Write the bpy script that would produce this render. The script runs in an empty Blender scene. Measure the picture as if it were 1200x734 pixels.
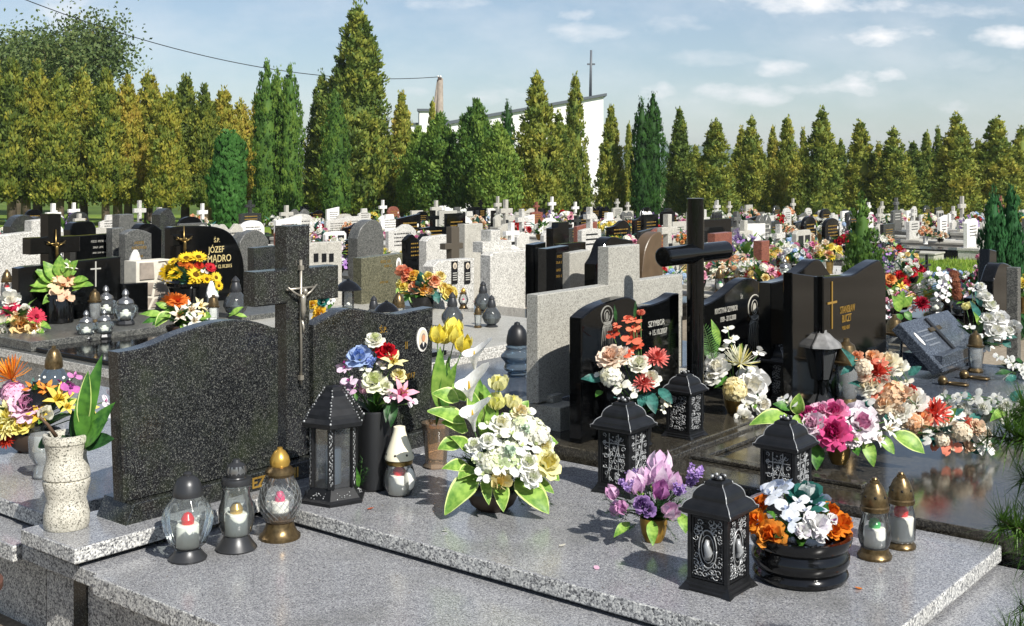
import bpy, bmesh, math, random
from mathutils import Vector, Matrix, Quaternion
R = math.radians
PI = math.pi
random.seed(7)
rnd = random.random
def ru(a, b): return a + (b - a) * random.random()

# ---------------------------------------------------------------- camera calibration (photo is 1200 x 734)
F = 1391.0; H = 1.85; YH = 195.0; CX = 600.0
UX = Vector((0.7776, -0.6288, 0)); VX = Vector((0.6288, 0.7776, 0))
TH = math.atan2(-0.6288, 0.7776)
O0 = Vector((-1.4993, 4.2389, 0))
def W(u, v, z=0.0): return O0 + UX * u + VX * v + Vector((0, 0, z))          # grave-grid metres to world
def P(px, py, d): return Vector(((px - CX) * d / F, d, H - (py - YH) * d / F))
def G(px, py, z):
    d = F * (H - z) / (py - YH)
    return Vector(((px - CX) * d / F, d, z))
def gz(y): return -.024 * min(max(0, y - 10), 90)      # the cemetery falls away gently beyond the near graves
def GG(px, py, h):
    z = h
    for _ in range(12):
        q = G(px, py, z); z = h + gz(q.y)
    return Vector((q.x, q.y, z))
def pix(p): return (CX + F * p.x / p.y, YH + F * (H - p.z) / p.y)

S = bpy.context.scene
COL = S.collection
# ---------------------------------------------------------------- materials
MATS = {}
def lin(c):
    c = c.lstrip('#'); o = []
    for i in (0, 2, 4):
        x = int(c[i:i+2], 16) / 255
        o.append(x / 12.92 if x <= 0.04045 else ((x + 0.055) / 1.055) ** 2.4)
    return o
def col(c): return (*(lin(c) if isinstance(c, str) else c), 1)
def newmat(name):
    m = bpy.data.materials.new(name); m.use_nodes = True
    nt = m.node_tree
    return m, nt, nt.nodes['Principled BSDF']
def node(nt, t, **kw):
    n = nt.nodes.new(t)
    for k, v in kw.items():
        if k.startswith('i_'):
            n.inputs[k[2:].replace('_', ' ')].default_value = v
        else: setattr(n, k, v)
    return n
def ramp(nt, stops, interp='LINEAR'):
    r = nt.nodes.new('ShaderNodeValToRGB'); r.color_ramp.interpolation = interp
    e = r.color_ramp.elements
    while len(e) < len(stops): e.new(0.5)
    for i, (p, c) in enumerate(stops):
        e[i].position = p; e[i].color = col(c) if not isinstance(c, (int, float)) else (c, c, c, 1)
    return r
def mat(name, c, rough=0.5, metal=0.0, spec=0.5, var=0.0, vs=20.0, bump=0.0, coat=0.0):
    key = (name, str(c), rough, metal)
    if key in MATS: return MATS[key]
    m, nt, b = newmat(name)
    b.inputs['Base Color'].default_value = col(c); b.inputs['Roughness'].default_value = rough
    b.inputs['Metallic'].default_value = metal; b.inputs['Specular IOR Level'].default_value = spec
    if coat: b.inputs['Coat Weight'].default_value = coat
    if var or bump:
        tc = node(nt, 'ShaderNodeTexCoord')
        nz = node(nt, 'ShaderNodeTexNoise', i_Scale=vs, i_Detail=4.0)
        nt.links.new(tc.outputs['Object'], nz.inputs['Vector'])
        if var:
            k = col(c)
            r = ramp(nt, [(0.3, [x * (1 - var) for x in k[:3]]), (0.7, [min(1, x * (1 + var)) for x in k[:3]])])
            nt.links.new(nz.outputs['Fac'], r.inputs['Fac']); nt.links.new(r.outputs['Color'], b.inputs['Base Color'])
        if bump:
            bp = node(nt, 'ShaderNodeBump', i_Strength=bump, i_Distance=0.01)
            nt.links.new(nz.outputs['Fac'], bp.inputs['Height']); nt.links.new(bp.outputs['Normal'], b.inputs['Normal'])
    MATS[key] = m
    return m
def granite(name, stops, scale=160, rough=0.15, stain=None, stain_amt=0.5, spec=0.5, bump=0.0, rvar=0.12, sscale=2.5):
    if name in MATS: return MATS[name]
    m, nt, b = newmat(name); L = nt.links.new
    tc = node(nt, 'ShaderNodeTexCoord')
    v1 = node(nt, 'ShaderNodeTexVoronoi', i_Scale=scale)
    v2 = node(nt, 'ShaderNodeTexVoronoi', i_Scale=scale * 2.3)
    L(tc.outputs['Object'], v1.inputs['Vector']); L(tc.outputs['Object'], v2.inputs['Vector'])
    s1 = node(nt, 'ShaderNodeSeparateColor'); s2 = node(nt, 'ShaderNodeSeparateColor')
    L(v1.outputs['Color'], s1.inputs[0]); L(v2.outputs['Color'], s2.inputs[0])
    mx = node(nt, 'ShaderNodeMath', operation='MULTIPLY_ADD'); mx.inputs[1].default_value = 0.38
    sc = node(nt, 'ShaderNodeMath', operation='MULTIPLY'); sc.inputs[1].default_value = 0.62
    L(s1.outputs[0], sc.inputs[0]); L(s2.outputs[0], mx.inputs[0]); L(sc.outputs[0], mx.inputs[2])
    r = ramp(nt, stops); L(mx.outputs[0], r.inputs['Fac'])
    nz = node(nt, 'ShaderNodeTexNoise', i_Scale=sscale, i_Detail=8.0, i_Roughness=0.65)
    L(tc.outputs['Object'], nz.inputs['Vector'])
    out = r.outputs['Color']
    if stain:
        rr = ramp(nt, [(0.48, 0.0), (0.72, stain_amt)])
        L(nz.outputs['Fac'], rr.inputs['Fac'])
        mm = node(nt, 'ShaderNodeMix', data_type='RGBA'); mm.inputs['B'].default_value = col(stain)
        L(rr.outputs['Color'], mm.inputs['Factor']); L(out, mm.inputs['A']); out = mm.outputs['Result']
    L(out, b.inputs['Base Color'])
    rn = node(nt, 'ShaderNodeMapRange'); rn.inputs['From Min'].default_value = 0.35; rn.inputs['From Max'].default_value = 0.7
    rn.inputs['To Min'].default_value = rough; rn.inputs['To Max'].default_value = rough + rvar
    L(nz.outputs['Fac'], rn.inputs['Value']); L(rn.outputs['Result'], b.inputs['Roughness'])
    b.inputs['Specular IOR Level'].default_value = spec
    if bump:
        bp = node(nt, 'ShaderNodeBump', i_Strength=bump, i_Distance=0.004)
        L(mx.outputs[0], bp.inputs['Height']); L(bp.outputs['Normal'], b.inputs['Normal'])
    MATS[name] = m
    return m
def glassmat(name, tint='#ffffff', op=0.12, dirt=(0.8, 0.8, 0.8)):
    if name in MATS: return MATS[name]
    m, nt, b = newmat(name); L = nt.links.new
    nt.nodes.remove(b); out = nt.nodes['Material Output']
    tr = node(nt, 'ShaderNodeBsdfTransparent'); tr.inputs['Color'].default_value = col(tint)
    gl = node(nt, 'ShaderNodeBsdfGlossy'); gl.inputs['Roughness'].default_value = 0.06; gl.inputs['Color'].default_value = (1, 1, 1, 1)
    df = node(nt, 'ShaderNodeBsdfDiffuse'); df.inputs['Color'].default_value = (*dirt, 1)
    lw = node(nt, 'ShaderNodeFresnel'); lw.inputs['IOR'].default_value = 1.5
    m1 = node(nt, 'ShaderNodeMixShader'); m1.inputs['Fac'].default_value = op
    L(tr.outputs[0], m1.inputs[1]); L(df.outputs[0], m1.inputs[2])
    m2 = node(nt, 'ShaderNodeMixShader'); L(lw.outputs[0], m2.inputs['Fac'])
    L(m1.outputs[0], m2.inputs[1]); L(gl.outputs[0], m2.inputs[2]); L(m2.outputs[0], out.inputs['Surface'])
    MATS[name] = m
    return m
def petalmat(c, var=0.1):
    key = ('petal', str(c))
    if key in MATS: return MATS[key]
    m, nt, b = newmat('petal'); L = nt.links.new
    k = lin(c) if isinstance(c, str) else c
    tc = node(nt, 'ShaderNodeTexCoord'); nz = node(nt, 'ShaderNodeTexNoise', i_Scale=5.0, i_Detail=3.0)
    L(tc.outputs['Object'], nz.inputs['Vector'])
    r = ramp(nt, [(0.32, [x * (1 - 1.8 * var) for x in k]), (0.62, [min(.9, x * (1 + var * .4)) for x in k])])
    L(nz.outputs['Fac'], r.inputs['Fac']); L(r.outputs['Color'], b.inputs['Base Color'])
    b.inputs['Roughness'].default_value = 0.75; b.inputs['Specular IOR Level'].default_value = 0.12
    mp = node(nt, 'ShaderNodeMapping'); mp.inputs['Scale'].default_value = (1, 1, .35); L(tc.outputs['Object'], mp.inputs[0])
    wv = node(nt, 'ShaderNodeTexNoise', i_Scale=26.0, i_Detail=5.0, i_Roughness=.7); L(mp.outputs[0], wv.inputs['Vector'])
    bp = node(nt, 'ShaderNodeBump', i_Strength=.25, i_Distance=.05); L(wv.outputs['Fac'], bp.inputs['Height']); L(bp.outputs['Normal'], b.inputs['Normal'])
    tl = node(nt, 'ShaderNodeBsdfTranslucent'); L(r.outputs['Color'], tl.inputs['Color'])
    mx = node(nt, 'ShaderNodeMixShader'); mx.inputs['Fac'].default_value = 0.3
    L(b.outputs[0], mx.inputs[1]); L(tl.outputs[0], mx.inputs[2])
    L(mx.outputs[0], nt.nodes['Material Output'].inputs['Surface'])
    MATS[key] = m
    return m
def leafmat(name, c1, c2, sc=6.0, tr=0.2, rough=0.45):
    if name in MATS: return MATS[name]
    m, nt, b = newmat(name); L = nt.links.new
    tc = node(nt, 'ShaderNodeTexCoord'); nz = node(nt, 'ShaderNodeTexNoise', i_Scale=sc, i_Detail=3.0)
    L(tc.outputs['Object'], nz.inputs['Vector'])
    r = ramp(nt, [(0.35, c1), (0.65, c2)]); L(nz.outputs['Fac'], r.inputs['Fac']); L(r.outputs['Color'], b.inputs['Base Color'])
    b.inputs['Roughness'].default_value = rough; b.inputs['Specular IOR Level'].default_value = 0.35
    tl = node(nt, 'ShaderNodeBsdfTranslucent'); L(r.outputs['Color'], tl.inputs['Color'])
    mx = node(nt, 'ShaderNodeMixShader'); mx.inputs['Fac'].default_value = tr
    L(b.outputs[0], mx.inputs[1]); L(tl.outputs[0], mx.inputs[2])
    L(mx.outputs[0], nt.nodes['Material Output'].inputs['Surface'])
    MATS[name] = m
    return m
def crownmat(name, stops, tr=0.25):
    """foliage: each leaf's own random tint ('tint' attribute) plus slow patches, plus a shift per tree"""
    if name in MATS: return MATS[name]
    m, nt, b = newmat(name); L = nt.links.new
    at = node(nt, 'ShaderNodeAttribute', attribute_name='tint')
    oi = node(nt, 'ShaderNodeObjectInfo')
    tc = node(nt, 'ShaderNodeTexCoord'); nz = node(nt, 'ShaderNodeTexNoise', i_Scale=1.6, i_Detail=3.0)
    L(tc.outputs['Object'], nz.inputs['Vector'])
    a = node(nt, 'ShaderNodeMath', operation='MULTIPLY_ADD'); a.inputs[1].default_value = 0.45
    L(at.outputs['Fac'], a.inputs[0])
    b2 = node(nt, 'ShaderNodeMath', operation='MULTIPLY_ADD'); b2.inputs[1].default_value = 0.9; b2.inputs[2].default_value = -0.22
    L(nz.outputs['Fac'], b2.inputs[0]); L(b2.outputs[0], a.inputs[2])
    c = node(nt, 'ShaderNodeMath', operation='MULTIPLY_ADD'); c.inputs[1].default_value = 0.34; c.inputs[2].default_value = -0.15
    L(oi.outputs['Random'], c.inputs[0])
    d = node(nt, 'ShaderNodeMath', operation='ADD'); L(a.outputs[0], d.inputs[0]); L(c.outputs[0], d.inputs[1])
    r = ramp(nt, stops); L(d.outputs[0], r.inputs['Fac']); L(r.outputs['Color'], b.inputs['Base Color'])
    b.inputs['Roughness'].default_value = 0.6; b.inputs['Specular IOR Level'].default_value = 0.25
    tl = node(nt, 'ShaderNodeBsdfTranslucent'); L(r.outputs['Color'], tl.inputs['Color'])
    mx = node(nt, 'ShaderNodeMixShader'); mx.inputs['Fac'].default_value = tr
    L(b.outputs[0], mx.inputs[1]); L(tl.outputs[0], mx.inputs[2])
    L(mx.outputs[0], nt.nodes['Material Output'].inputs['Surface'])
    MATS[name] = m
    return m

# ---------------------------------------------------------------- mesh builder
class MB:
    def __init__(s): s.v = []; s.f = []; s.m = []; s.s = []; s.t = []
    def add(s, vs, fs, m, smooth=False, tint=None):
        o = len(s.v); s.v.extend([Vector(p) for p in vs])
        for f in fs:
            s.f.append([i + o for i in f]); s.m.append(m); s.s.append(smooth); s.t.append(tint)
        return s
    def join(s, b, M):
        o = len(s.v); s.v.extend([M @ p for p in b.v]); s.f.extend([[i + o for i in f] for f in b.f])
        s.m.extend(b.m); s.s.extend(b.s); s.t.extend(b.t); return s
    def box(s, x0, x1, y0, y1, z0, z1, m, bev=0.0, mside=None):
        bm = bmesh.new(); bmesh.ops.create_cube(bm, size=1)
        for v in bm.verts:
            v.co = ((x0 + x1) / 2 + v.co.x * (x1 - x0), (y0 + y1) / 2 + v.co.y * (y1 - y0), (z0 + z1) / 2 + v.co.z * (z1 - z0))
        if bev: bmesh.ops.bevel(bm, geom=bm.edges[:], offset=bev, segments=2, affect='EDGES', profile=0.5)
        bm.verts.index_update(); bm.normal_update()
        o = len(s.v); s.v.extend([v.co.copy() for v in bm.verts])
        for f in bm.faces:
            s.f.append([v.index + o for v in f.verts])
            s.m.append(mside if (mside and abs(f.normal.z) < 0.6) else m); s.s.append(False); s.t.append(None)
        bm.free(); return s
    def prism(s, pts, x0, x1, m, bev=0.006, axis='x', mside=None):
        """outline pts in (y,z), extruded along x from x0 to x1 (chamfered); counter-clockwise seen from +x"""
        n = len(pts)
        def inset(d):
            out = []
            for i in range(n):
                a = Vector(pts[i - 1]); b = Vector(pts[i]); c = Vector(pts[(i + 1) % n])
                e1 = (b - a).normalized(); e2 = (c - b).normalized()
                n1 = Vector((-e1.y, e1.x)); n2 = Vector((-e2.y, e2.x)); nn = (n1 + n2)
                if nn.length < 1e-6: nn = n1
                nn.normalize(); k = d / max(0.35, nn.dot(n1)); out.append(b + nn * k)
            return out
        ins = inset(bev)
        rings = [(x0, ins), (x0 + bev, pts), (x1 - bev, pts), (x1, ins)]
        vs = []
        for x, pp in rings: vs += [(x, p[0], p[1]) for p in pp]
        fs = [list(range(n))[::-1], [3 * n + i for i in range(n)]]
        s.add(vs, fs, m); o = len(s.v) - 4 * n
        for k in range(3):
            for i in range(n):
                j = (i + 1) % n
                s.f.append([o + k * n + i, o + k * n + j, o + (k + 1) * n + j, o + (k + 1) * n + i])
                s.m.append(mside if (mside and k == 1) else m); s.s.append(False); s.t.append(None)
        return s
    def lathe(s, prof, m, n=24, c=(0, 0, 0), smooth=True, rot=0.0, flute=0.0, fn=12, fz=None):
        segs = [[prof[0]]]
        for i in range(1, len(prof)):
            segs[-1].append(prof[i])
            if i < len(prof) - 1:
                a = math.atan2(prof[i][1] - prof[i-1][1], prof[i][0] - prof[i-1][0])
                b = math.atan2(prof[i+1][1] - prof[i][1], prof[i+1][0] - prof[i][0])
                d = abs((a - b + PI) % (2 * PI) - PI)
                if d > 0.6 or not smooth: segs.append([prof[i]])
        for sg in segs:
            vs = []; fs = []
            for (r, z) in sg:
                for k in range(n):
                    a = rot + 2 * PI * k / n
                    rr = r
                    if flute and (fz is None or fz[0] < z < fz[1]): rr = r * (1 + flute * math.cos(fn * a))
                    vs.append((c[0] + rr * math.cos(a), c[1] + rr * math.sin(a), c[2] + z))
            for i in range(len(sg) - 1):
                for k in range(n):
                    l = (k + 1) % n
                    fs.append([i * n + k, i * n + l, (i + 1) * n + l, (i + 1) * n + k])
            s.add(vs, fs, m, smooth)
        if prof[0][0] > 1e-4: s.add([(c[0] + prof[0][0] * math.cos(rot + 2 * PI * k / n), c[1] + prof[0][0] * math.sin(rot + 2 * PI * k / n), c[2] + prof[0][1]) for k in range(n)], [list(range(n))[::-1]], m)
        if prof[-1][0] > 1e-4: s.add([(c[0] + prof[-1][0] * math.cos(rot + 2 * PI * k / n), c[1] + prof[-1][0] * math.sin(rot + 2 * PI * k / n), c[2] + prof[-1][1]) for k in range(n)], [list(range(n))], m)
        return s
    def tube(s, pts, rad, m, n=6, smooth=True):
        pts = [Vector(p) for p in pts]
        if not isinstance(rad, (list, tuple)): rad = [rad] * len(pts)
        vs = []; fs = []
        up = Vector((0.13, 0.31, 0.94))
        for i, p in enumerate(pts):
            d = (pts[min(i + 1, len(pts) - 1)] - pts[max(i - 1, 0)])
            if d.length < 1e-9: d = Vector((0, 0, 1))
            d.normalize(); a = d.cross(up)
            if a.length < 0.05: a = d.cross(Vector((1, 0, 0)))
            a.normalize(); b = d.cross(a)
            for k in range(n):
                t = 2 * PI * k / n; vs.append(p + (a * math.cos(t) + b * math.sin(t)) * rad[i])
        for i in range(len(pts) - 1):
            for k in range(n):
                l = (k + 1) % n; fs.append([i * n + k, i * n + l, (i + 1) * n + l, (i + 1) * n + k])
        fs.append(list(range(n))[::-1]); fs.append([(len(pts) - 1) * n + k for k in range(n)])
        return s.add(vs, fs, m, smooth)
    def ball(s, c, r, m, n=8, k=6, sc=(1, 1, 1)):
        vs = []; fs = []
        for i in range(k + 1):
            t = PI * i / k
            for j in range(n):
                a = 2 * PI * j / n
                vs.append((c[0] + r * sc[0] * math.sin(t) * math.cos(a), c[1] + r * sc[1] * math.sin(t) * math.sin(a), c[2] + r * sc[2] * math.cos(t)))
        for i in range(k):
            for j in range(n):
                l = (j + 1) % n; fs.append([i * n + j, (i + 1) * n + j, (i + 1) * n + l, i * n + l])
        return s.add(vs, fs, m, True)
    def mesh(s, name):
        me = bpy.data.meshes.new(name)
        me.from_pydata([tuple(v) for v in s.v], [], s.f)
        ml = []; idx = {}
        for m in s.m:
            if m.name not in idx: idx[m.name] = len(ml); ml.append(m); me.materials.append(m)
        me.polygons.foreach_set('material_index', [idx[m.name] for m in s.m])
        me.polygons.foreach_set('use_smooth', s.s)
        if any(t is not None for t in s.t):
            at = me.attributes.new('tint', 'FLOAT', 'FACE'); at.data.foreach_set('value', [t or 0.0 for t in s.t])
        me.update(); return me
    def build(s, name, parent=None, loc=(0, 0, 0), rz=0.0, sc=1.0):
        return place(s.mesh(name), name, parent, loc, rz, sc)
CHILD = {}
def reg(o, p): CHILD.setdefault(p.name, []).append(o)
def KIDS(o): return list(CHILD.get(o.name, []))
def place(me, name, parent=None, loc=(0, 0, 0), rz=0.0, sc=1.0, M=None):
    o = bpy.data.objects.new(name, me); COL.objects.link(o)
    if parent is not None: o.parent = parent; reg(o, parent)
    if M is not None: o.matrix_basis = M
    else:
        o.location = loc; o.rotation_euler = (0, 0, rz); o.scale = (sc, sc, sc) if not hasattr(sc, '__len__') else sc
    return o
def tag(o, label=None, cat=None, group=None, kind=None):
    if label: o['label'] = label
    if cat: o['category'] = cat
    if group: o['group'] = group
    if kind: o['kind'] = kind
    return o
def thing(name, label, cat, loc=(0, 0, 0), rz=0.0, group=None, sc=1.0):
    o = bpy.data.objects.new(name, None); COL.objects.link(o)
    o.empty_display_size = 0.1; o.location = loc; o.rotation_euler = (0, 0, rz); o.scale = (sc, sc, sc)
    return tag(o, label, cat, group)
def dup(root, loc, rz, label=None, group=None, sc=None, cat=None):
    r = root.copy(); COL.objects.link(r); r.location = loc; r.rotation_euler = (0, 0, rz)
    if sc: r.scale = (sc, sc, sc) if not hasattr(sc, '__len__') else sc
    tag(r, label, cat, group)
    for ch in KIDS(root):
        c = ch.copy(); COL.objects.link(c); c.parent = r; reg(c, r)
        for g in KIDS(ch):
            e = g.copy(); COL.objects.link(e); e.parent = c; reg(e, c)
    return r
TXT = {}
def text(mb, s, size, org, m, align='CENTER', depth=0.0016, bold=0.0, squeeze=1.0):
    """carved letters on a face looking along +x: text runs along +y, up is +z; org = (x, y, z)"""
    c = bpy.data.curves.new('lettering', 'FONT'); c.body = s; c.align_x = align; c.size = size; c.extrude = depth; c.offset = bold
    c.resolution_u = 3
    o = bpy.data.objects.new('lettering', c)
    me = o.to_mesh()
    mb.add([(org[0] + v.co.z, org[1] + v.co.x * squeeze, org[2] + v.co.y) for v in me.vertices], [list(p.vertices) for p in me.polygons], m)
    o.to_mesh_clear(); bpy.data.objects.remove(o); bpy.data.curves.remove(c)

# ---------------------------------------------------------------- shared materials
GR_TOP = granite('grey_granite_polished', [(0.1, '#404144'), (0.3, '#727377'), (0.55, '#8b8c90'), (0.78, '#a2a3a4'), (0.95, '#c2c2bf')], 250, 0.15, stain='#5f5f5b', stain_amt=0.5, sscale=3.2)
GR_SIDE = granite('grey_granite_sawn', [(0.14, '#2f3032'), (0.3, '#77787a'), (0.5, '#a5a5a4'), (0.7, '#c8c8c4'), (0.9, '#e2e1da')], 150, 0.5, stain='#77756c', stain_amt=0.35, bump=0.3)
GR_DARK = granite('dark_speckled_granite', [(0.3, '#121314'), (0.52, '#1f2022'), (0.68, '#303234'), (0.84, '#51534f'), (0.95, '#7c7c74')], 250, 0.16, stain='#39422a', stain_amt=0.42, sscale=4.5)
GR_DKGREY = granite('mid_grey_granite', [(0.2, '#2c2d2d'), (0.5, '#4b4c4a'), (0.8, '#7c7c76')], 150, 0.3)
GR_TAN = granite('light_warm_granite', [(0.12, '#6b6963'), (0.35, '#96948c'), (0.6, '#aaa89f'), (0.88, '#c2c0b6')], 230, 0.42, stain='#77756a', stain_amt=0.4, bump=0.15)
GR_LIGHT = granite('pale_granite', [(0.15, '#6f6d68'), (0.35, '#a8a6a0'), (0.6, '#c3c1ba'), (0.85, '#dddbd4')], 120, 0.5, stain='#8d8a7e', stain_amt=0.4)
GR_OLIVE = granite('olive_granite', [(0.2, '#37372c'), (0.5, '#5a5947'), (0.8, '#7d7a64')], 150, 0.25)
BLACK = granite('black_polished_granite', [(0.2, '#050606'), (0.7, '#0b0c0d'), (0.95, '#191a1c')], 180, 0.05, rvar=0.08, stain='#141413', stain_amt=0.25, spec=.33)
BROWNBLK = granite('dark_brown_granite_wet', [(0.2, '#1c1a17'), (0.6, '#35322c'), (0.9, '#57534a')], 170, 0.09, rvar=0.1, stain='#4b4738', stain_amt=0.5)
BLUEGREY = granite('slate_blue_granite', [(0.2, '#2a2f37'), (0.6, '#434a54'), (0.9, '#666d77')], 170, 0.18)
MARBLE = granite('white_marble', [(0.1, '#c9c7c0'), (0.5, '#d9d7d1'), (0.9, '#e6e4df')], 40, 0.55, stain='#a3a094', stain_amt=0.5)
CONCR = granite('weathered_concrete', [(0.1, '#8d8a82'), (0.5, '#a8a59b'), (0.9, '#bdbab0')], 90, 0.8, stain='#6f6d62', stain_amt=0.6)
REDBR = granite('red_brown_granite', [(0.15, '#4d2a22'), (0.5, '#7a4536'), (0.9, '#9a6553')], 130, 0.3)
TERRA = granite('terrazzo', [(0.1, '#2d2b26'), (0.24, '#3d3a33'), (0.27, '#aaa698'), (0.6, '#c2beb0'), (0.95, '#d2cec2')], 230, 0.55, stain='#8f8b7c', stain_amt=.4, sscale=9)
IRON = mat('black_iron', '#1d1e20', 0.38, 0.35, var=0.3, vs=30)
IRON_MID = mat('rubbed_iron', '#77797a', 0.4, 0.4)
IRON_HI = mat('worn_iron', '#a0a2a3', 0.35, 0.4)
PLASTIC = mat('black_glazed', '#0d0d0e', 0.12, 0, 0.5)
BLKMATT = mat('black_matt', '#17181a', 0.42)
GREYCAP = mat('grey_plastic', '#38393b', 0.36, .4)
STEEL = mat('worn_steel', '#8b8c8c', 0.3, 0.8)
BRASS = mat('old_brass', '#8a7344', 0.28, 0.85, var=0.3, vs=25)
BRONZE = mat('bronze', '#6b5a3e', 0.33, 0.8, var=0.35, vs=25)
GOLD = mat('gilding', '#caa24e', 0.3, 0.7)
SILVERL = mat('silver_lettering', '#b9b7ae', 0.45, 0.2)
WAX = mat('white_wax', '#ece9e0', 0.5)
REDP = mat('red_plastic', '#c3161c', 0.3)
GREENP = mat('green_plastic', '#2f9a4b', 0.3)
CLEAR = glassmat('clear_glass', '#fafcfb', 0.035)
GLGREEN = glassmat('greenish_glass', '#f3f8f6', 0.05, (0.8, 0.84, 0.83))
GLDIM = glassmat('frosted_glass', '#eef1ef', 0.2, (0.75, 0.78, 0.78))
GLAMB = glassmat('amber_glass', '#f0d0ae', 0.1, (0.85, 0.68, 0.5))
GLBLUE = glassmat('blue_glass', '#8fa3b2', 0.16, (0.32, 0.4, 0.47))
GLSMOKE = glassmat('smoked_glass', '#8f9698', 0.12, (0.35, 0.37, 0.38))
WHITEM = mat('white_plaster', '#e4e2dc', 0.6, var=0.06, vs=8)
JOINT = mat('pale_mortar', '#c9c4b6', 0.85, var=0.1)
FLAG = mat('sandstone_flag', '#8f857a', 0.7, var=0.25, vs=14)
GREEN = leafmat('green_leaf', '#285420', '#558833')
LGREEN = leafmat('light_green_leaf', '#54802e', '#93b552')
EDGE = leafmat('pale_leaf_edge', '#b7cc6c', '#d6e39a')
DGREEN = leafmat('dark_green_leaf', '#173417', '#2f5a2b')
TEAL = leafmat('teal_leaf', '#1d4a44', '#3d7a70')
STEM = mat('stem_green', '#3f5f25', 0.6)
TWIG = mat('dry_twig', '#5b4636', 0.8)
BARK = mat('bark', '#4f4238', 0.9, var=0.35, vs=6, bump=0.6)
# ---------------------------------------------------------------- flowers
SH = {'round': [.35, .85, 1.0, .97, .6], 'point': [.3, .85, 1, .68, .04], 'thin': [.5, .9, 1, .9, .35], 'leaf': [.12, .72, 1, .8, .45, .03], 'wide': [.6, .95, 1, .9, .7]}
def petal(mb, az, r0, z0, L, Wd, e0, e1, m, cup=0.0, n=3, shape='round', ruf=0.0, m0=None, tw=0.0):
    rad = Vector((math.cos(az), math.sin(az), 0)); tan = Vector((-math.sin(az), math.cos(az), 0)); Z = Vector((0, 0, 1))
    if tw: tan = (tan + Z * tw).normalized()
    p = rad * r0 + Z * z0; sh = SH[shape]; vs = []
    for i in range(n + 1):
        s = i / n; q = s * (len(sh) - 1); k = min(int(q), len(sh) - 2); w = Wd * (sh[k] + (sh[k + 1] - sh[k]) * (q - k))
        e = R(e0 + (e1 - e0) * s); d = rad * math.cos(e) + Z * math.sin(e); nn = Z * math.cos(e) - rad * math.sin(e)
        for t in (-1, 0, 1):
            vs.append(p + tan * (t * w / 2) + nn * (cup * t * t * w + (ruf * ru(-1, 1) * s if ruf else 0)))
        p = p + d * (L / n)
    fs = []; ms = []
    for i in range(n):
        for j in (0, 1): fs.append([i * 3 + j, i * 3 + j + 1, i * 3 + j + 4, i * 3 + j + 3])
    if m0 is not None:
        mb.add(vs, fs[:2], m0, True); 
        mb.add(vs, fs[2:], m, True)
    else: mb.add(vs, fs, m, True)
def ring(mb, k, r0, z0, L, Wd, e0, e1, m, off=0.0, j=0.12, **kw):
    for i in range(k):
        petal(mb, 2 * PI * (i + off) / k + ru(-j, j), r0, z0, L * ru(.9, 1.08), Wd * ru(.9, 1.1), e0 + ru(-6, 6), e1 + ru(-8, 8), m, **kw)
FL = {}
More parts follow.
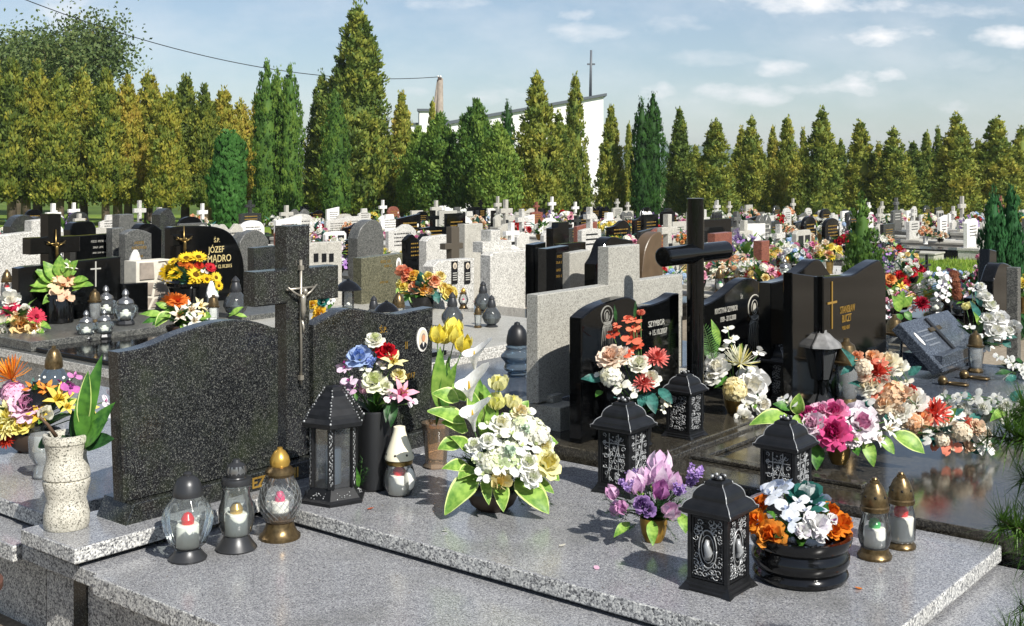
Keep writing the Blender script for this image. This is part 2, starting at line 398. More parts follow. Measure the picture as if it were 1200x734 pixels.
def flower(kind, c1, c2=None, q=3, seed=0):
    """unit flower: about 1 across, facing +Z (tulip, calla: 1 long)"""
    key = (kind, c1, c2, q, seed)
    if key in FL: return FL[key]
    st = random.getstate(); random.seed(hash(kind) % 97 + seed * 13 if False else sum(map(ord, kind)) + seed * 131)
    b = MB(); m = petalmat(c1); m2 = petalmat(c2) if c2 else m; n = q
    lo = q < 3
    if kind == 'rose':
        ring(b, 3, .03, -.02, .3, .24, 92, 118, m2, cup=-.25, n=n)
        ring(b, 4, .07, -.06, .36, .34, 78, 102, m2, off=.3, cup=-.25, n=n)
        ring(b, 5, .1, -.1, .42, .42, 62, 78, m, off=.1, cup=-.18, n=n)
        ring(b, 5, .12, -.14, .46, .46, 42, 22, m, off=.5, cup=-.12, n=n, ruf=.02)
        ring(b, 6, .13, -.17, .46, .48, 18, -14, m, off=.2, cup=-.1, n=n, ruf=.02)
    elif kind == 'rosebud':
        ring(b, 3, .03, -.05, .5, .4, 88, 108, m2, cup=-.3, n=n)
        ring(b, 4, .1, -.12, .62, .5, 74, 92, m, off=.4, cup=-.3, n=n)
        ring(b, 4, .12, -.14, .58, .5, 58, 66, m, cup=-.25, n=n)
        ring(b, 5, .06, -.2, .3, .1, 30, 70, STEM, n=2, shape='point')
    elif kind == 'peony':
        for i, (k, r0, L, e0, e1) in enumerate([(5, .04, .3, 88, 105), (7, .06, .36, 72, 88), (8, .08, .4, 52, 60), (9, .1, .44, 32, 22), (9, .11, .46, 12, -8)]):
            ring(b, k if not lo else max(4, k - 3), r0, -.02 * i, L, .3, e0, e1, m2 if i < 2 else m, off=i * .37, cup=-.1, n=n, ruf=.05, shape='wide')
    elif kind == 'lily':
        ring(b, 3, .03, 0, .6, .24, 55, -25, m, cup=-.12, n=max(3, n), shape='point', m0=m2)
        ring(b, 3, .03, -.02, .58, .18, 48, -30, m, off=.5, cup=-.1, n=max(3, n), shape='point', m0=m2)
        if not lo:
            for i in range(5):
                a = i * 2 * PI / 5; b.tube([(0, 0, 0), (.06 * math.cos(a), .06 * math.sin(a), .2), (.14 * math.cos(a), .14 * math.sin(a), .32)], [.012, .01, .02], petalmat('#b98a2e'), 4)
    elif kind == 'gerbera':
        k = 16 if lo else 26
        ring(b, k, .08, 0, .42, .1, 14, -6, m, n=n - 1, shape='thin', j=.06)
        ring(b, k - 4, .07, .03, .34, .09, 34, 14, m, off=.5, n=n - 1, shape='thin', j=.06)
        ring(b, 14, .03, .05, .14, .07, 60, 50, m2, n=2, shape='thin')
        b.ball((0, 0, .03), .1, m2, 8, 4, (1, 1, .5))
    elif kind == 'sunflower':
        k = 12 if lo else 18
        ring(b, k, .14, 0, .38, .15, 16, -10, m, n=n, shape='point', j=.08, cup=-.1)
        ring(b, k, .13, .02, .34, .14, 34, 8, m, off=.5, n=n, shape='point', j=.08, cup=-.1)
        b.ball((0, 0, .03), .17, m2, 10, 6, (1, 1, .45))
    elif kind == 'mum':
        for i, (e0, e1, L) in enumerate([(-8, 12, .46), (12, 34, .46), (32, 60, .43), (52, 84, .4), (74, 104, .34)]):
            ring(b, (9 if lo else 17) - 2 * i, .05, -.04, L, .1, e0, e1, m if i < 4 else m2, off=i * .4, n=n, shape='thin', cup=.3, j=.1)
    elif kind == 'spiky':
        for i in range(70 if not lo else 30):
            petal(b, rnd() * 2 * PI, .03, 0, ru(.45, .62), .045, ru(10, 80), ru(30, 95), m if i % 4 else m2, n=2, shape='thin')
    elif kind == 'tulip':
        ring(b, 3, .03, 0, 1.0, .62, 48, 122, m, cup=-.2, n=max(4, n), shape='leaf', j=.02)
        ring(b, 3, .03, .01, .96, .6, 56, 116, m2, off=.5, cup=-.2, n=max(4, n), shape='leaf', j=.02)
    elif kind == 'calla':
        vs = []; fs = []; nu = 14; nv = 6
        for i in range(nv + 1):
            s = i / nv
            for k in range(nu):
                a = 2 * PI * k / (nu - 1) - PI
                lip = max(0, math.cos(a)); r = .035 + .3 * s ** 2.2 * (1 + .25 * lip)
                h = s * (.72 + .34 * lip * s) - .1 * s ** 3 * (1 - lip)
                vs.append((r * math.cos(a) + .18 * lip * s ** 3, r * math.sin(a) * .9, h))
        for i in range(nv):
            for k in range(nu - 1): fs.append([i * nu + k, i * nu + k + 1, (i + 1) * nu + k + 1, (i + 1) * nu + k])
        b.add(vs, fs, m, True)
        b.tube([(0, 0, .15), (.02, 0, .5), (.03, 0, .68)], [.03, .035, .015], petalmat('#d9b53a'), 6)
    elif kind == 'orchid':
        ring(b, 3, .04, 0, .46, .22, 10, -10, m, off=.25, n=n, shape='point', cup=-.1)
        for a in (0.0, PI): petal(b, a, .03, .02, .5, .5, 12, -4, m, n=n, shape='round', cup=-.1, ruf=.02)
        ring(b, 3, .01, .03, .2, .12, 70, 20, m2, n=2, shape='round')
    elif kind == 'hydrangea':
        N = 18 if lo else 34
        for i in range(N):
            z = 1 - (i + .5) / N * 1.05; a = i * 2.39996; rr = math.sqrt(max(0, 1 - z * z))
            nrm = Vector((rr * math.cos(a), rr * math.sin(a), z)); fb = MB()
            for k in range(4): petal(fb, k * PI / 2 + ru(-.2, .2), .01, 0, .17, .16, 15, -15, m if (i % 5) else m2, n=2, shape='round')
            b.join(fb, Matrix.Translation(nrm * .4 * ru(.9, 1.1)) @ nrm.to_track_quat('Z', 'Y').to_matrix().to_4x4())
    elif kind == 'carnation':
        for i in range(16 if lo else 44):
            petal(b, rnd() * 2 * PI, .03, ru(-.1, .06), ru(.34, .46), .26, ru(0, 80), ru(-10, 80), m if i % 6 else m2, n=2, shape='wide', ruf=.07)
    elif kind == 'lavender':
        for i in range(7):
            a = rnd() * 2 * PI; t = ru(.1, .6); d = Vector((math.cos(a) * t, math.sin(a) * t, 1)).normalized()
            for k in range(10):
                c = d * (.15 + .07 * k)
                for w in range(3):
                    fb = MB(); petal(fb, rnd() * 6.3, .02, 0, .11, .08, 30, 10, m if (k + w) % 3 else m2, n=2, shape='round')
                    b.join(fb, Matrix.Translation(c))
    elif kind == 'berry':
        for i in range(14):
            b.ball((ru(-.4, .4), ru(-.4, .4), ru(-.1, .3)), .1, m, 6, 4)
    random.setstate(st)
    FL[key] = b
    return b
FLM = {}
def flower_mesh(kind, c1, c2=None, seed=0):
    key = (kind, c1, c2, seed)
    if key not in FLM: FLM[key] = flower(kind, c1, c2, 3, seed).mesh(kind)
    return FLM[key]
LF = {}
def leaf_mb(style='edged', width=.36, n=8, curl=-35, fold=.18, seed=0):
    key = (style, width, n, curl, fold, seed)
    if key in LF: return LF[key]
    b = MB(); st = random.getstate(); random.seed(seed + 5)
    if style == 'fern':
        b.tube([(0, 0, 0), (.5, 0, .06), (1, 0, .02)], [.012, .01, .004], STEM, 4)
        for i in range(15):
            x = .08 + .06 * i; L = width * .75 * math.sin(PI * (.12 + .82 * i / 14)) + .03
            for s in (-1, 1):
                b.add([(x, 0, .06), (x + .03, s * L * .5, .075), (x + .09, s * L, .03), (x + .055, s * L * .5, .06)], [[0, 1, 2, 3]], GREEN, True)
    elif style == 'needles':
        b.tube([(0, 0, 0), (1, 0, .05)], [.014, .006], STEM, 4)
        for i in range(46):
            x = ru(.05, 1); a = rnd() * 2 * PI; L = ru(.14, .26); d = Vector((.6, math.cos(a), math.sin(a))).normalized() * L
            s = Vector((0, -math.sin(a), math.cos(a))) * .014
            b.add([Vector((x, 0, .03)) - s, Vector((x, 0, .03)) + s, Vector((x, 0, .03)) + d], [[0, 1, 2]], DGREEN, True)
    else:
        cm, em = {'edged': (LGREEN, EDGE), 'green': (GREEN, GREEN), 'light': (LGREEN, LGREEN), 'dark': (DGREEN, DGREEN), 'teal': (TEAL, TEAL), 'darkedged': (GREEN, EDGE)}[style]
        sh = [.1, .62, .95, 1, .9, .68, .4, .02]; p = Vector((0, 0, 0)); vs = []; T = (-1, -.84, 0, .84, 1)
        for i in range(n + 1):
            s = i / n; qq = s * (len(sh) - 1); k = min(int(qq), len(sh) - 2); w = width * (sh[k] + (sh[k + 1] - sh[k]) * (qq - k)) / 2
            e = R(-curl * .5 + curl * s)
            nn = Vector((-math.sin(e), 0, math.cos(e)))
            wav = .02 * math.sin(s * 9 + seed)
            for t in T: vs.append(p + Vector((0, t * w, 0)) + nn * (fold * abs(t) * w * 1.6 + wav * t))
            p = p + Vector((math.cos(e), 0, math.sin(e))) / n
        fi = []; fe = []
        for i in range(n):
            for j in range(4):
                (fe if j in (0, 3) else fi).append([i * 5 + j, i * 5 + j + 1, i * 5 + j + 6, i * 5 + j + 5])
        b.add(vs, fi, cm, True); b.add(vs, fe, em, True)
    random.setstate(st); LF[key] = b
    return b
LFM = {}
def leaf_mesh(style, width, curl=-35, seed=0):
    w = round(width / .06) * .06
    key = (style, w, curl, seed)
    if key not in LFM: LFM[key] = leaf_mb(style, w, 8, curl, .18, seed).mesh('leaf' if style not in ('fern', 'needles') else style.replace('needles', 'sprig').replace('fern', 'fern_frond'))
    return LFM[key]
def frame_z(n, spin=0.0):
    return (n.normalized().to_track_quat('Z', 'Y') @ Quaternion((0, 0, 1), spin)).to_matrix().to_4x4()
CAMP = Vector((0, 0, H))
def leaf_matrix(a, b, up):
    x = (b - a); L = x.length; x = x.normalized(); y = up.cross(x)
    if y.length < .05: y = Vector((1, 0, 0)).cross(x)
    y.normalize(); z = x.cross(y)
    M = Matrix((x, y, z)).transposed().to_4x4(); M.translation = a
    return M @ Matrix.Scale(L, 4)
def pot_mb(kind, r, h, m):
    b = MB()
    if kind == 'bowl': pr = [(r * .6, 0), (r * .85, h * .3), (r, h * .75), (r, h), (r * .9, h), (r * .85, h * .8), (0, h * .75)]
    elif kind == 'cone': pr = [(r * .6, 0), (r * .65, h * .05), (r * .95, h * .92), (r, h * .93), (r, h), (r * .9, h), (r * .85, h * .85), (0, h * .8)]
    elif kind == 'vase': pr = [(r * .85, 0), (r * .95, h * .03), (r * .78, h * .1), (r * .82, h * .3), (r, h * .85), (r * 1.08, h * .9), (r * 1.08, h), (r * .95, h), (r * .9, h * .9), (0, h * .88)]
    elif kind == 'goblet': pr = [(r * .8, 0), (r * .85, h * .05), (r * .35, h * .15), (r * .4, h * .3), (r * .85, h * .6), (r, h), (r * .9, h), (r * .7, h * .75), (0, h * .7)]
    elif kind == 'cyl': pr = [(r * .9, 0), (r, h * .03), (r, h * .97), (r * .97, h), (r * .9, h), (r * .88, h * .85), (0, h * .82)]
    else: pr = [(r, 0), (r, h), (0, h)]
    b.lathe(pr, m, 24); return b
SITE = {}
def bouquet(label, base, pot, items, leaves=(), group=None, name='flower_arrangement', cat='flower arrangement', fill=None, dref=None, spread=.5, back=0, core=None, stems=True):
    """items: (kind, c1, c2, px, py, size_px, toward_camera_m); leaves: (style, px0, py0, px1, py1, width_px, toward_camera_m)"""
    base = Vector(base); d0 = dref if dref else base.y
    t = thing(name, label, cat, base, 0, group)
    ph = 0.0
    if pot:
        kind, r, h, m = pot; pot_mb(kind, r, h, m).build('pot' if kind in ('bowl', 'cone') else 'vase', t); ph = h
    c = core if core else base + Vector((0, 0, ph * .9))
    sm = MB(); pts = []
    for i, (k, c1, c2, px, py, sz, dd) in enumerate(items):
        p = P(px, py, d0 - dd); size = sz * p.y / F * .94
        n = (p - c).normalized() * .75 + (CAMP - p).normalized() * .55 + Vector((0, 0, .25)); n.normalize()
        if k in ('tulip', 'calla', 'rosebud'):
            n = ((p - c).normalized() + Vector((0, 0, .5)) + (CAMP - p).normalized() * (.15 if k != 'calla' else .45)).normalized()
            p0 = p - n * size * (.5 if k != 'rosebud' else .2)
        else: p0 = p - n * size * .1
        M = Matrix.Translation(p0 - base) @ frame_z(n, rnd() * 6.28 if k != 'calla' else ru(-.6, .6)) @ Matrix.Scale(size, 4)
        place(flower_mesh(k, c1, c2, i % 2), k if k not in ('mum', 'spiky') else 'chrysanthemum', t, M=M)
        pts.append(p0 - base)
        if stems:
            mid = (p0 - base) * .6 + (c - base) * .4 + Vector((0, 0, .02)) - n * .02
            sm.tube([c - base, mid, p0 - base], .0025, STEM, 4)
    for (st, x0, y0, x1, y1, w, dd) in leaves:
        a = P(x0, y0, d0 - dd * .4); b2 = P(x1, y1, d0 - dd); L = max(.01, (b2 - a).length)
        up = ((CAMP - a).normalized() + Vector((0, 0, 1)) * .9).normalized()
        M = Matrix.Translation(-base) @ leaf_matrix(a, b2, up)
        place(leaf_mesh(st, min(.9, w * a.y / F / L), -40 if st in ('edged', 'darkedged') else -25, int(x0) % 3), {'fern': 'fern_frond', 'needles': 'sprig'}.get(st, 'leaf'), t, M=M)
    if fill:
        styles, N, rad, zs = fill
        for i in range(N):
            a = rnd() * 2 * PI; el = ru(zs[0], zs[1]); d = Vector((math.cos(a) * math.cos(el), math.sin(a) * math.cos(el), math.sin(el)))
            L = rad * ru(.6, 1.05); st = random.choice(styles); s0 = (c - base) + d * rad * .08
            sm.join(leaf_mb(st, {'fern': .4, 'needles': .3}.get(st, .34), 4 if st not in ('fern', 'needles') else 8, -40, .18, i % 3), leaf_matrix(s0, s0 + d * L, Vector((0, 0, 1))))
    if back:   # flowers on the far side, so the arrangement is round
        ks = [it for it in items]
        for i in range(back):
            k, c1, c2, px, py, sz, dd = random.choice(ks)
            if k == 'calla': continue
            p = P(px + ru(-8, 8), py + ru(-6, 4), d0 + abs(dd) * .8 + ru(.01, .05)); size = sz * p.y / F
            n = ((p - c).normalized() + Vector((0, .8, .2))).normalized()
            place(flower_mesh(k, c1, c2, 0), k if k not in ('mum', 'spiky') else 'chrysanthemum', t, M=Matrix.Translation(p - base) @ frame_z(n, rnd() * 6) @ Matrix.Scale(size, 4))
    if sm.v: sm.build('foliage', t)
    return t

# ---------------------------------------------------------------- lanterns and grave candles
def spiral(c, r, turns, a0, sgn=1, n=14):
    out = []
    for i in range(n):
        t = i / (n - 1); rr = r * (1 - .82 * t); a = a0 + sgn * turns * 2 * PI * t
        out.append((c[0] + rr * math.cos(a), c[1] + rr * math.sin(a)))
    return out
def filigree(w, h, seed, style):
    """panel in the yz plane (centre origin) facing +x: plate, frame, scrollwork"""
    b = MB(); st = random.getstate(); random.seed(seed)
    b.box(-.004, 0, -w / 2, w / 2, -h / 2, h / 2, IRON)
    f = .006
    for (y0, y1, z0, z1) in ((-w/2, w/2, h/2 - f, h/2), (-w/2, w/2, -h/2, -h/2 + f), (-w/2, -w/2 + f, -h/2 + f, h/2 - f), (w/2 - f, w/2, -h/2 + f, h/2 - f)):
        b.box(0, .005, y0, y1, z0, z1, IRON, .0012)
    def curl(c, r, a0, sg, m=IRON_HI, rad=.0019):
        p = spiral(c, r, 1.1, a0, sg); b.tube([(.003 + .0015 * (i % 2), y, z) for i, (y, z) in enumerate(p)], [rad * (1 - .4 * i / len(p)) for i in range(len(p))], m, 4)
    def fill(skip=None, n=5, m_=8, r=.115):
        for i in range(n):
            for j in range(m_):
                y = (-.5 + (i + .5 + ru(-.22, .22)) / n) * (w - 2 * f); z = (-.5 + (j + .5 + ru(-.22, .22)) / m_) * (h - 2 * f)
                if skip and (y / (w * skip[0])) ** 2 + (z / (h * skip[1])) ** 2 < 1: continue
                curl((y, z), w * r * ru(.8, 1.15), rnd() * 6, random.choice((-1, 1)), IRON_HI if rnd() < .72 else IRON)
                if rnd() < .45: b.ball((.003, y + w * .07, z), .0045, IRON_HI, 5, 3, (.5, 1.2, .8))
    if style == 'oval':
        b.tube([(.004, w * .28 * math.cos(a), h * .3 * math.sin(a)) for a in [2 * PI * i / 24 for i in range(25)]], .0026, IRON_HI, 4)
        b.tube([(.003, w * .2 * math.cos(a), h * .22 * math.sin(a)) for a in [2 * PI * i / 24 for i in range(25)]], .0016, IRON_HI, 4)
        b.tube([(.004, 0, -.03), (.007, .006, -.01), (.007, -.002, .012), (.005, 0, .03)], [.012, .014, .01, .006], IRON_HI, 8)
        fill((.29, .31), 6, 10, .1)
    elif style == 'grid':
        for k in (-.2, .05, .28): b.box(.001, .005, -w/2 + f, w/2 - f, k * h - .0016, k * h + .0016, IRON_HI)
        for k in (-.18, .18): b.box(.001, .0048, k * w - .0016, k * w + .0016, -h/2 + f, h/2 - f, IRON_HI)
        b.tube([(.005, -.3 * w + .6 * w * t, -.4 * h + .8 * h * t + .05 * h * math.sin(t * 9)) for t in [i / 10 for i in range(11)]], .0024, IRON_HI, 4)
        for k in range(14):
            y = ru(-.36, .36) * w; z = ru(-.43, .43) * h
            for q in range(5): b.ball((.005, y + .0055 * math.cos(q * 1.257), z + .0055 * math.sin(q * 1.257)), .0036, IRON_HI, 5, 3, (.5, 1, 1))
        fill(None, 4, 8, .09)
    else: fill(None, 5, 8, .12)
    random.setstate(st); return b
Q2 = math.sqrt(2)
def sq(b, prof, m, n=4, smooth=False):
    k = 1 / math.cos(PI / n)
    b.lathe([(r * k, z) for r, z in prof], m, n, (0, 0, 0), smooth, PI / n)
def lantern_square(label, loc, h=.39, w=.14, style='oval', rz=TH, group=None):
    t = thing('grave_lantern', label, 'lantern', loc, rz, group)
    a = w / 2; hb = h * .66
    b = MB(); sq(b, [(a * 1.16, 0), (a * 1.17, h * .02), (a * 1.1, h * .03), (a * 1.1, h * .055), (a * 1.03, h * .065), (a * 1.02, h * .1), (a * .8, h * .1)], IRON)
    for sx in (-1, 1):
        for sy in (-1, 1):
            x = sx * a * 1.2; y = sy * a * 1.2; e = .012
            b.add([(x, y, 0), (x - sx * .03, y, 0), (x, y - sy * .03, 0), (x + sx * .006, y + sy * .006, 0), (x - sx * .02, y - sy * .02, h * .11)], [[3, 1, 4], [3, 4, 2], [1, 4, 2]], IRON)
    b.build('base', t)
    b = MB(); q = a * .86
    b.box(-q, q, -q, q, h * .09, hb, IRON)
    for sx in (-1, 1):
        for sy in (-1, 1): b.box(sx * a - (.014 if sx > 0 else 0), sx * a + (.014 if sx < 0 else 0), sy * a - (.014 if sy > 0 else 0), sy * a + (.014 if sy < 0 else 0), h * .088, hb, IRON, .002)
    b.build('body', t)
    ph = hb - h * .115
    me = filigree(w - .032, ph, 3, style).mesh('panel')
    for k in range(4):
        M = Matrix.Rotation(k * PI / 2, 4, 'Z') @ Matrix.Translation((a - .007, 0, h * .1 + ph / 2 + .002))
        place(me, 'panel', t, M=M)
    b = MB()
    rp = [(1.0, -.005), (1.14, .004), (1.2, .02), (1.28, .024), (1.29, .05), (1.2, .056), (1.16, .07), (1.12, .09), (1.03, .11), (.9, .128), (.86, .132), (.84, .16), (.8, .185), (.7, .215), (.55, .24), (.46, .248), (.44, .27), (.34, .285), (0, .286)]
    sq(b, [(a * r, hb + h * z) for r, z in rp], IRON)
    for k in range(4):
        an = PI / 4 + k * PI / 2
        b.tube([(a * Q2 * r * math.cos(an), a * Q2 * r * math.sin(an), hb + h * z) for r, z in rp[3:17]], .0022, IRON_HI, 4)
    b.build('roof', t)
    b = MB(); z = hb + h * .285
    b.lathe([(a * .3, z), (a * .33, z + h * .012), (a * .3, z + h * .02), (a * .22, z + h * .02), (0, z + h * .018)], IRON, 10)
    for k in range(8):
        an = k * PI / 4; b.ball((a * .28 * math.cos(an), a * .28 * math.sin(an), z + h * .028), a * .09, IRON_HI if k % 2 else IRON, 6, 4)
    b.build('finial', t)
    return t
def lantern_hex(label, loc, h=.49, w=.17, rz=0.0):
    t = thing('glass_lantern', label, 'lantern', loc, rz); a = w / 2; k = 1 / math.cos(PI / 6)
    b = MB(); b.lathe([(r * k, z) for r, z in [(a * 1.42, 0), (a * 1.42, .012), (a * 1.3, .02), (a * 1.05, .05), (a * 1.0, .06), (a * .9, .062)]], IRON, 6, smooth=False)
    for i in range(110):
        an = rnd() * 2 * PI; s = ru(1.12, 1.34); b.ball((a * s * math.cos(an), a * s * math.sin(an), .05 - (s - 1.05) * a * 1.1), .0032, IRON_MID if i % 3 else IRON_HI, 5, 3)
    b.build('base', t)
    b = MB(); z0, z1 = .06, h * .66
    for i in range(6):
        an = PI / 3 * i; c = Vector((a * k * .97 * math.cos(an), a * k * .97 * math.sin(an), 0))
        bb = MB(); bb.box(-.006, .006, -.014, .014, z0, z1, IRON, .002)
        for j in range(22):
            y = .006 * math.sin(j * 1.9); bb.ball((.007, y, z0 + .015 + j * .0108), ru(.002, .0046), IRON_MID if j % 3 else IRON_HI, 5, 3, (.5, 1, 1.6)); bb.ball((.006, -y * .9, z0 + .02 + j * .0108), .003, IRON_HI, 4, 3, (.5, 1, 1.5))
        b.join(bb, Matrix.Translation(c) @ Matrix.Rotation(an, 4, 'Z'))
    b.build('post_frame', t)
    for i in range(6):
        an = PI / 3 * (i + .5); b = MB(); s = a * .95
        b.box(-.0015, .0015, -s * .52, s * .52, z0, z1, CLEAR)
        o = b.build('glass_pane', t); o.matrix_basis = Matrix.Rotation(an, 4, 'Z') @ Matrix.Translation((s, 0, 0))
    b = MB(); b.lathe([(.03, .062), (.032, .07), (.032, .2), (.028, .205), (.0, .206)], mat('bluish_wax', '#c9d6e4', .5), 16); b.build('candle', t)
    b = MB(); b.lathe([(r * k, z) for r, z in [(a * 1.0, z1 - .004), (a * 1.4, z1 + .008), (a * 1.4, z1 + .024), (a * 1.2, z1 + .04), (a * 1.16, z1 + .054), (a * .96, z1 + .075), (a * .92, z1 + .088), (a * .7, z1 + .11), (a * .66, z1 + .122), (a * .4, z1 + .14), (a * .36, z1 + .155), (0, z1 + .16)]], IRON, 6, smooth=False)
    for i in range(6):
        an = PI / 3 * i
        for j in range(12):
            s = 1.36 - .08 * j; b.ball((a * k * s * math.cos(an + ru(-.05, .05)), a * k * s * math.sin(an + ru(-.05, .05)), z1 + .028 + .0105 * j), ru(.0026, .0062), IRON_MID if j % 3 else IRON_HI, 5, 3)
    b.build('roof', t)
    return t
CK = {}
def candle_parts(kind):
    """parts of a glass grave candle of kind, 1 unit = its height"""
    if kind in CK: return CK[kind]
    P_ = []
    def part(n, f):
        b = MB(); f(b); P_.append((n, b.mesh(n)))
    def insert(z0, r, h, m):
        part('candle', lambda b: (b.lathe([(r, z0), (r, z0 + h * .62), (r * .9, z0 + h * .66), (0, z0 + h * .66)], WAX, 14), b.lathe([(r * .55, z0 + h * .66), (r * .6, z0 + h * .8), (r * .35, z0 + h * .95), (0, z0 + h)], m, 10)))
    def cap(prof, m, holes=None, tip=None, tm=None):
        def f(b):
            b.lathe(prof, m, 22)
            if holes:
                for k in range(7):
                    a = k * 2 * PI / 7; b.ball((holes[0] * math.cos(a), holes[0] * math.sin(a), holes[1]), holes[2], mat('hole_dark', '#050505', .8), 6, 4)
            if tip: b.lathe(tip, tm, 14)
        part('cap', f)
    if kind == 'fluted':
        part('base', lambda b: b.lathe([(.215, 0), (.22, .02), (.19, .05), (.15, .1), (.14, .13), (.1, .13)], GREYCAP, 26))
        part('glass', lambda b: b.lathe([(.15, .13), (.2, .18), (.27, .36), (.29, .5), (.24, .62), (.18, .7), (.165, .74)], GLGREEN, 48, flute=.035, fn=12, fz=(.17, .66)))
        insert(.14, .13, .4, REDP)
        cap([(.17, .725), (.175, .76), (.165, .8), (.15, .86), (.12, .92), (.07, .955), (.05, .96), (.05, .985), (.03, 1.0), (0, 1.0)], GREYCAP)
    elif kind == 'bulb':
        part('base', lambda b: b.lathe([(.22, 0), (.225, .015), (.19, .06), (.15, .12), (.14, .155), (.1, .155)], GREYCAP, 30, flute=.02, fn=30, fz=(.01, .14)))
        part('glass', lambda b: b.lathe([(.14, .155), (.17, .2), (.2, .33), (.195, .45), (.16, .56), (.145, .63), (.165, .7), (.15, .73)], GLGREEN, 30))
        insert(.16, .125, .36, GOLD)
        cap([(.165, .72), (.17, .75), (.16, .785), (.11, .79), (.105, .8), (.115, .86), (.1, .93), (.05, .96), (.04, .99), (0, 1)], GREYCAP, tip=[(.1, .8), (.118, .86), (.102, .925), (.09, .93)], tm=STEEL)
    elif kind == 'egg':
        part('base', lambda b: b.lathe([(.225, 0), (.225, .03), (.19, .06), (.16, .12), (.15, .18), (.1, .18)], BRONZE, 32, flute=.03, fn=16, fz=(.02, .16)))
        part('glass', lambda b: (b.lathe([(.14, .18), (.17, .22), (.225, .33), (.24, .42), (.22, .52), (.17, .63), (.14, .7)], CLEAR, 26),
                                 b.lathe([(.15, .185), (.165, .2), (.18, .23), (.16, .26)], GLAMB, 26)))
        def net(b):
            prof = [(.17, .22), (.225, .33), (.24, .42), (.22, .52), (.17, .63)]
            def rz_(z):
                for (r0, z0), (r1, z1) in zip(prof, prof[1:]):
                    if z0 <= z <= z1: return r0 + (r1 - r0) * (z - z0) / (z1 - z0)
                return .17
            for s in (-1, 1):
                for k in range(18):
                    b.tube([(rz_(z) * 1.005 * math.cos(k * PI / 9 + s * (z - .22) * 4), rz_(z) * 1.005 * math.sin(k * PI / 9 + s * (z - .22) * 4), z) for z in [.22 + .041 * i for i in range(11)]], .0032, GLDIM, 3)
        part('cut_pattern', net)
        insert(.19, .1, .33, mat('pink_plastic', '#c9416b', .4))
        cap([(.15, .69), (.165, .72), (.16, .75), (.12, .79), (.1, .8)], BRONZE, tip=[(.1, .79), (.115, .84), (.1, .9), (.06, .96), (.03, .98), (.03, 1), (0, 1)], tm=GOLD)
    elif kind == 'cone':
        part('glass', lambda b: b.lathe([(.17, 0), (.19, .02), (.235, .16), (.24, .28), (.2, .4), (.17, .46)], CLEAR, 26))
        insert(.01, .16, .42, REDP)
        part('collar', lambda b: b.lathe([(.18, .44), (.2, .46), (.2, .5), (.18, .52), (.1, .52)], BRASS, 24))
        part('emblem', lambda b: b.ball((.16, -.12, .25), .11, WAX, 10, 8, (.75, .6, 1.5)))
        cap([(.215, .52), (.215, .56), (.18, .66), (.13, .8), (.09, .93), (.085, .99), (.05, 1.0), (0, .985)], mat('cream_plastic', '#e6dfc6', .45), holes=(.193, .6, .02))
    elif kind == 'bell':
        part('base', lambda b: b.lathe([(.21, 0), (.215, .03), (.19, .07), (.175, .08), (.17, .13), (.1, .13)], BRONZE, 26))
        part('glass', lambda b: b.lathe([(.165, .13), (.185, .18), (.205, .26), (.2, .36), (.17, .46), (.155, .54), (.165, .6)], CLEAR, 30, flute=.02, fn=10, fz=(.16, .45)))
        insert(.14, .13, .36, GREENP)
        cap([(.175, .59), (.18, .64), (.165, .655), (.17, .68), (.15, .78), (.11, .88), (.075, .93), (.06, .935), (.055, .97), (0, .97)], BRONZE, holes=(.143, .775, .02), tip=[(.03, .96), (.04, .98), (.03, 1), (0, 1)], tm=BRONZE)
    elif kind == 'bellred':
        part('base', lambda b: b.lathe([(.19, 0), (.195, .03), (.17, .07), (.155, .08), (.1, .08)], BRONZE, 26))
        part('glass', lambda b: b.lathe([(.155, .08), (.185, .12), (.19, .36), (.175, .46), (.155, .54), (.165, .6)], CLEAR, 26))
        insert(.09, .165, .5, REDP)
        cap([(.175, .59), (.18, .64), (.165, .655), (.17, .68), (.15, .78), (.11, .88), (.075, .93), (.06, .935), (.055, .97), (0, .97)], BRONZE, holes=(.143, .775, .02), tip=[(.03, .96), (.04, .98), (.03, 1), (0, 1)], tm=BRONZE)
    elif kind == 'ribbed':
        part('glass', lambda b: b.lathe([(.15, 0), (.2, .05)] + [(.27 + .035 * math.sin(i * .9) - .0016 * (i - 8) ** 2, .08 + .033 * i) for i in range(15)] + [(.15, .6)], GLBLUE, 28))
        cap([(.19, .58), (.2, .62), (.19, .72), (.16, .84), (.1, .92), (.06, .94), (.05, .98), (0, 1)], BLKMATT)
    elif kind == 'onion':
        part('base', lambda b: b.lathe([(.2, 0), (.2, .03), (.14, .06), (.1, .08)], GREYCAP, 20))
        part('glass', lambda b: b.lathe([(.12, .06), (.22, .14), (.29, .28), (.27, .4), (.18, .54), (.12, .62)], GLSMOKE, 40, flute=.03, fn=14))
        insert(.09, .1, .3, WAX)
        cap([(.13, .6), (.14, .66), (.12, .76), (.09, .84), (.1, .88), (.05, .95), (0, 1)], GREYCAP)
    elif kind == 'jar':
        part('base', lambda b: b.lathe([(.24, 0), (.25, .05), (.2, .14), (.16, .14)], GREYCAP, 8, smooth=False))
        part('glass', lambda b: b.lathe([(.2, .14), (.28, .22), (.33, .42), (.3, .52), (.2, .58)], GLGREEN, 40, flute=.03, fn=10))
        insert(.15, .15, .3, WAX)
        cap([(.2, .57), (.23, .61), (.2, .68), (.1, .74), (.07, .78), (.1, .85), (.07, .94), (0, 1)], STEEL)
    elif kind == 'tall':
        part('base', lambda b: b.lathe([(.18, 0), (.19, .04), (.14, .1), (.1, .1)], BRONZE, 22))
        part('glass', lambda b: b.lathe([(.13, .1), (.15, .14), (.17, .56), (.15, .62)], GLDIM, 30, flute=.03, fn=12))
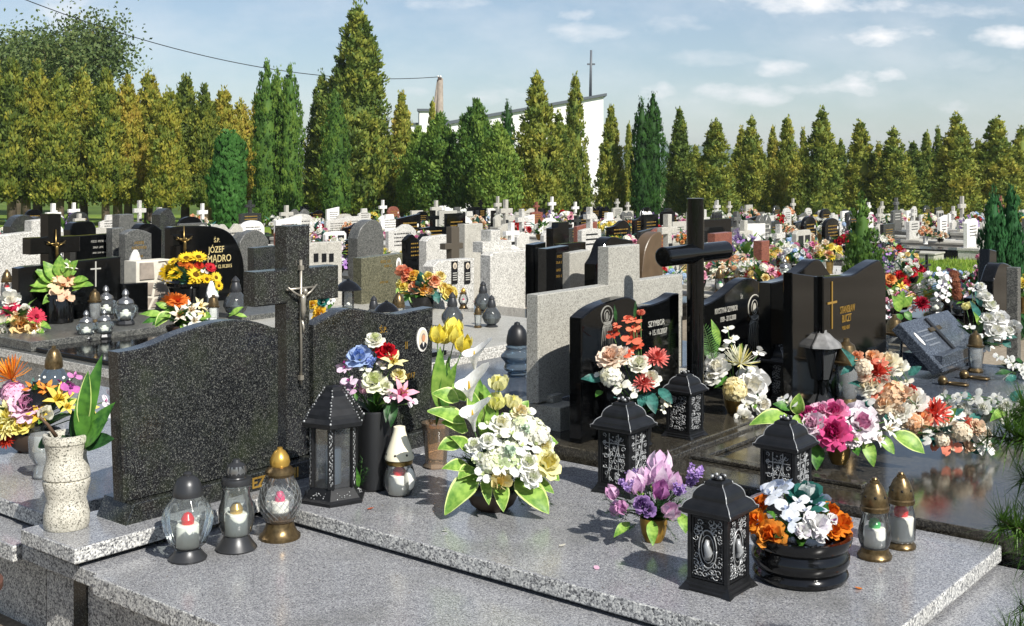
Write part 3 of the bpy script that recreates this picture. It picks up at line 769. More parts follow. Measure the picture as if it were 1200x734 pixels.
        cap([(.2, .61), (.21, .65), (.17, .67), (.16, .78), (.12, .9), (.05, .95), (.04, 1), (0, 1)], BRONZE)
    elif kind == 'dome':
        part('base', lambda b: b.lathe([(.2, 0), (.2, .05), (.15, .08), (.1, .08)], BLKMATT, 20))
        part('glass', lambda b: b.lathe([(.14, .08), (.15, .1), (.15, .68), (.14, .7)], CLEAR, 20))
        insert(.09, .11, .3, WAX)
        cap([(.34, .7), (.35, .72), (.3, .8), (.2, .89), (.08, .95), (.05, .96), (.04, 1.0), (0, 1)], PLASTIC)
    elif kind == 'sphere':
        part('base', lambda b: b.lathe([(.16, 0), (.17, .03), (.12, .06)], GREYCAP, 20))
        part('glass', lambda b: b.lathe([(.1, .05), (.2, .12), (.27, .3), (.26, .42), (.18, .55), (.13, .6)], GLBLUE, 28))
        def stars(b):
            st = random.getstate(); random.seed(4)
            for i in range(26):
                a = rnd() * 6.28; z = ru(.16, .5); r = .275 - abs(z - .34) * .25; b.ball((r * math.cos(a), r * math.sin(a), z), ru(.012, .03), WAX, 5, 4)
            random.setstate(st)
        part('star_stickers', stars)
        cap([(.14, .58), (.16, .62), (.15, .74), (.12, .86), (.08, .93), (.04, .95), (.035, 1), (0, 1)], BRONZE)
    CK[kind] = P_
    return P_
def candle(kind, label, loc, h, rz=0.0, group=None, name='grave_candle', cat='grave candle'):
    t = thing(name, label, cat, loc, rz, group, h)
    for n, me in candle_parts(kind): place(me, n, t)
    return t
# ---------------------------------------------------------------- helpers on the grave grid
def vu(px, u):
    t = (px - CX) / F
    return (t * (O0.y + u * UX.y) - (O0.x + u * UX.x)) / (VX.x - t * VX.y)
def zu(px, py, u):
    v = vu(px, u); p = W(u, v); return H - (py - YH) * p.y / F
def uv_of(p):
    q = Vector((p.x, p.y, 0)) - O0; return q.dot(UX), q.dot(VX)
def tomb(label, u, v, z=0.0, cat='tomb', name='tomb', group=None): return thing(name, label, cat, W(u, v, z), TH, group)
def smooth(pts, n=6):
    """Catmull-Rom through the top outline points (y,z)"""
    out = []
    for i in range(len(pts) - 1):
        p0 = pts[max(0, i - 1)]; p1 = pts[i]; p2 = pts[i + 1]; p3 = pts[min(len(pts) - 1, i + 2)]
        for k in range(n):
            t = k / n
            out.append(tuple(.5 * ((2 * b) + (-a + c) * t + (2 * a - 5 * b + 4 * c - d) * t * t + (-a + 3 * b - 3 * c + d) * t ** 3) for a, b, c, d in zip(p0, p1, p2, p3)))
    out.append(pts[-1]); return out
def slab_outline(y0, y1, z0, top):
    """headstone outline: straight sides, shaped top given left-to-right"""
    return [(y0, z0), (y1, z0)] + top[::-1]
def headstone(label, u, v0, v1, z0, top, th, m, name='headstone', cat='headstone', mside=None, bev=.006, group=None, flat=False):
    """top: list of (v, z); the stone's front face stands on plane u"""
    vc = (v0 + v1) / 2
    t = thing(name, label, cat, W(u, vc, z0), TH, group)
    tp = top if flat else smooth(top)
    MB().prism(slab_outline(v0 - vc, v1 - vc, 0, [(a - vc, b - z0) for a, b in tp]), -th, 0, m, bev, mside=mside).build('stone', t)
    return t, vc, z0
def inscribe(t, u0, vc, z0, lines, m, name='inscription', sq=.82):
    """lines: (text, px, py, cap height in px, u plane)"""
    for (s, px, py, hp, u) in lines:
        b = MB()
        v = vu(px, u); d = W(u, v).y; z = zu(px, py, u)
        if s[0] == '#':      # lettering too small to read in the photograph: chiselled strokes
            n = int(s[1:]); h = hp * d / F; w = h * .62
            for k in range(n):
                if k % 6 == 5: continue
                y = v - vc + (k - n / 2) * w; x = u - u0; zz = z - z0
                for (a0, a1, c0, c1) in random.sample([(.05, .25, 0, 1), (.55, .75, 0, 1), (.05, .75, .8, 1), (.05, .75, 0, .2), (.1, .7, .42, .58)], 3): b.box(x + .001 + .0003 * (k % 3), x + .003, y + a0 * w, y + a1 * w, zz + c0 * h, zz + c1 * h, m)
            b.build(name, t); continue
        text(b, s, hp * d / F / .72, (u - u0 + .0012, v - vc, z - z0), m, squeeze=sq)
        b.build(name, t)

# ================================================================ THE NEAR GRAVE
t = tomb('double grey granite grave in the foreground with a raised slab on its far half', 0, 0)
b = MB(); b.box(-.36, 2.88, .03, 1.98, -.02, .357, GR_SIDE, .004)
b.build('foundation_wall', t)
for x in (-.16, .95, 1.9): MB().box(x, x + .085, .022, .04, -.02, .356, GR_DARK, .002).build('pilaster', t)
MB().box(-.43, .097, -.03, 2.03, .362, .422, GR_TOP, .005, GR_SIDE).build('border_slab', t)
MB().box(.1, 2.97, -.062, 2.03, .358, .428, GR_TOP, .005, GR_SIDE).build('lower_slab', t)
b = MB(); b.box(-.34, -.04, -.03, 1.98, .42, .443, GR_DARK); b.build('recess', t); MB().box(.02, 2.47, .80, 1.98, .42, .443, GR_DARK).build('recess', t)
MB().box(-.37, -.001, -.068, 2.03, .443, .5, GR_TOP, .005, GR_SIDE).build('ledge', t)
MB().box(.002, 2.53, .75, 2.03, .442, .5, GR_TOP, .006, GR_SIDE).build('upper_slab', t)
b = MB(); b.prism([(.2, .499), (1.98, .499), (1.94, .575), (.235, .575)], -.3, -.095, GR_DARK, .004); pl = b.build('plinth', t)
for s_, px_ in (('EZ', 303), ('II', 347)):
    b = MB(); text(b, s_, .062, (-.0945, vu(px_, -.094), .515), GOLD, bold=.0012); b.build('inscription', pl)

hs1, vc, z0 = headstone('dark speckled granite headstone with a wavy top and no lettering, nearest of all', -.13, .215, .962, .576,
    [(.19, 1.148), (.32, 1.156), (.48, 1.194), (.66, 1.218), (.82, 1.203), (.962, 1.152)], .078, GR_DARK)
hs2, vc, z0 = headstone('dark speckled granite headstone with an oval portrait, right of the granite cross', -.13, 1.165, 1.92, .576,
    [(1.16, 1.15), (1.24, 1.176), (1.374, 1.204), (1.52, 1.178), (1.677, 1.149), (1.8, 1.153), (1.933, 1.158)], .078, GR_DARK)
inscribe(hs2, -.13, vc, z0, [('Ś.P.', 449, 390, 7, -.13), ('II', 476, 409, 9, -.13), ('.2017', 480, 444, 7, -.13)], GOLD)
b = MB(); pv = vu(494, -.13) - vc; pz = zu(494, 398, -.13) - z0
def oval(b, x, y, z, ry, rz, m, n=24): b.add([(x, y + ry * math.cos(2 * PI * i / n), z + rz * math.sin(2 * PI * i / n)) for i in range(n)], [list(range(n))], m)
por = MB(); por.lathe([(.0, 0), (.038, 0), (.038, .006), (.033, .009), (0, .009)], WHITEM, 24)
bb = MB(); bb.join(por, Matrix.Translation((.001, pv, pz)) @ Matrix.Scale(1.55, 4, (0, 0, 1)) @ Matrix.Rotation(PI / 2, 4, 'Y'))
oval(bb, .0112, pv, pz, .030, .05, mat('photo_background', '#cdbfa8', .4))
bb.add([(.0124, pv - .026, pz - .026), (.0124, pv - .02, pz - .038), (.0124, pv, pz - .05), (.0124, pv + .02, pz - .038), (.0124, pv + .026, pz - .026), (.0124, pv + .012, pz - .012), (.0124, pv - .012, pz - .012)], [list(range(7))], mat('photo_suit', '#23242a', .4))
bb.add([(.013, pv - .007, pz - .012), (.013, pv, pz - .036), (.013, pv + .007, pz - .012)], [[0, 1, 2]], mat('photo_shirt', '#d8d4cc', .4))
oval(bb, .0136, pv, pz + .012, .0125, .02, mat('photo_hair', '#8d857c', .4)); oval(bb, .0142, pv, pz + .008, .011, .017, mat('photo_skin', '#c08a68', .4))
bb.build('portrait', hs2)
# granite cross with a crucifix on its face
vc = 1.098
t = thing('stone_cross', 'dark speckled granite cross bearing a small silver crucifix, between the two wavy headstones', 'cross', W(-.16, vc, .576), TH)
def cross_outline(hw, ha, za0, za1, ztop): return [(-hw, 0), (hw, 0), (hw, za0), (ha, za0), (ha, za1), (hw, za1), (hw, ztop), (-hw, ztop), (-hw, za1), (-ha, za1), (-ha, za0), (-hw, za0)]
MB().prism(cross_outline(.066, .237, 1.255 - .576, 1.402 - .576, 1.59 - .576), -.085, 0, GR_DARK, .005).build('stone', t)
SILV = mat('tarnished_silver', '#a39d90', .35, .6)
cv = vu(351.5, -.155) - vc
b = MB(); zc = zu(351, 338, -.155) - .576
b.tube([(.012, cv, zc - .42), (.012, cv, zc + .125)], .0065, SILV, 8); b.tube([(.012, cv - .082, zc), (.012, cv + .082, zc)], .0055, SILV, 8)
b.box(.002, .02, cv - .01, cv + .01, zc - .4, zc - .38, SILV); b.box(.002, .02, cv - .01, cv + .01, zc + .08, zc + .1, SILV)
cr = b.build('crucifix', t)
def corpus(b, x, y, z, s, m):
    b.tube([(x, y, z + .06 * s), (x, y - .003 * s, z), (x, y, z - .11 * s), (x, y + .004 * s, z - .2 * s), (x - .02 * s, y, z - .36 * s)], [.03 * s, .055 * s, .042 * s, .05 * s, .02 * s], m, 8)
    b.tube([(x - .01, y, z - .33 * s), (x, y + .01 * s, z - .48 * s), (x, y, z - .56 * s)], [.026 * s, .022 * s, .012 * s], m, 6)
    for sg in (-1, 1): b.tube([(x, y + sg * .035 * s, z + .02 * s), (x, y + sg * .17 * s, z + .09 * s), (x - .004, y + sg * .3 * s, z + .19 * s)], [.024 * s, .018 * s, .014 * s], m, 6)
    b.ball((x + .02 * s, y + .02 * s, z + .1 * s), .05 * s, m, 8, 6, (1, .85, 1.2))
b = MB(); corpus(b, .026, cv, zc - .04, .27, SILV); b.build('figure', cr)

# ---------------------------------------------------------------- things standing on the near grave
ZS = .501; ZL = .429
t = thing('stone_vase', 'squat waisted vase of white speckled terrazzo on the ledge corner', 'vase', G(78, 617, ZS), 0)
MB().lathe([(.078, 0), (.082, .01), (.083, .05), (.074, .09), (.07, .105), (.082, .15), (.086, .17), (.084, .178), (.079, .182), (.085, .188), (.084, .21), (.073, .25), (.071, .265), (.076, .3), (.079, .315), (.083, .318), (.085, .335), (.083, .348), (.07, .348), (.066, .3), (.0, .29)], TERRA, 36).build('body', t)
vb = G(78, 617, ZS)
bouquet('tall curled glossy green leaves with a dry twig standing in the terrazzo vase', vb + Vector((0, 0, .3)), None, [],
    [('green', 92, 525, 122, 412, 24, 0), ('green', 95, 520, 100, 440, 22, .03), ('dark', 92, 530, 108, 455, 26, -.02), ('green', 95, 528, 138, 470, 20, .02), ('green', 98, 520, 128, 492, 34, .04), ('dark', 100, 525, 135, 515, 26, .02), ('dark', 62, 515, 45, 525, 18, 0), ('darkedged', 97, 500, 104, 432, 16, .04), ('dark', 90, 520, 85, 480, 14, -.05)],
    name='potted_leaves', cat='plant', fill=(('dark',), 7, .1, (.1, .9)))
b = MB(); p = [P(66, 512, 4.44), P(56, 498, 4.42), P(46, 488, 4.4)]
tw = thing('dry_twig', 'bare brown twig leaning out of the terrazzo vase', 'twig', p[0]); MB().tube([q - p[0] for q in p], [.008, .006, .004], TWIG, 6).build('stem', tw)

candle('fluted', 'fluted glass grave candle with red flame insert and dark grey cap, left of the trio', G(220, 655, ZL), .315)
candle('bulb', 'clear bulb shaped grave candle with gold flame insert and silver topped cap', G(277, 643, ZL), .335)
candle('egg', 'cut glass egg shaped grave candle on a gilt foot with a gold egg cap', G(328, 630, ZL), .345)
candle('cone', 'small clear glass grave candle with a cream cone cap and white emblem', G(468, 579, ZS), .28)
lantern_hex('six sided black lantern with glass panes and silver worn edges', G(391, 584, ZS), .455, .17, TH + .2)
lantern_square('black iron lantern with oval scroll panels at the front corner of the slab', G(842, 688, ZS), .365, .145, 'oval')
lantern_square('black iron lantern with vine and lattice panels below the coral bouquet', G(731, 575, ZS), .392, .155, 'grid')
lantern_square('black iron lantern with lattice panels behind the black flower bowl', G(921, 598, ZS), .375, .148, 'grid')
candle('bell', 'glass grave candle with bronze bell cap and green flame insert on a wide foot', G(1025, 653, ZS), .275)
candle('bellred', 'glass grave candle with bronze bell cap and red topped white insert', G(1056, 641, ZS), .265)

bouquet('black cylindrical vase of mixed roses and lilies, blue, red, cream and pink', G(438, 572, ZS), ('cyl', .072, .33, BLKMATT), [
    ('rose', '#f1efdf', '#d9e0a8', 439, 396, 23, .02), ('rose', '#a9bfe6', '#6f8fd0', 420, 415, 30, .04), ('rose', '#c91f2d', '#8d1220', 454, 410, 25, .03),
    ('lily', '#f0e9b0', '#e2d26a', 461, 424, 36, .05), ('rose', '#eef0d4', '#d6dfa0', 438, 444, 30, .07), ('rose', '#f0efe0', '#dfe3b6', 452, 452, 20, .07), ('lily', '#efb6c8', '#d1618c', 471, 461, 40, .07),
    ('orchid', '#e9d0e2', '#8d2f72', 404, 431, 20, .05), ('orchid', '#ead6e6', '#8d2f72', 409, 446, 22, .06), ('orchid', '#dcb9d4', '#7d2463', 413, 455, 18, .06), ('orchid', '#f2ecf0', '#a95c95', 484, 472, 16, .06), ('orchid', '#f3f0e6', '#d8dcb0', 428, 432, 16, .05), ('orchid', '#f0eee2', '#d8dcb0', 447, 428, 15, .05), ('rose', '#f1e6b0', '#dccf70', 468, 438, 18, .05), ('lavender', '#8fa6dc', '#5f78bc', 433, 432, 22, .03), ('orchid', '#f0dbe6', '#c76a9a', 458, 466, 18, .09), ('rosebud', '#e7b3c6', '#c76a94', 428, 456, 16, .06)],
    [('green', 440, 470, 437, 455, 14, .08), ('light', 443, 470, 452, 456, 12, .09), ('green', 440, 474, 430, 468, 12, .08), ('light', 445, 474, 457, 472, 12, .09), ('dark', 462, 470, 458, 502, 12, .1), ('dark', 455, 470, 452, 496, 9, .1), ('green', 415, 455, 418, 470, 8, .06), ('dark', 428, 420, 432, 432, 12, .03)],
    fill=(('dark', 'green'), 16, .12, (.15, 1.2)), back=5)
bouquet('low conifer sprig tucked beside the hexagonal lantern', G(418, 580, ZS), None, [], [('needles', 421, 570, 425, 537, 12, .02), ('needles', 421, 570, 415, 552, 12, .03), ('needles', 422, 570, 432, 548, 12, .03), ('green', 420, 572, 416, 545, 8, .04)], name='sprig_bunch', cat='sprig')
bouquet('yellow tulips in a ribbed amber glass vase beside the portrait headstone', G(511, 547, ZS), ('vase', .062, .2, GLAMB), [
    ('tulip', '#f2e36a', '#e9d54a', 513, 391, 25, .02), ('tulip', '#f2e36a', '#ecd94f', 533, 391, 25, .03), ('tulip', '#f1e47a', '#e9d54a', 543, 402, 25, .05), ('rosebud', '#efe27a', '#e5d350', 521, 397, 18, .0)],
    [('light', 514, 480, 516, 405, 20, .03), ('light', 520, 475, 536, 424, 12, .05), ('light', 516, 480, 508, 425, 16, .02), ('green', 522, 480, 522, 430, 14, .03), ('light', 518, 480, 527, 415, 12, -.02)], back=2)
bouquet('big white and lemon arrangement of callas, hydrangeas and roses with large leaves', G(577, 596, ZS), ('bowl', .1, .07, mat('brown_pot', '#3a2c22', .5)), [
    ('calla', '#f3f2ec', None, 555, 418, 44, .0), ('calla', '#f3f2ec', None, 549, 455, 52, .05), ('calla', '#eef0ee', None, 553, 487, 48, .09),
    ('rosebud', '#f1edb4', '#e3dc7c', 585, 448, 28, .0), ('rosebud', '#ecea9c', '#d6d868', 581, 471, 26, .03),
    ('hydrangea', '#f2f3e2', '#dfe8bf', 616, 500, 40, .05), ('hydrangea', '#eef2dc', '#cfdfae', 597, 534, 46, .11), ('hydrangea', '#f3f2de', '#dce6b8', 576, 541, 32, .13), ('orchid', '#f6f6ee', '#d4e0a8', 602, 486, 26, .03), ('orchid', '#f5f5ea', '#d4e0a8', 620, 484, 24, .03), ('orchid', '#f6f5ee', '#d4e0a8', 634, 500, 24, .04), ('orchid', '#f4f4e6', '#cfdca0', 628, 520, 26, .09), ('orchid', '#f6f6ee', '#d4e0a8', 612, 522, 28, .13), ('orchid', '#f3f4e2', '#cfdca0', 600, 508, 28, .12), ('orchid', '#f5f5ec', '#d4e0a8', 584, 512, 26, .1), ('orchid', '#f4f5e6', '#d4e0a8', 577, 528, 24, .13), ('orchid', '#f6f6f0', '#d4e0a8', 608, 548, 26, .17), ('orchid', '#f4f4ea', '#cfdca0', 588, 548, 24, .17), ('rose', '#f4f3e6', '#dfe6b8', 620, 540, 24, .15), ('carnation', '#c6d8c0', '#8aa58c', 598, 528, 18, .16), ('carnation', '#cfe0c8', '#8aa58c', 617, 502, 16, .1), ('hydrangea', '#f6f4e4', '#e6e8c4', 632, 508, 30, .06),
    ('rose', '#f4f3ea', '#e0e6c0', 555, 520, 20, .1), ('rose', '#efe6c2', '#e6cf94', 611, 480, 22, .03), ('rose', '#f1eab0', '#e6d878', 643, 541, 36, .11), ('rose', '#f3edc4', '#e6d890', 639, 522, 24, .07), ('rosebud', '#efe2a8', '#e0c678', 587, 563, 30, .17), ('rose', '#f5f4ec', '#e4e8cc', 625, 558, 25, .16), ('rose', '#f4f4ec', '#e4e8cc', 572, 515, 22, .12), ('rose', '#f5f3e4', '#e6e2b8', 588, 494, 26, .06), ('orchid', '#f6f6ee', '#d4e0a8', 572, 496, 24, .06), ('rosebud', '#f0ecb4', '#e0da80', 600, 470, 24, .01), ('orchid', '#f5f5ec', '#d4e0a8', 566, 556, 24, .16), ('rose', '#f5f4ea', '#e2e6c0', 640, 516, 24, .05), ('orchid', '#f5f5ec', '#d4e0a8', 648, 532, 22, .06), ('carnation', '#f4f5ea', '#cfdca8', 562, 538, 22, .13)],
    [('edged', 538, 470, 505, 462, 22, .02), ('edged', 545, 495, 499, 483, 22, .05), ('edged', 548, 505, 516, 496, 22, .05), ('edged', 552, 548, 516, 551, 20, .1), ('edged', 560, 500, 548, 452, 20, .02), ('light', 566, 505, 560, 440, 18, -.02), ('edged', 540, 520, 512, 528, 22, .07), ('light', 580, 500, 566, 450, 16, .02), ('edged', 550, 530, 526, 512, 18, .08), ('edged', 630, 548, 656, 565, 22, .1), ('edged', 556, 548, 536, 563, 18, .12), ('edged', 560, 556, 521, 606, 30, .16), ('edged', 568, 560, 573, 594, 14, .17), ('edged', 586, 566, 590, 602, 20, .17), ('edged', 604, 562, 644, 605, 32, .16), ('edged', 618, 560, 650, 580, 18, .12), ('edged', 640, 555, 655, 552, 12, .06), ('light', 570, 520, 566, 462, 16, 0), ('light', 575, 510, 574, 470, 14, .03), ('light', 584, 515, 590, 482, 12, .03), ('edged', 545, 470, 530, 450, 16, -.04), ('edged', 620, 520, 655, 520, 22, -.06), ('edged', 600, 500, 620, 470, 20, -.1),
     ('needles', 556, 540, 524, 535, 12, .04), ('needles', 600, 570, 612, 592, 14, .14), ('needles', 556, 536, 530, 520, 12, 0), ('needles', 630, 560, 646, 592, 12, .1)],
    fill=(('dark', 'edged', 'needles'), 30, .2, (.1, 1.1)), back=6)
b = MB(); p = [P(572, 560, 4.6), P(543, 490, 4.55), P(535, 455, 4.56), P(520, 448, 4.57)]
bouquet('lilac tulip arrangement with lavender and dark sprigs in a small gold pot', G(766, 634, ZS), ('bowl', .05, .085, mat('gold_plastic_pot', '#8a6a24', .35, .3)), [
    ('tulip', '#ead2e6', '#dcb4d6', 744, 566, 31, .05), ('tulip', '#ead2e6', '#dcb4d6', 756, 557, 26, .0), ('tulip', '#edd6e8', '#dfb8d8', 775, 555, 32, .02), ('tulip', '#c07fb8', '#a9609f', 774, 574, 27, .07), ('tulip', '#ead2e6', '#dcb4d6', 790, 564, 25, .02), ('tulip', '#ecd0e2', '#deb2d2', 787, 598, 28, .1),
    ('tulip', '#e2bcd8', '#d2a0c8', 717, 577, 20, .05), ('rosebud', '#d9a4cc', '#c184b6', 728, 595, 20, .1), ('rose', '#9a7bb0', '#5d3f78', 752, 590, 22, .1), ('rose', '#8f70a8', '#5d3f78', 760, 596, 18, .11), ('lavender', '#b79ad0', '#8468a8', 806, 570, 40, .0), ('lavender', '#b79ad0', '#7d60a4', 738, 575, 26, .06), ('lavender', '#a98bc6', '#7d60a4', 793, 580, 26, .05)],
    [('light', 764, 610, 765, 641, 14, .12), ('light', 798, 602, 804, 626, 14, .08), ('light', 738, 612, 719, 631, 12, .08), ('light', 755, 590, 746, 576, 12, .06), ('light', 770, 585, 762, 570, 10, .07), ('light', 778, 605, 790, 612, 12, .1), ('needles', 735, 605, 709, 585, 14, .04), ('needles', 735, 610, 712, 600, 14, .05), ('needles', 745, 615, 735, 622, 12, .1), ('needles', 780, 615, 792, 632, 14, .09), ('needles', 785, 610, 806, 612, 14, .05), ('needles', 740, 595, 722, 570, 12, .02)],
    fill=(('needles', 'dark'), 26, .15, (.0, 1.0)), back=4)
b = MB(); petal(b, 0, 0, .002, .03, .022, 8, 20, mat('orange_leaf', '#b5532a', .7), n=3, shape='leaf')
tag(b.build('fallen_leaf', None, G(430, 597, ZS)), 'tiny orange fallen leaf on the slab edge below the white cone candle', 'leaf')
for k, (px, py, c_, lab) in enumerate([(655, 640, '#efe9d8', 'cream fallen petal on bare slab left of the lilac tulips'), (700, 668, '#e6b9cf', 'pink fallen petal on bare slab left of the front lantern'), (1010, 690, '#e0822e', 'orange fallen petal on the slab right of the black bowl'), (520, 622, '#f2f0e6', 'white fallen petal before the big white arrangement')]):
    b = MB(); petal(b, k * 1.7, 0, .002, .024, .02, 5, 25, petalmat(c_), n=3, shape='round'); tag(b.build('fallen_petal', None, G(px, py, ZS)), lab, 'petal')
b = MB(); st = random.getstate(); random.seed(77); LIT = mat('dry_litter', '#4d4030', .9, var=.4, vs=60)
for k in range(420):
    u_, v_ = ru(.05, 2.5), ru(.0, 2.0); z_ = .5008
    if v_ < .75: u_ = ru(.12, 2.5); z_ = .4288
    if k % 5 == 0: u_, v_, z_ = ru(-.35, -.02), ru(0, 2), .5008
    if -.35 < u_ < -.05 and v_ > .18: continue
    p = W(u_, v_, z_); a = rnd() * 6.28; L_ = ru(.003, .011) * (1 if k % 6 else 1.8); w_ = ru(.0008, .0022); d_ = Vector((math.cos(a), math.sin(a), ru(0, .25))) * L_; e_ = Vector((-math.sin(a), math.cos(a), .1)) * w_
    b.add([p - d_ * .5, p + e_, p + d_ * .5 + Vector((0, 0, .0015)), p - e_], [[0, 1, 2, 3]], LIT)
random.setstate(st); tag(b.build('litter'), 'crumbs of dry needles and dirt scattered over the near slabs', 'litter', kind='stuff')
# black bowl
t0 = G(938, 684, ZS); t0.y += .07; bc = Vector((t0.x * 1.018, t0.y, ZS))
t = thing('flower_bowl', 'wide black glazed oval bowl with ridged sides at the slab front', 'bowl', bc, 0, None)
MB().lathe([(.135, 0), (.148, .004), (.155, .018), (.15, .03), (.143, .036), (.15, .045), (.158, .062), (.158, .08), (.15, .092), (.147, .1), (.153, .106), (.162, .12), (.167, .138), (.167, .146), (.15, .146), (.146, .12), (0, .115)], PLASTIC, 48).build('body', t)
bouquet('orange roses and pale blue white orchids filling the black bowl', bc + Vector((0, 0, .12)), None, [
    ('rose', '#e8932e', '#d9681a', 883, 609, 30, .03), ('rose', '#ec9a3e', '#dd6c1c', 901, 626, 36, .09), ('rose', '#d9701c', '#b9480f', 889, 591, 20, -.02), ('rose', '#e57f22', '#cf5a12', 974, 598, 32, -.02), ('rose', '#ea8a2c', '#d25f14', 989, 611, 32, .0), ('rose', '#e88626', '#cf5a12', 979, 620, 22, .05),
    ('orchid', '#dfe4ec', '#9fa9c0', 901, 578, 36, .0), ('orchid', '#cfd8e8', '#8d9cc0', 916, 572, 32, -.04), ('orchid', '#e6e9ee', '#a8b2cc', 922, 596, 34, .05), ('orchid', '#eceef0', '#b6bccc', 937, 588, 28, .03), ('orchid', '#cdd9ec', '#8fa2c8', 960, 590, 28, -.01), ('orchid', '#dfe6f0', '#9aaacc', 926, 610, 30, .09), ('orchid', '#f0f0ee', '#b8bccc', 944, 598, 24, .06),
    ('rose', '#2f6a62', '#dfe6e4', 946, 577, 46, -.03), ('carnation', '#f2f1ee', '#e3ddE6', 958, 616, 46, .09), ('carnation', '#f1f0ec', '#dcd4e0', 940, 622, 26, .11), ('carnation', '#efeeea', '#9a5a90', 975, 608, 20, .05)],
    [('green', 910, 610, 898, 600, 10, .05), ('dark', 930, 625, 905, 632, 16, .11), ('needles', 935, 625, 912, 632, 14, .11), ('green', 965, 605, 970, 590, 10, .0)],
    fill=(('dark', 'green'), 26, .12, (.0, .9)), back=8)
# ================================================================ GRAVE BEHIND: black stones, cylinder cross
t = tomb('wet dark brown granite grave reflecting flowers, behind the near grave', 1, 2.08)
MB().box(-.05, 2.9, .0, 2.0, -.02, .46, BROWNBLK, .005).build('foundation_wall', t)
MB().box(.0, 2.0, -.025, 2.0, .465, .533, BROWNBLK, .006).build('cover_slab', t)
MB().box(-.9, -.02, .0, 2.45, .0, .552, BROWNBLK, .006).build('plinth', t); MB().box(-.019, .03, -.01, 2.4, .5, .545, BROWNBLK, .005).build('edging', t)
b = MB(); b.box(.1, .9, .22, .28, .534, .552, BROWNBLK, .004); b.box(.1, .16, .28, 1.9, .534, .552, BROWNBLK, .004); b.build('slab_trim', t)
ZP = .553
# grey monument with a cross-like raised middle, seen behind the black stones
ug = .25
t = thing('granite_monument', 'plain warm grey granite wall stone with raised square middle, behind the black stones', 'monument', W(ug, 2.9, .55), TH)
b = MB(); b.prism(slab_outline(-.62, .76, .13, [(-.62, .664), (-.003, .666), (-.001, .868), (.3, .868), (.302, .668), (.76, .668)]), -.075, 0, GR_TAN, .004); b.build('stone', t)
MB().box(-.2, .12, -.6, -.44, .0, .12, GR_TAN, .004).build('foot_block', t); MB().box(-.1, .03, -.54, -.46, .121, .16, GR_TAN, .003).build('spacer', t); MB().box(-.2, .12, .4, .7, .0, .135, GR_TAN, .004).build('foot_block', t)
uh = .6
hs3, vc, z0 = headstone('black polished headstone with twin curved lobes and an engraved haloed figure', uh, 2.16, 3.04, ZP,
    [(2.16, 1.14), (2.26, 1.178), (2.4, 1.2), (2.545, 1.207), (2.62, 1.185), (2.645, 1.152), (2.7, 1.15), (2.8, 1.15), (2.92, 1.165), (3.0, 1.185), (3.037, 1.183)], .075, BLACK)
inscribe(hs3, uh, vc, z0, [('SZYMBOR', 769, 382, 7, uh), ('+ 15.10.2007', 771, 392, 6.5, uh)], SILVERL)
def holy_outline(t, u0, vc, z0, px, py, hpx, u, m):
    """thin engraved figure: halo ring, veil and robe folds"""
    v = vu(px, u); d = W(u, v).y; k = hpx * d / F; z = zu(px, py, u) - z0; y = v - vc; b = MB(); x = u - u0 + .001
    rr = .0028
    b.tube([(x, y + .24 * k * math.cos(a), z + .3 * k + .22 * k * math.sin(a)) for a in [i * PI / 10 for i in range(21)]], rr * 1.6, m, 4)
    b.tube([(x, y + .11 * k * math.cos(a), z + .3 * k + .13 * k * math.sin(a)) for a in [i * PI / 8 for i in range(17)]], rr, m, 4)
    oval(b, x + .0008, y, z + .29 * k, .06 * k, .09 * k, m, 14)
    for f in (-.3, -.2, -.1, 0, .1, .2, .3):
        b.tube([(x, y + f * .35 * k, z + .16 * k), (x, y + f * .7 * k + .02 * k, z - .1 * k), (x, y + f * .8 * k, z - .5 * k)], rr, m, 4)
    for s in (-1, 1): b.tube([(x, y + s * .1 * k, z + .15 * k), (x, y + s * .22 * k, z), (x, y + s * .02 * k, z + .05 * k)], rr * 1.3, m, 4)
    b.build('engraving', t)
holy_outline(hs3, uh, vc, z0, 711, 385, 50, uh, mat('engraved_grey', '#77766f', .6))
uc = .75
t = thing('black_cross', 'tall cross of black round pillars with a thick horizontal arm, centre right', 'cross', W(uc, 2.945, ZP), TH)
b = MB(); b.lathe([(.044, 0), (.044, 1.13), (.04, 1.134), (0, 1.134)], BLACK, 32); b.build('shaft', t)
b = MB(); bb = MB(); bb.lathe([(0, -.315), (.042, -.315), (.049, -.308), (.049, .308), (.042, .315), (0, .315)], BLACK, 32)
b.join(bb, Matrix.Translation((0, 0, 1.405 - ZP)) @ Matrix.Rotation(-PI / 2, 4, 'X')); b.build('arm', t)
um = .4
hs4, vc, z0 = headstone('black headstone with a single wave top and engraved veiled woman, right of the cylinder cross', um, 3.62, 4.40, ZP,
    [(3.62, 1.05), (3.74, 1.062), (3.9, 1.1), (4.05, 1.15), (4.18, 1.168), (4.3, 1.145), (4.39, 1.075)], .075, BLACK)
inscribe(hs4, um, vc, z0, [('Ś.P.', 869, 350, 4.5, um), ('KRYSTYNA SZYMBOR', 851, 366, 6.5, um), ('1939 - 27.12.2008', 853, 376, 6, um)], SILVERL, sq=.62)
holy_outline(hs4, um, vc, z0, 884, 380, 66, um, mat('engraved_light', '#a8a59a', .6))
lantern_square('small black lantern with lacy panels standing at the foot of the cylinder cross', W(.88, 2.62, ZP), .315, .13, 'lace')
lantern_square('small black lantern with lacy panels beside the white arrangement, right of the veiled woman stone', G(912, 466, ZP), .3, .13, 'lace')
base = W(.82, 2.33, ZP)
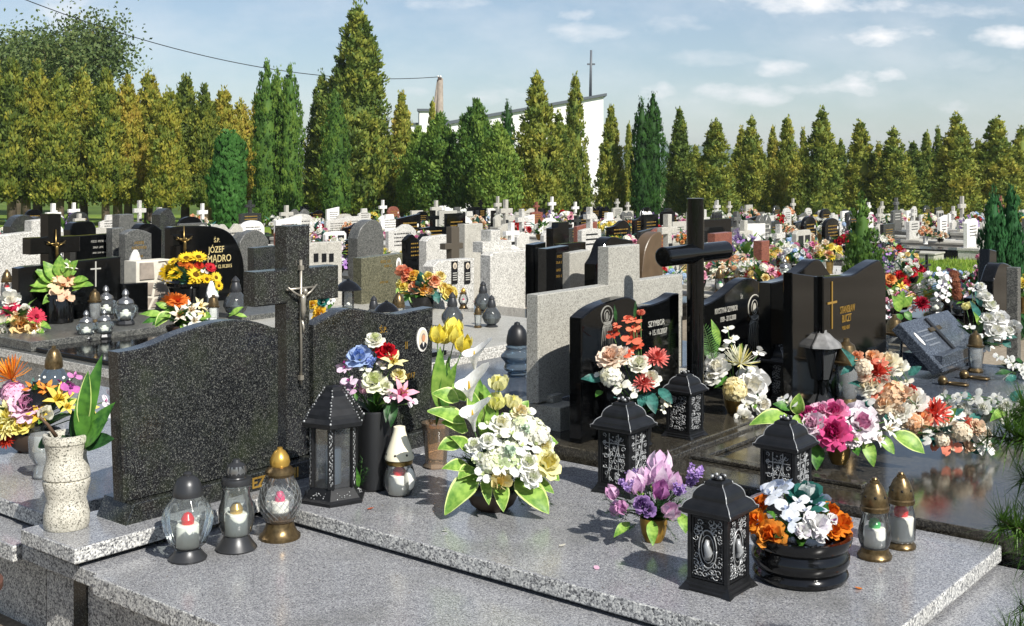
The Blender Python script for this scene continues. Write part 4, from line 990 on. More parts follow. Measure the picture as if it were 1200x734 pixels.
bouquet('coral orchid, dahlia and white rose bouquet with teal leaves before the twin lobed stone', base, ('vase', .055, .15, BLKMATT), [
    ('peony', '#f2dcc8', '#e8bfa2', 715, 417, 36, .06), ('peony', '#f5ede0', '#ecd6c0', 727, 416, 30, .05), ('orchid', '#ec7f62', '#d95038', 735, 374, 16, 0), ('orchid', '#ee8a6a', '#dc5a40', 745, 374, 17, .01), ('orchid', '#ef8f6c', '#dc5a40', 742, 384, 18, .02), ('rosebud', '#e98a72', '#d0553f', 751, 366, 11, 0), ('orchid', '#ee8466', '#d4523c', 723, 381, 13, 0), ('orchid', '#ea7a5e', '#c9442e', 740, 397, 26, .04), ('orchid', '#c9523c', '#a8341f', 718, 392, 17, .0), ('orchid', '#e46c4e', '#c23f28', 737, 413, 18, .06), ('orchid', '#cf5b43', '#a8341f', 748, 405, 15, .03),
    ('mum', '#e8857c', '#c9483f', 770, 417, 33, .05), ('mum', '#df7a72', '#b83f3a', 755, 447, 28, .1), ('rose', '#f2efe0', '#dfe0c2', 749, 424, 25, .08), ('rose', '#f3f0e4', '#e2dcc2', 763, 441, 24, .08), ('hydrangea', '#f2f0e2', '#dcd9bb', 715, 440, 30, .09), ('orchid', '#f2efe4', '#e0dcc0', 728, 453, 24, .1), ('orchid', '#f3f0e6', '#e0dcc0', 742, 458, 20, .11), ('orchid', '#f2efe4', '#d8d6b6', 703, 437, 16, .05), ('orchid', '#efe9cf', '#d4cf9c', 783, 472, 14, .08), ('orchid', '#f1efe2', '#d4cf9c', 778, 480, 11, .08)],
    [('teal', 705, 446, 680, 445, 13, .06), ('teal', 760, 460, 768, 486, 15, .12), ('teal', 772, 456, 788, 474, 14, .09), ('teal', 745, 440, 738, 432, 12, .08), ('green', 705, 458, 698, 466, 8, .08), ('teal', 754, 462, 750, 480, 12, .12), ('dark', 722, 378, 720, 356, 4, 0), ('dark', 744, 375, 745, 352, 4, -.01)],
    fill=(('teal', 'dark'), 20, .15, (.0, 1.0)), back=6)
bouquet('white roses and spidery cream lilies in a gold pot, behind the wet brown slab', G(861, 484, ZP), ('bowl', .06, .11, BRASS), [
    ('orchid', '#f4f1e6', '#e8e2b8', 853, 385, 17, 0), ('orchid', '#f5f3ea', '#e8e2b8', 857, 397, 20, .01), ('orchid', '#f3f1e4', '#e0dbb0', 848, 406, 16, 0), ('spiky', '#f4f2dc', '#e2d88a', 868, 423, 42, .05), ('rose', '#f5f3ec', '#e9e4cf', 840, 429, 28, .04), ('rose', '#f3f1e8', '#e4dfc6', 834, 440, 22, .04), ('rose', '#f6f4ee', '#ece8d8', 884, 451, 36, .08), ('hydrangea', '#f0e4b4', '#dcc98a', 861, 456, 34, .09), ('rose', '#f4f2ea', '#e6e0cc', 895, 474, 24, .1), ('orchid', '#f4f2ea', '#e0dcc0', 875, 474, 24, .12), ('orchid', '#f5f3ee', '#e2ddc4', 889, 414, 15, 0), ('orchid', '#f5f3ee', '#e2ddc4', 880, 436, 20, .05), ('rose', '#f3f1e8', '#e4dfc6', 872, 491, 22, .14)],
    [('fern', 836, 424, 824, 380, 20, 0), ('fern', 838, 424, 830, 392, 18, -.02), ('light', 843, 405, 833, 374, 9, -.02), ('green', 850, 440, 838, 455, 14, .05), ('light', 866, 415, 870, 402, 8, .02), ('dark', 878, 462, 890, 468, 12, .1), ('light', 880, 468, 886, 480, 10, .12)],
    fill=(('dark', 'green', 'light'), 16, .13, (.1, 1.1)), back=5)
bouquet('pink and white peonies with pale lilies and broad green leaves in a low brass pot', G(983, 543, .555), ('bowl', .055, .1, BRASS), [
    ('peony', '#e68fb4', '#cf4f8c', 977, 481, 36, .03), ('peony', '#d9578f', '#b82a6c', 976, 506, 42, .11), ('peony', '#f0dfe6', '#dcaac2', 952, 496, 34, .07), ('peony', '#f5eaee', '#d98fb2', 1010, 496, 46, .06), ('peony', '#f3e6ea', '#e0b6c8', 998, 512, 26, .1), ('peony', '#c94a86', '#a12860', 945, 484, 22, .03), ('lily', '#f3f1ea', '#dfe2c4', 1041, 503, 30, .04), ('orchid', '#f4f2ec', '#e0dcc4', 924, 472, 24, .0), ('orchid', '#f4f2ec', '#e0dcc4', 917, 466, 16, -.02), ('lily', '#f4f1ec', '#e4d8d0', 1030, 515, 22, .07), ('peony', '#efc4d6', '#d67aa4', 962, 480, 26, .02), ('orchid', '#f4f2ea', '#d9dcc0', 1050, 490, 20, .0)],
    [('edged', 934, 486, 937, 460, 18, .02), ('light', 1014, 515, 1024, 548, 17, .1), ('light', 1030, 510, 1048, 533, 15, .06), ('edged', 1046, 508, 1084, 533, 24, .05), ('green', 958, 522, 957, 552, 18, .12), ('edged', 925, 488, 877, 500, 22, .05), ('green', 927, 480, 905, 474, 14, .0), ('light', 945, 490, 925, 500, 16, .06), ('green', 1000, 520, 1006, 535, 12, .11)],
    fill=(('dark', 'green', 'edged'), 24, .16, (.0, 1.0)), back=6)
# wreath spray
ws = []
for it in [('mum', '#e2604e', '#b8321f', 1025, 434, 40, .05), ('mum', '#e8685a', '#bb3424', 1094, 481, 44, .06), ('mum', '#dd6a52', '#b8321f', 1138, 497, 26, 0), ('rose', '#f0c9a4', '#e6a06a', 1022, 417, 22, 0), ('rose', '#f3ead2', '#e6d0a8', 1040, 421, 28, .0), ('rose', '#f5f1e6', '#e8dfc8', 1053, 427, 22, -.02), ('rose', '#eeb48e', '#e08a5c', 1003, 417, 17, .02), ('orchid', '#efc6a8', '#e08a5c', 1009, 425, 14, .03), ('rose', '#f3ead6', '#e6d4b0', 1023, 449, 24, .08), ('hydrangea', '#eccaa6', '#dd9a68', 1046, 461, 38, .08), ('rose', '#f5f2ea', '#eadfc8', 1070, 466, 34, .05), ('rose', '#c93a34', '#9a1f1c', 1066, 455, 15, .02), ('rose', '#eebf98', '#e0905c', 1079, 488, 26, .08), ('orchid', '#f4f1e8', '#e6dcc4', 1089, 499, 28, .09), ('orchid', '#f3f0e4', '#e0d8b8', 1057, 434, 20, .02), ('orchid', '#f4f1e8', '#e6dcc4', 1133, 515, 24, .04), ('orchid', '#f4f1e8', '#e6dcc4', 1112, 510, 26, .07), ('rose', '#d96a52', '#b03a28', 1138, 508, 22, .0), ('rose', '#b83038', '#8a1820', 1150, 512, 18, .0), ('orchid', '#f3efe2', '#e0d4b4', 1062, 480, 22, .09), ('hydrangea', '#f0d4b8', '#e0a87c', 1070, 494, 26, .1), ('orchid', '#f4f1e8', '#e6dcc4', 1102, 492, 20, .07), ('carnation', '#f1e6da', '#e2c8b0', 1036, 444, 20, .08), ('rose', '#eed2b8', '#e0a47c', 1012, 438, 18, .07), ('orchid', '#f0ede0', '#dcd6b8', 1062, 447, 18, .02), ('rose', '#f4efe2', '#e6d8b8', 1012, 452, 22, .07), ('rose', '#f2e2c8', '#e2b48c', 1034, 472, 24, .11), ('orchid', '#f5f2ea', '#e2dcc4', 1018, 466, 22, .1), ('peony', '#f4efe6', '#e8d8c4', 1056, 482, 26, .11), ('orchid', '#f5f2ea', '#e2dcc4', 1084, 510, 24, .11), ('rose', '#f0cfae', '#de9c6c', 1112, 498, 22, .06), ('orchid', '#f5f2ea', '#e2dcc4', 1122, 520, 20, .08), ('orchid', '#f5f2ea', '#e2dcc4', 1098, 468, 20, .0), ('rose', '#f3eee0', '#e4d8bc', 1082, 470, 22, .02), ('orchid', '#f5f2ea', '#e2dcc4', 1124, 486, 20, .02), ('carnation', '#f4f0e8', '#e0d4c0', 1044, 436, 18, .03)] + [(['orchid', 'rose', 'hydrangea', 'orchid', 'carnation'][i % 5], ['#f5f2ea', '#f2e6d0', '#efd0b4', '#f4efe6', '#e88a72'][(i * 3) % 5], '#e2d2b8', x_, y_, 20 + (i * 5) % 9, .07 + .015 * (i % 4)) for i, (x_, y_) in enumerate([(1108, 484), (1120, 500), (1104, 515), (1116, 526), (1136, 524), (1148, 520), (1156, 508), (1128, 506), (1090, 518), (1074, 508), (1060, 500), (1048, 488), (1040, 476), (1028, 460), (1146, 500), (1160, 522), (1098, 500), (1012, 430), (1032, 424), (1060, 460)])]: ws.append(it)
bouquet('long funeral spray of coral chrysanthemums, peach and white roses lying on the wet slab', W(1.95, 3.05, .556), None, ws,
    [('teal', 1010, 440, 985, 408, 12, .04), ('teal', 1020, 455, 992, 450, 10, .08), ('teal', 1030, 470, 1005, 480, 12, .1), ('teal', 1060, 492, 1033, 492, 18, .12), ('teal', 1100, 510, 1070, 520, 14, .12), ('light', 1105, 500, 1122, 478, 14, .06), ('teal', 1130, 515, 1160, 530, 12, .06), ('teal', 1120, 520, 1150, 534, 10, .08), ('teal', 1100, 505, 1094, 524, 12, .1), ('dark', 1145, 505, 1172, 522, 14, .0), ('teal', 1000, 430, 985, 440, 10, .05), ('teal', 1065, 440, 1080, 430, 12, 0), ('teal', 1110, 490, 1130, 480, 12, .02)],
    name='funeral_spray', cat='funeral spray', dref=5.42, core=W(1.95, 3.05, .6), fill=(('teal', 'green'), 18, .17, (.0, .8)), stems=True)
# ---------------------------------------------------------------- stone with gold cross and its neighbours
us = 1.1; v0 = vu(965, us); v1 = vu(1039, us)
t, vc, z0 = headstone('tall black polished headstone with gold lettering and a slim gold cross', us, v0, v1, ZP, [(v0, 1.25), (v0 + .25, 1.238), (v0 + .4, 1.235), (v0 + .55, 1.262), (v0 + .72, 1.29), (v0 + .8, 1.285), (v1 - .01, 1.2)], .08, BLACK)
inscribe(t, us, vc, z0, [('STANISŁAW', 993, 366, 8.5, us), ('BUCZT', 992, 377, 9, us), ('*1952 +2017', 991, 386, 4.5, us)], GOLD, sq=.66)
b = MB(); y = vu(974.5, us) - vc; z = zu(974, 360, us) - z0
b.box(.0012, .005, y - .006, y + .006, z - .12, z + .14, GOLD); b.box(.0012, .006, y - .06, y + .06, z + .018, z + .03, GOLD); b.build('gold_cross', t)
b = MB(); b.prism(slab_outline(-.31, .0, 0, [(-.31, .74), (-.012, .70), (0, .70)]), -.055, .0, BLACK, .004)
w_ = thing('headstone_wing', 'flat black side panel flanking the gold lettered headstone on its left', 'stone panel', W(us - .03, v0 - .004, ZP), TH)
bb = MB(); bb.join(b, Matrix.Identity(4)); bb.build('stone', w_)
t, vc, z0 = headstone('second black wavy headstone set just behind the gold lettered one', us - .3, v0 - .02, v1 - .12, ZP, [(v0 - .02, 1.2), (v0 + .2, 1.21), (v0 + .4, 1.255), (v0 + .52, 1.292), (v0 + .62, 1.29), (v0 + .7, 1.24), (v1 - .12, 1.19)], .08, BLACK)
t = tomb('black granite plinth block under the gold lettered headstone', us, (v0 + v1) / 2, 0, 'plinth', 'grave_plinth')
MB().box(-.5, .25, -.75, .75, 0, ZP - .002, BLACK, .006).build('block', t)
# park style lamp lantern, bronze lantern
t = thing('lamp_lantern', 'old street lamp shaped lantern with a pewter hat and dark glass', 'lantern', G(963, 474, ZP), TH)
PEW = mat('pewter', '#8b8a88', .45, .4, var=.25, vs=30)
MB().lathe([(.065, 0), (.068, .012), (.05, .03), (.03, .06), (.022, .1), (.03, .13), (.04, .14)], IRON, 8, smooth=False).build('foot', t)
MB().lathe([(.045, .14), (.085, .31), (.08, .315)], GLSMOKE, 6, smooth=False).build('glass', t)
b = MB()
for k in range(6):
    a = k * PI / 3; b.tube([(.046 * math.cos(a), .046 * math.sin(a), .14), (.087 * math.cos(a), .087 * math.sin(a), .315)], .005, IRON, 5)
b.build('frame', t)
MB().lathe([(.085, .312), (.115, .316), (.112, .328), (.07, .36), (.045, .385), (.03, .392), (.028, .405), (.012, .41), (.016, .42), (0, .435)], PEW, 8, smooth=False).build('hat', t)
MB().lathe([(.018, .15), (.02, .2), (0, .21)], WAX, 12).build('candle', t)
candle('tall', 'tall bronze footed candle with ribbed glass behind the pink peonies', G(992, 474, ZP), .36)
b = bouquet('dried twig garland wound round the tall bronze candle', G(986, 470, ZP), None, [], [('dark', 990, 460, 982, 415, 8, .05), ('teal', 992, 440, 985, 402, 8, .05)], name='garland', cat='garland', fill=(('dark',), 10, .16, (.6, 1.4)))
candle('tall', 'tall silver glass candle with bronze dome cap beside the tilted slab headstone', G(1048, 428, .55), .33)
# tilted desk headstone
t = thing('tilted_headstone', 'slate blue slab headstone tilted like an open book, bearing a dark cross', 'headstone', W(1.09, 4.826, .60), TH)
b = MB(); M = Matrix.Translation((0, 0, .285)) @ Matrix.Rotation(R(44.5), 4, 'Y')
s_ = MB(); s_.box(0, .36, 0, .87, -.07, 0, BLUEGREY, .006); b.join(s_, M); b.build('stone', t)
b = MB(); s_ = MB(); s_.box(0.02, .3, .38, .42, .002, .014, BLKMATT, .003); s_.box(.09, .12, .30, .50, .002, .012, BRONZE, .003); b.join(s_, M); b.build('cross', t)
b = MB(); s_ = MB()
for k in range(4): s_.box(.09 + k * .035, .1 + k * .035, .12, .31, .0012, .002, mat('engraved_pale', '#666c74', .6))
b.join(s_, M); b.build('engraving', t)
b = MB(); s_ = MB(); oval(s_, 0, 0, 0, .02, .05, WHITEM); b.join(s_, M @ Matrix.Translation((.14, .07, .003)) @ Matrix.Rotation(PI / 2, 4, 'Y')); b.build('portrait', t)
b = MB(); s_ = MB(); s_.box(.0, .25, .05, .82, 0, .1, BLUEGREY, .004); b.join(s_, Matrix.Identity(4)); b.build('support', t)
t = tomb('low dark blue grey grave with bronze ring handles in front of the tilted slab headstone', 1.36, 4.1)
MB().box(-.35, 1.7, 0.05, 1.5, -.02, .5, BLACK, .005).build('foundation_wall', t)
MB().box(-.4, .55, 0.0, 1.55, .503, .555, BLUEGREY, .006).build('cover_slab', t)
MB().box(.57, 1.8, 0.0, 1.55, .47, .522, BLACK, .006).build('front_slab', t)
for (px, py) in ((1112, 446), (1137, 439)):
    b = MB(); c = G(px, py + 5, .556); u_, v_ = uv_of(c); x, y = u_ - 1.36, v_ - 4.1
    b.ball((x - .03, y - .02, .58), .03, BRONZE, 10, 8); b.tube([(x + .05 + .06 * math.cos(a), y + .03 * math.sin(a), .566) for a in [i * PI / 8 for i in range(17)]], .008, BRONZE, 6); b.build('ring_handle', t)
candle('tall', 'small brass lantern with pierced cap on the low blue grey grave', G(1143, 436, .556), .26)
bouquet('white rose bouquet with teal leaves leaning beside the tilted slab headstone', W(1.25, 5.75, .5), ('cone', .07, .16, BLKMATT), [
    ('rose', '#f6f4ec', '#e6e6d0', 1156, 346, 16, 0), ('rose', '#f4f3ea', '#e0e4c4', 1162, 356, 18, .02), ('rose', '#f5f4ee', '#e6e6d0', 1158, 372, 20, .04), ('rose', '#f6f5f0', '#eae8d8', 1172, 372, 22, .04), ('rose', '#f6f5f0', '#eae8d8', 1168, 386, 26, .07), ('rose', '#f4f3ec', '#e6e6d4', 1183, 387, 16, .05), ('rosebud', '#eee7a2', '#d9d070', 1132, 359, 12, 0), ('orchid', '#f4f3ee', '#dfe0cc', 1145, 395, 16, .07), ('orchid', '#f5f4ee', '#dfe0cc', 1139, 339, 10, 0), ('orchid', '#f5f4ee', '#dfe0cc', 1136, 383, 14, .05), ('orchid', '#f3f2ea', '#dfe0cc', 1160, 404, 18, .08), ('rose', '#f5f4ee', '#e6e6d0', 1150, 334, 12, -.03)],
    [('light', 1150, 385, 1140, 365, 7, .03), ('teal', 1148, 375, 1136, 352, 10, 0), ('teal', 1170, 395, 1192, 396, 10, .06), ('teal', 1160, 400, 1152, 410, 12, .08), ('teal', 1150, 360, 1142, 340, 8, -.02), ('dark', 1155, 400, 1140, 405, 12, .08), ('teal', 1175, 400, 1185, 408, 10, .06)],
    fill=(('teal', 'dark'), 20, .2, (.0, 1.1)), back=5)
bouquet('low spray of small white flowers with dark twigs at the right edge', W(2.35, 4.15, .525), None, [(['orchid', 'carnation', 'rose'][i % 3], '#f3f1ea', '#dcdcc8', 1105 + (i * 37) % 90, 462 + (i * 23) % 34, 13 + i % 7, (i % 4) * .02) for i in range(22)],
    [('teal', 1150, 485, 1130, 500, 10, .08), ('light', 1180, 480, 1160, 495, 12, .08), ('dark', 1120, 475, 1100, 462, 9, 0), ('teal', 1185, 470, 1199, 458, 12, 0), ('teal', 1140, 470, 1125, 460, 10, 0), ('green', 1170, 485, 1150, 480, 10, .05)], fill=(('teal', 'dark', 'needles'), 30, .24, (.0, .8)), dref=5.9, core=W(2.2, 4.1, .56))
bouquet('white lilies and brown twigs in the upper spray near the right border', W(1.6, 5.55, .525), None, [('orchid', '#f3f1ea', '#dcdcc8', 1170 + (i * 17) % 36, 418 + (i * 11) % 26, 13, .02 * (i % 3)) for i in range(10)],
    [('dark', 1185, 436, 1165, 440, 8, .05), ('teal', 1190, 440, 1178, 452, 10, .05)], fill=(('dark',), 22, .2, (.0, .6)), dref=7.2)
HAND = []
def at(px, d, z): return Vector(((px - CX) * d / F, d, z))
# ================================================================ LEFT NEIGHBOUR GRAVE (flowers at the left edge)
t = tomb('low polished grey grave at the left edge, covered in orange, pink and yellow flowers', -.42, .1)
MB().box(-2.3, -.12, .03, 1.6, -.02, .35, GR_SIDE, .004).build('foundation_wall', t)
MB().box(-2.4, -.02, -.16, 1.7, .356, .42, GR_TOP, .005, GR_SIDE).build('border_slab', t)
MB().box(-2.35, -.1, .0, 1.65, .432, .495, GR_TOP, .005, GR_SIDE).build('cover_slab', t)
t = thing('clay_pot', 'brown clay planter with a rolled rim at the lower left corner', 'plant pot', Vector((-1.885, 3.93, -.03)), 0)
CLAY = mat('fired_clay', '#573628', .75, var=.2, vs=10, bump=.2)
MB().lathe([(.13, 0), (.15, .02), (.155, .35), (.14, .37), (.15, .42), (.17, .455), (.185, .47), (.185, .49), (.165, .495), (.15, .46), (0, .45)], CLAY, 36).build('pot', t)
b = MB(); b.lathe([(.15, .452), (0, .46)], mat('potting_soil', '#2a2018', .95, var=.3, vs=30), 20); b.build('soil', t)
b0 = G(40, 527, .497)
bouquet('heap of orange spider chrysanthemum, pink hydrangea, yellow lilies at the left edge', b0, ('bowl', .12, .09, mat('brown_pot', '#3a2c22', .5)), [
    ('spiky', '#f2a13a', '#d9701c', 12, 440, 50, .0), ('hydrangea', '#f2bfd8', '#d98ab4', 16, 460, 32, .04), ('peony', '#f3cbe0', '#e09cc0', 31, 473, 44, .1), ('lily', '#e88a3a', '#d2601c', 41, 458, 32, .05), ('lily', '#eca04a', '#d2601c', 55, 456, 26, .04), ('lily', '#f0d868', '#e2bf30', 69, 468, 42, .06), ('lily', '#f2de74', '#e2bf30', 79, 477, 26, .08), ('mum', '#f1ecb0', '#e2d46a', 9, 486, 46, .12), ('mum', '#eee49a', '#dccb52', 2, 500, 36, .14), ('rosebud', '#f3f0e2', '#e0dcc0', 54, 484, 22, .12), ('orchid', '#c870b4', '#9c3f8c', 83, 454, 24, .02), ('orchid', '#d48cc0', '#a24a94', 88, 440, 18, -.02), ('lily', '#e6c24a', '#d29a20', 45, 486, 30, .12), ('orchid', '#f2e9ee', '#c25a94', 124, 470, 18, -.12), ('orchid', '#f3eef2', '#c25a94', 128, 482, 18, -.12), ('lily', '#efdc70', '#e2bf30', 106, 478, 22, -.05), ('rose', '#f1e07a', '#e2c440', 25, 495, 26, .13), ('mum', '#c9402c', '#992014', 6, 516, 22, .12)],
    [('darkedged', 60, 490, 30, 497, 14, .12), ('darkedged', 70, 480, 96, 470, 14, .03), ('green', 20, 470, 8, 455, 12, .05), ('light', 60, 480, 45, 498, 14, .14)],
    fill=(('dark', 'green', 'teal'), 36, .26, (-.05, 1.1)), back=6)
candle('dome', 'glass lantern with a wide black dome hat among the left edge flowers', G(42, 528, .497), .33)
candle('sphere', 'round blue glass candle with white star stickers and bronze cap, left edge', G(63, 470, .497), .32)
t = thing('glass_jar', 'crushed clear plastic candle cup leaning beside the terrazzo vase', 'jar', G(50, 560, .497), .2)
MB().lathe([(.035, 0), (.04, .01), (.03, .06), (.055, .1), (.06, .18), (.055, .19), (.05, .12), (0, .11)], GLDIM, 14, flute=.05, fn=5).build('body', t)
# big stem: dead cut branch lying behind
# ================================================================ SECOND ROW
U2 = -5.45
def hs_px(label, u, tops, zb, m, th=.09, name='headstone', cat='headstone', flat=False, bev=.008, lines=None, lm=None, lsq=.7, group=None):
    top = [(vu(px, u), zu(px, py, u)) for px, py in tops]
    if zb == 0: zb = gz(W(u, top[0][0]).y) - .05
    t, vc, z0 = headstone(label, u, top[0][0], top[-1][0], zb, top, th, m, name, cat, flat=flat, bev=bev, group=group)
    if lines: inscribe(t, u, vc, z0, [(s, px, py, h, u) for s, px, py, h in lines], lm or GOLD, sq=lsq)
    HAND.append((u, (top[0][0] + top[-1][0]) / 2, (top[-1][0] - top[0][0]) / 2))
    return t, vc, z0
t = tomb('black polished grave with a grey granite kerb, second row at left', -3.4, 2.2)
b = MB(); b.box(-3.4, 1.5, .06, 2.9, -.02, .40, GR_LIGHT, .004); b.build('foundation_wall', t)
MB().box(-3.4, 1.55, .0, 3.0, .405, .47, GR_DKGREY, .005, GR_LIGHT).build('border_slab', t)
MB().box(-1.05, 1.4, .07, 1.9, .472, .505, BLACK, .005).build('cover_slab', t)
MB().box(-3.2, -1.08, .05, 2.95, .472, .545, GR_DKGREY, .005).build('plinth', t)
b = MB(); b.box(1.1, 1.22, .03, .058, 0, .402, BLACK); b.build('corner_post', t)
t, vc, z0 = hs_px('wide low black headstone behind the lily vase, second row left', U2, [(22, 315), (30, 313), (142, 301)], .546, BLACK, .12, flat=True)
hs_px('short black side block stepping down from the wide black headstone', U2 + .04, [(143, 333), (174, 331)], .546, BLACK, .12, flat=True, name='headstone_wing', cat='stone panel')
b = MB(); y = vu(112, U2) - vc; z = zu(112, 320, U2) - z0
b.box(.001, .004, y - .006, y + .006, z - .12, z + .1, SILVERL); b.box(.001, .0045, y - .05, y + .05, z + .03, z + .042, SILVERL); b.build('engraved_cross', t)
uq = -5.6; vq = vu(64, uq)
def stone_cross_px(label, u, px, pw, ytop, ya0, ya1, pxa0, pxa1, zb, m, th=.1, corp=None):
    vc = vu(px, u); d = W(u, vc).y; k = d / F / (VX.x - (px - CX) / F * VX.y) * 1.0
    hw = pw * k / 2; a0 = vu(pxa0, u) - vc; a1 = vu(pxa1, u) - vc; z1 = zu(px, ytop, u) - zb; zt = zu(px, ya0, u) - zb; zl = zu(px, ya1, u) - zb
    t = thing('stone_cross', label, 'cross', W(u, vc, zb), TH)
    MB().prism([(-hw, 0), (hw, 0), (hw, zl), (a1, zl), (a1, zt), (hw, zt), (hw, z1), (-hw, z1), (-hw, zt), (a0, zt), (a0, zl), (-hw, zl)], -th, 0, m, .006).build('stone', t)
    if corp:
        b = MB(); zz = zt - (zt - zl) * .4; x = .015
        b.tube([(x, 0, zz - .2), (x, 0, zz + .12)], .006, BRASS, 6); b.tube([(x, -.085, zz), (x, .085, zz)], .006, BRASS, 6); c = b.build('crucifix', t)
        b = MB(); corpus(b, x + .015, 0, zz - .03, .28, BRASS); b.build('figure', c)
    HAND.append((u, vc, .3)); return t
stone_cross_px('thick black polished cross with a small gilt figure, at the left edge', uq, 64.5, 15, 251, 278, 297, 36, 94, .546, BLACK, .14, True)
mt, vc, z0 = hs_px('pale pillar faced with crazy paving stones and white joints', U2 - .02, [(160, 307), (202, 304)], .546, JOINT, .2, flat=True, name='mosaic_pillar', cat='pillar')
b = MB(); v0 = vu(160, U2 - .02) - vc; wv = vu(202, U2 - .02) - vc - v0; hz = zu(180, 305, U2) - z0
for poly in [[(.08, .62), (.48, .62), (.45, .95), (.08, .96)], [(.56, .62), (.95, .5), (.95, .72), (.72, .92)], [(.6, .95), (.78, .96), (.95, .8), (.95, .97), (.6, .97)], [(.06, .34), (.4, .3), (.46, .55), (.08, .56)], [(.48, .28), (.92, .3), (.95, .44), (.55, .56)], [(.08, .05), (.3, .04), (.42, .24), (.1, .28)], [(.38, .05), (.75, .04), (.9, .24), (.5, .22)]]:
    pr = MB(); b.prism([(v0 + y * wv, z * hz) for y, z in poly], .001, .012, FLAG, .003)
b.build('paving', mt)
ms, vc, z0 = hs_px('tall black headstone with one rounded shoulder and gold name, beside sunflowers', U2 - .15, [(200, 268), (204, 266), (228, 265), (252, 266), (268, 272), (278, 284), (285, 304), (287, 325)], .546, BLACK, .1,
    lines=[('Ś.P.', 254, 284, 5), ('JÓZEF', 253.5, 296, 7.5), ('MĄDRO', 257, 307, 8.5), ('* 12.10.2015', 262, 314, 4.2)], lm=mat('pale_gilding', '#d8c48a', .4, .2), lsq=.8)
stone_cross_px('small black cross with a brass crucifix left of the gold named black headstone', U2 + .05, 214.5, 7, 270, 275, 288, 203, 226, .546, BLACK, .06, True)
candle('jar', 'wide ribbed glass candle jar, right one before the black side block', G(147, 381, .546), .30, .3)
candle('jar', 'pale glass candle jar standing behind the pair of small glass candles', G(124, 374, .546), .29)
candle('tall', 'slim patterned glass candle before the wide black headstone', G(111, 378, .546), .28)
candle('jar', 'small clear glass candle, left one of the pair on the black slab', G(101, 398, .506), .23)
candle('jar', 'small clear glass candle, right one of the pair on the black slab', G(122, 396, .506), .23)
candle('tall', 'silver glass candle under the sunflowers beside the rounded black headstone', G(250, 383, .546), .26)
candle('onion', 'tall silver candle with sparkling glass left of the granite cross arm', G(276, 372, .546), .36)
# statue of a robed figure
def statue(label, loc, h, m, rz=TH):
    t = thing('statue', label, 'statue', loc, rz, None, h)
    b = MB(); b.lathe([(.16, 0), (.16, .06), (.12, .08), (.14, .1), (.13, .3), (.1, .5), (.115, .62), (.12, .72), (.08, .8), (.04, .83), (.04, .85)], m, 14, flute=.06, fn=7, fz=(.09, .6))
    b.ball((.02, 0, .9), .05, m, 10, 8, (1, .9, 1.3)); b.tube([(-.03, 0, .6), (-.02, 0, .8), (-.012, 0, .92), (-.005, 0, .985)], [.13, .1, .062, .025], m, 10)
    for s in (-1, 1): b.tube([(0, s * .11, .72), (.07, s * .13, .58), (.13, s * .02, .64)], [.04, .035, .02], m, 6)
    b.build('figure', t); return t
statue('small white statue of a veiled praying figure under the sunflowers', G(248, 376, .546), .34, WHITEM)
statue('white robed statue standing beside the grey arched headstone at left', at(159, 11.2, .45), .62, WHITEM)
bouquet('peach alstroemeria with long green lily leaves in a black ribbed vase, second row left', G(70, 378, .546), ('cyl', .11, .24, PLASTIC), [
    ('orchid', '#ecc9a4', '#d99a6a', 74, 334, 30, .06), ('orchid', '#eed2b4', '#dca274', 70, 343, 24, .08), ('orchid', '#ecc6a8', '#d4906c', 78, 349, 20, .09), ('orchid', '#e9c09a', '#c97f58', 80, 328, 24, .04), ('orchid', '#efe4b8', '#dcc67a', 62, 330, 20, .05), ('lily', '#f3f0e2', '#dfe2c0', 83, 313, 18, 0), ('orchid', '#eed9ba', '#d99a6a', 68, 325, 18, .03)],
    [('light', 66, 330, 50, 306, 15, .02), ('light', 62, 332, 40, 316, 15, .04), ('light', 60, 335, 28, 333, 15, .06), ('light', 62, 338, 33, 342, 13, .08), ('light', 64, 345, 50, 357, 11, .1), ('light', 70, 325, 70, 299, 16, 0), ('light', 76, 325, 92, 305, 14, 0), ('light', 84, 335, 110, 335, 14, .05), ('light', 85, 330, 104, 328, 12, .03), ('light', 78, 322, 78, 303, 14, -.02), ('light', 66, 345, 53, 350, 9, .09), ('light', 58, 332, 52, 320, 12, .0), ('light', 85, 340, 96, 338, 12, .07), ('light', 70, 330, 90, 318, 12, -.2)],
    fill=(('light', 'green'), 10, .2, (.2, 1.2)), back=4)
bouquet('pink gerberas with peach and white roses at the far left of the second row', G(22, 394, .506), ('bowl', .1, .1, mat('brown_pot', '#3a2c22', .5)), [
    ('gerbera', '#d8385c', '#a81c3c', 12, 362, 27, .03), ('gerbera', '#d4465c', '#a81c3c', 43, 371, 27, .05), ('rose', '#f3efe6', '#e2dcc8', 13, 351, 20, -.03), ('rose', '#f3efe6', '#e2dcc8', 29, 363, 20, .02), ('rose', '#efcf94', '#e0a860', 26, 379, 26, .1), ('rose', '#f2dcae', '#e6b878', 21, 372, 22, .08), ('rose', '#efd9a0', '#e0a860', 41, 384, 20, .1), ('rose', '#f4f1ea', '#e4e0cc', 2, 375, 26, .07), ('rose', '#f3efe4', '#e4e0cc', 0, 390, 22, .1), ('orchid', '#f2f0e2', '#dfe2b8', 46, 388, 18, .1)],
    [('light', 40, 385, 52, 392, 10, .12), ('light', 30, 388, 28, 402, 12, .14), ('light', 10, 388, 4, 402, 12, .14), ('light', 42, 378, 60, 386, 10, .08), ('light', 18, 386, 16, 400, 10, .13)], fill=(('green', 'light'), 20, .24, (.0, 1.0)), back=4)
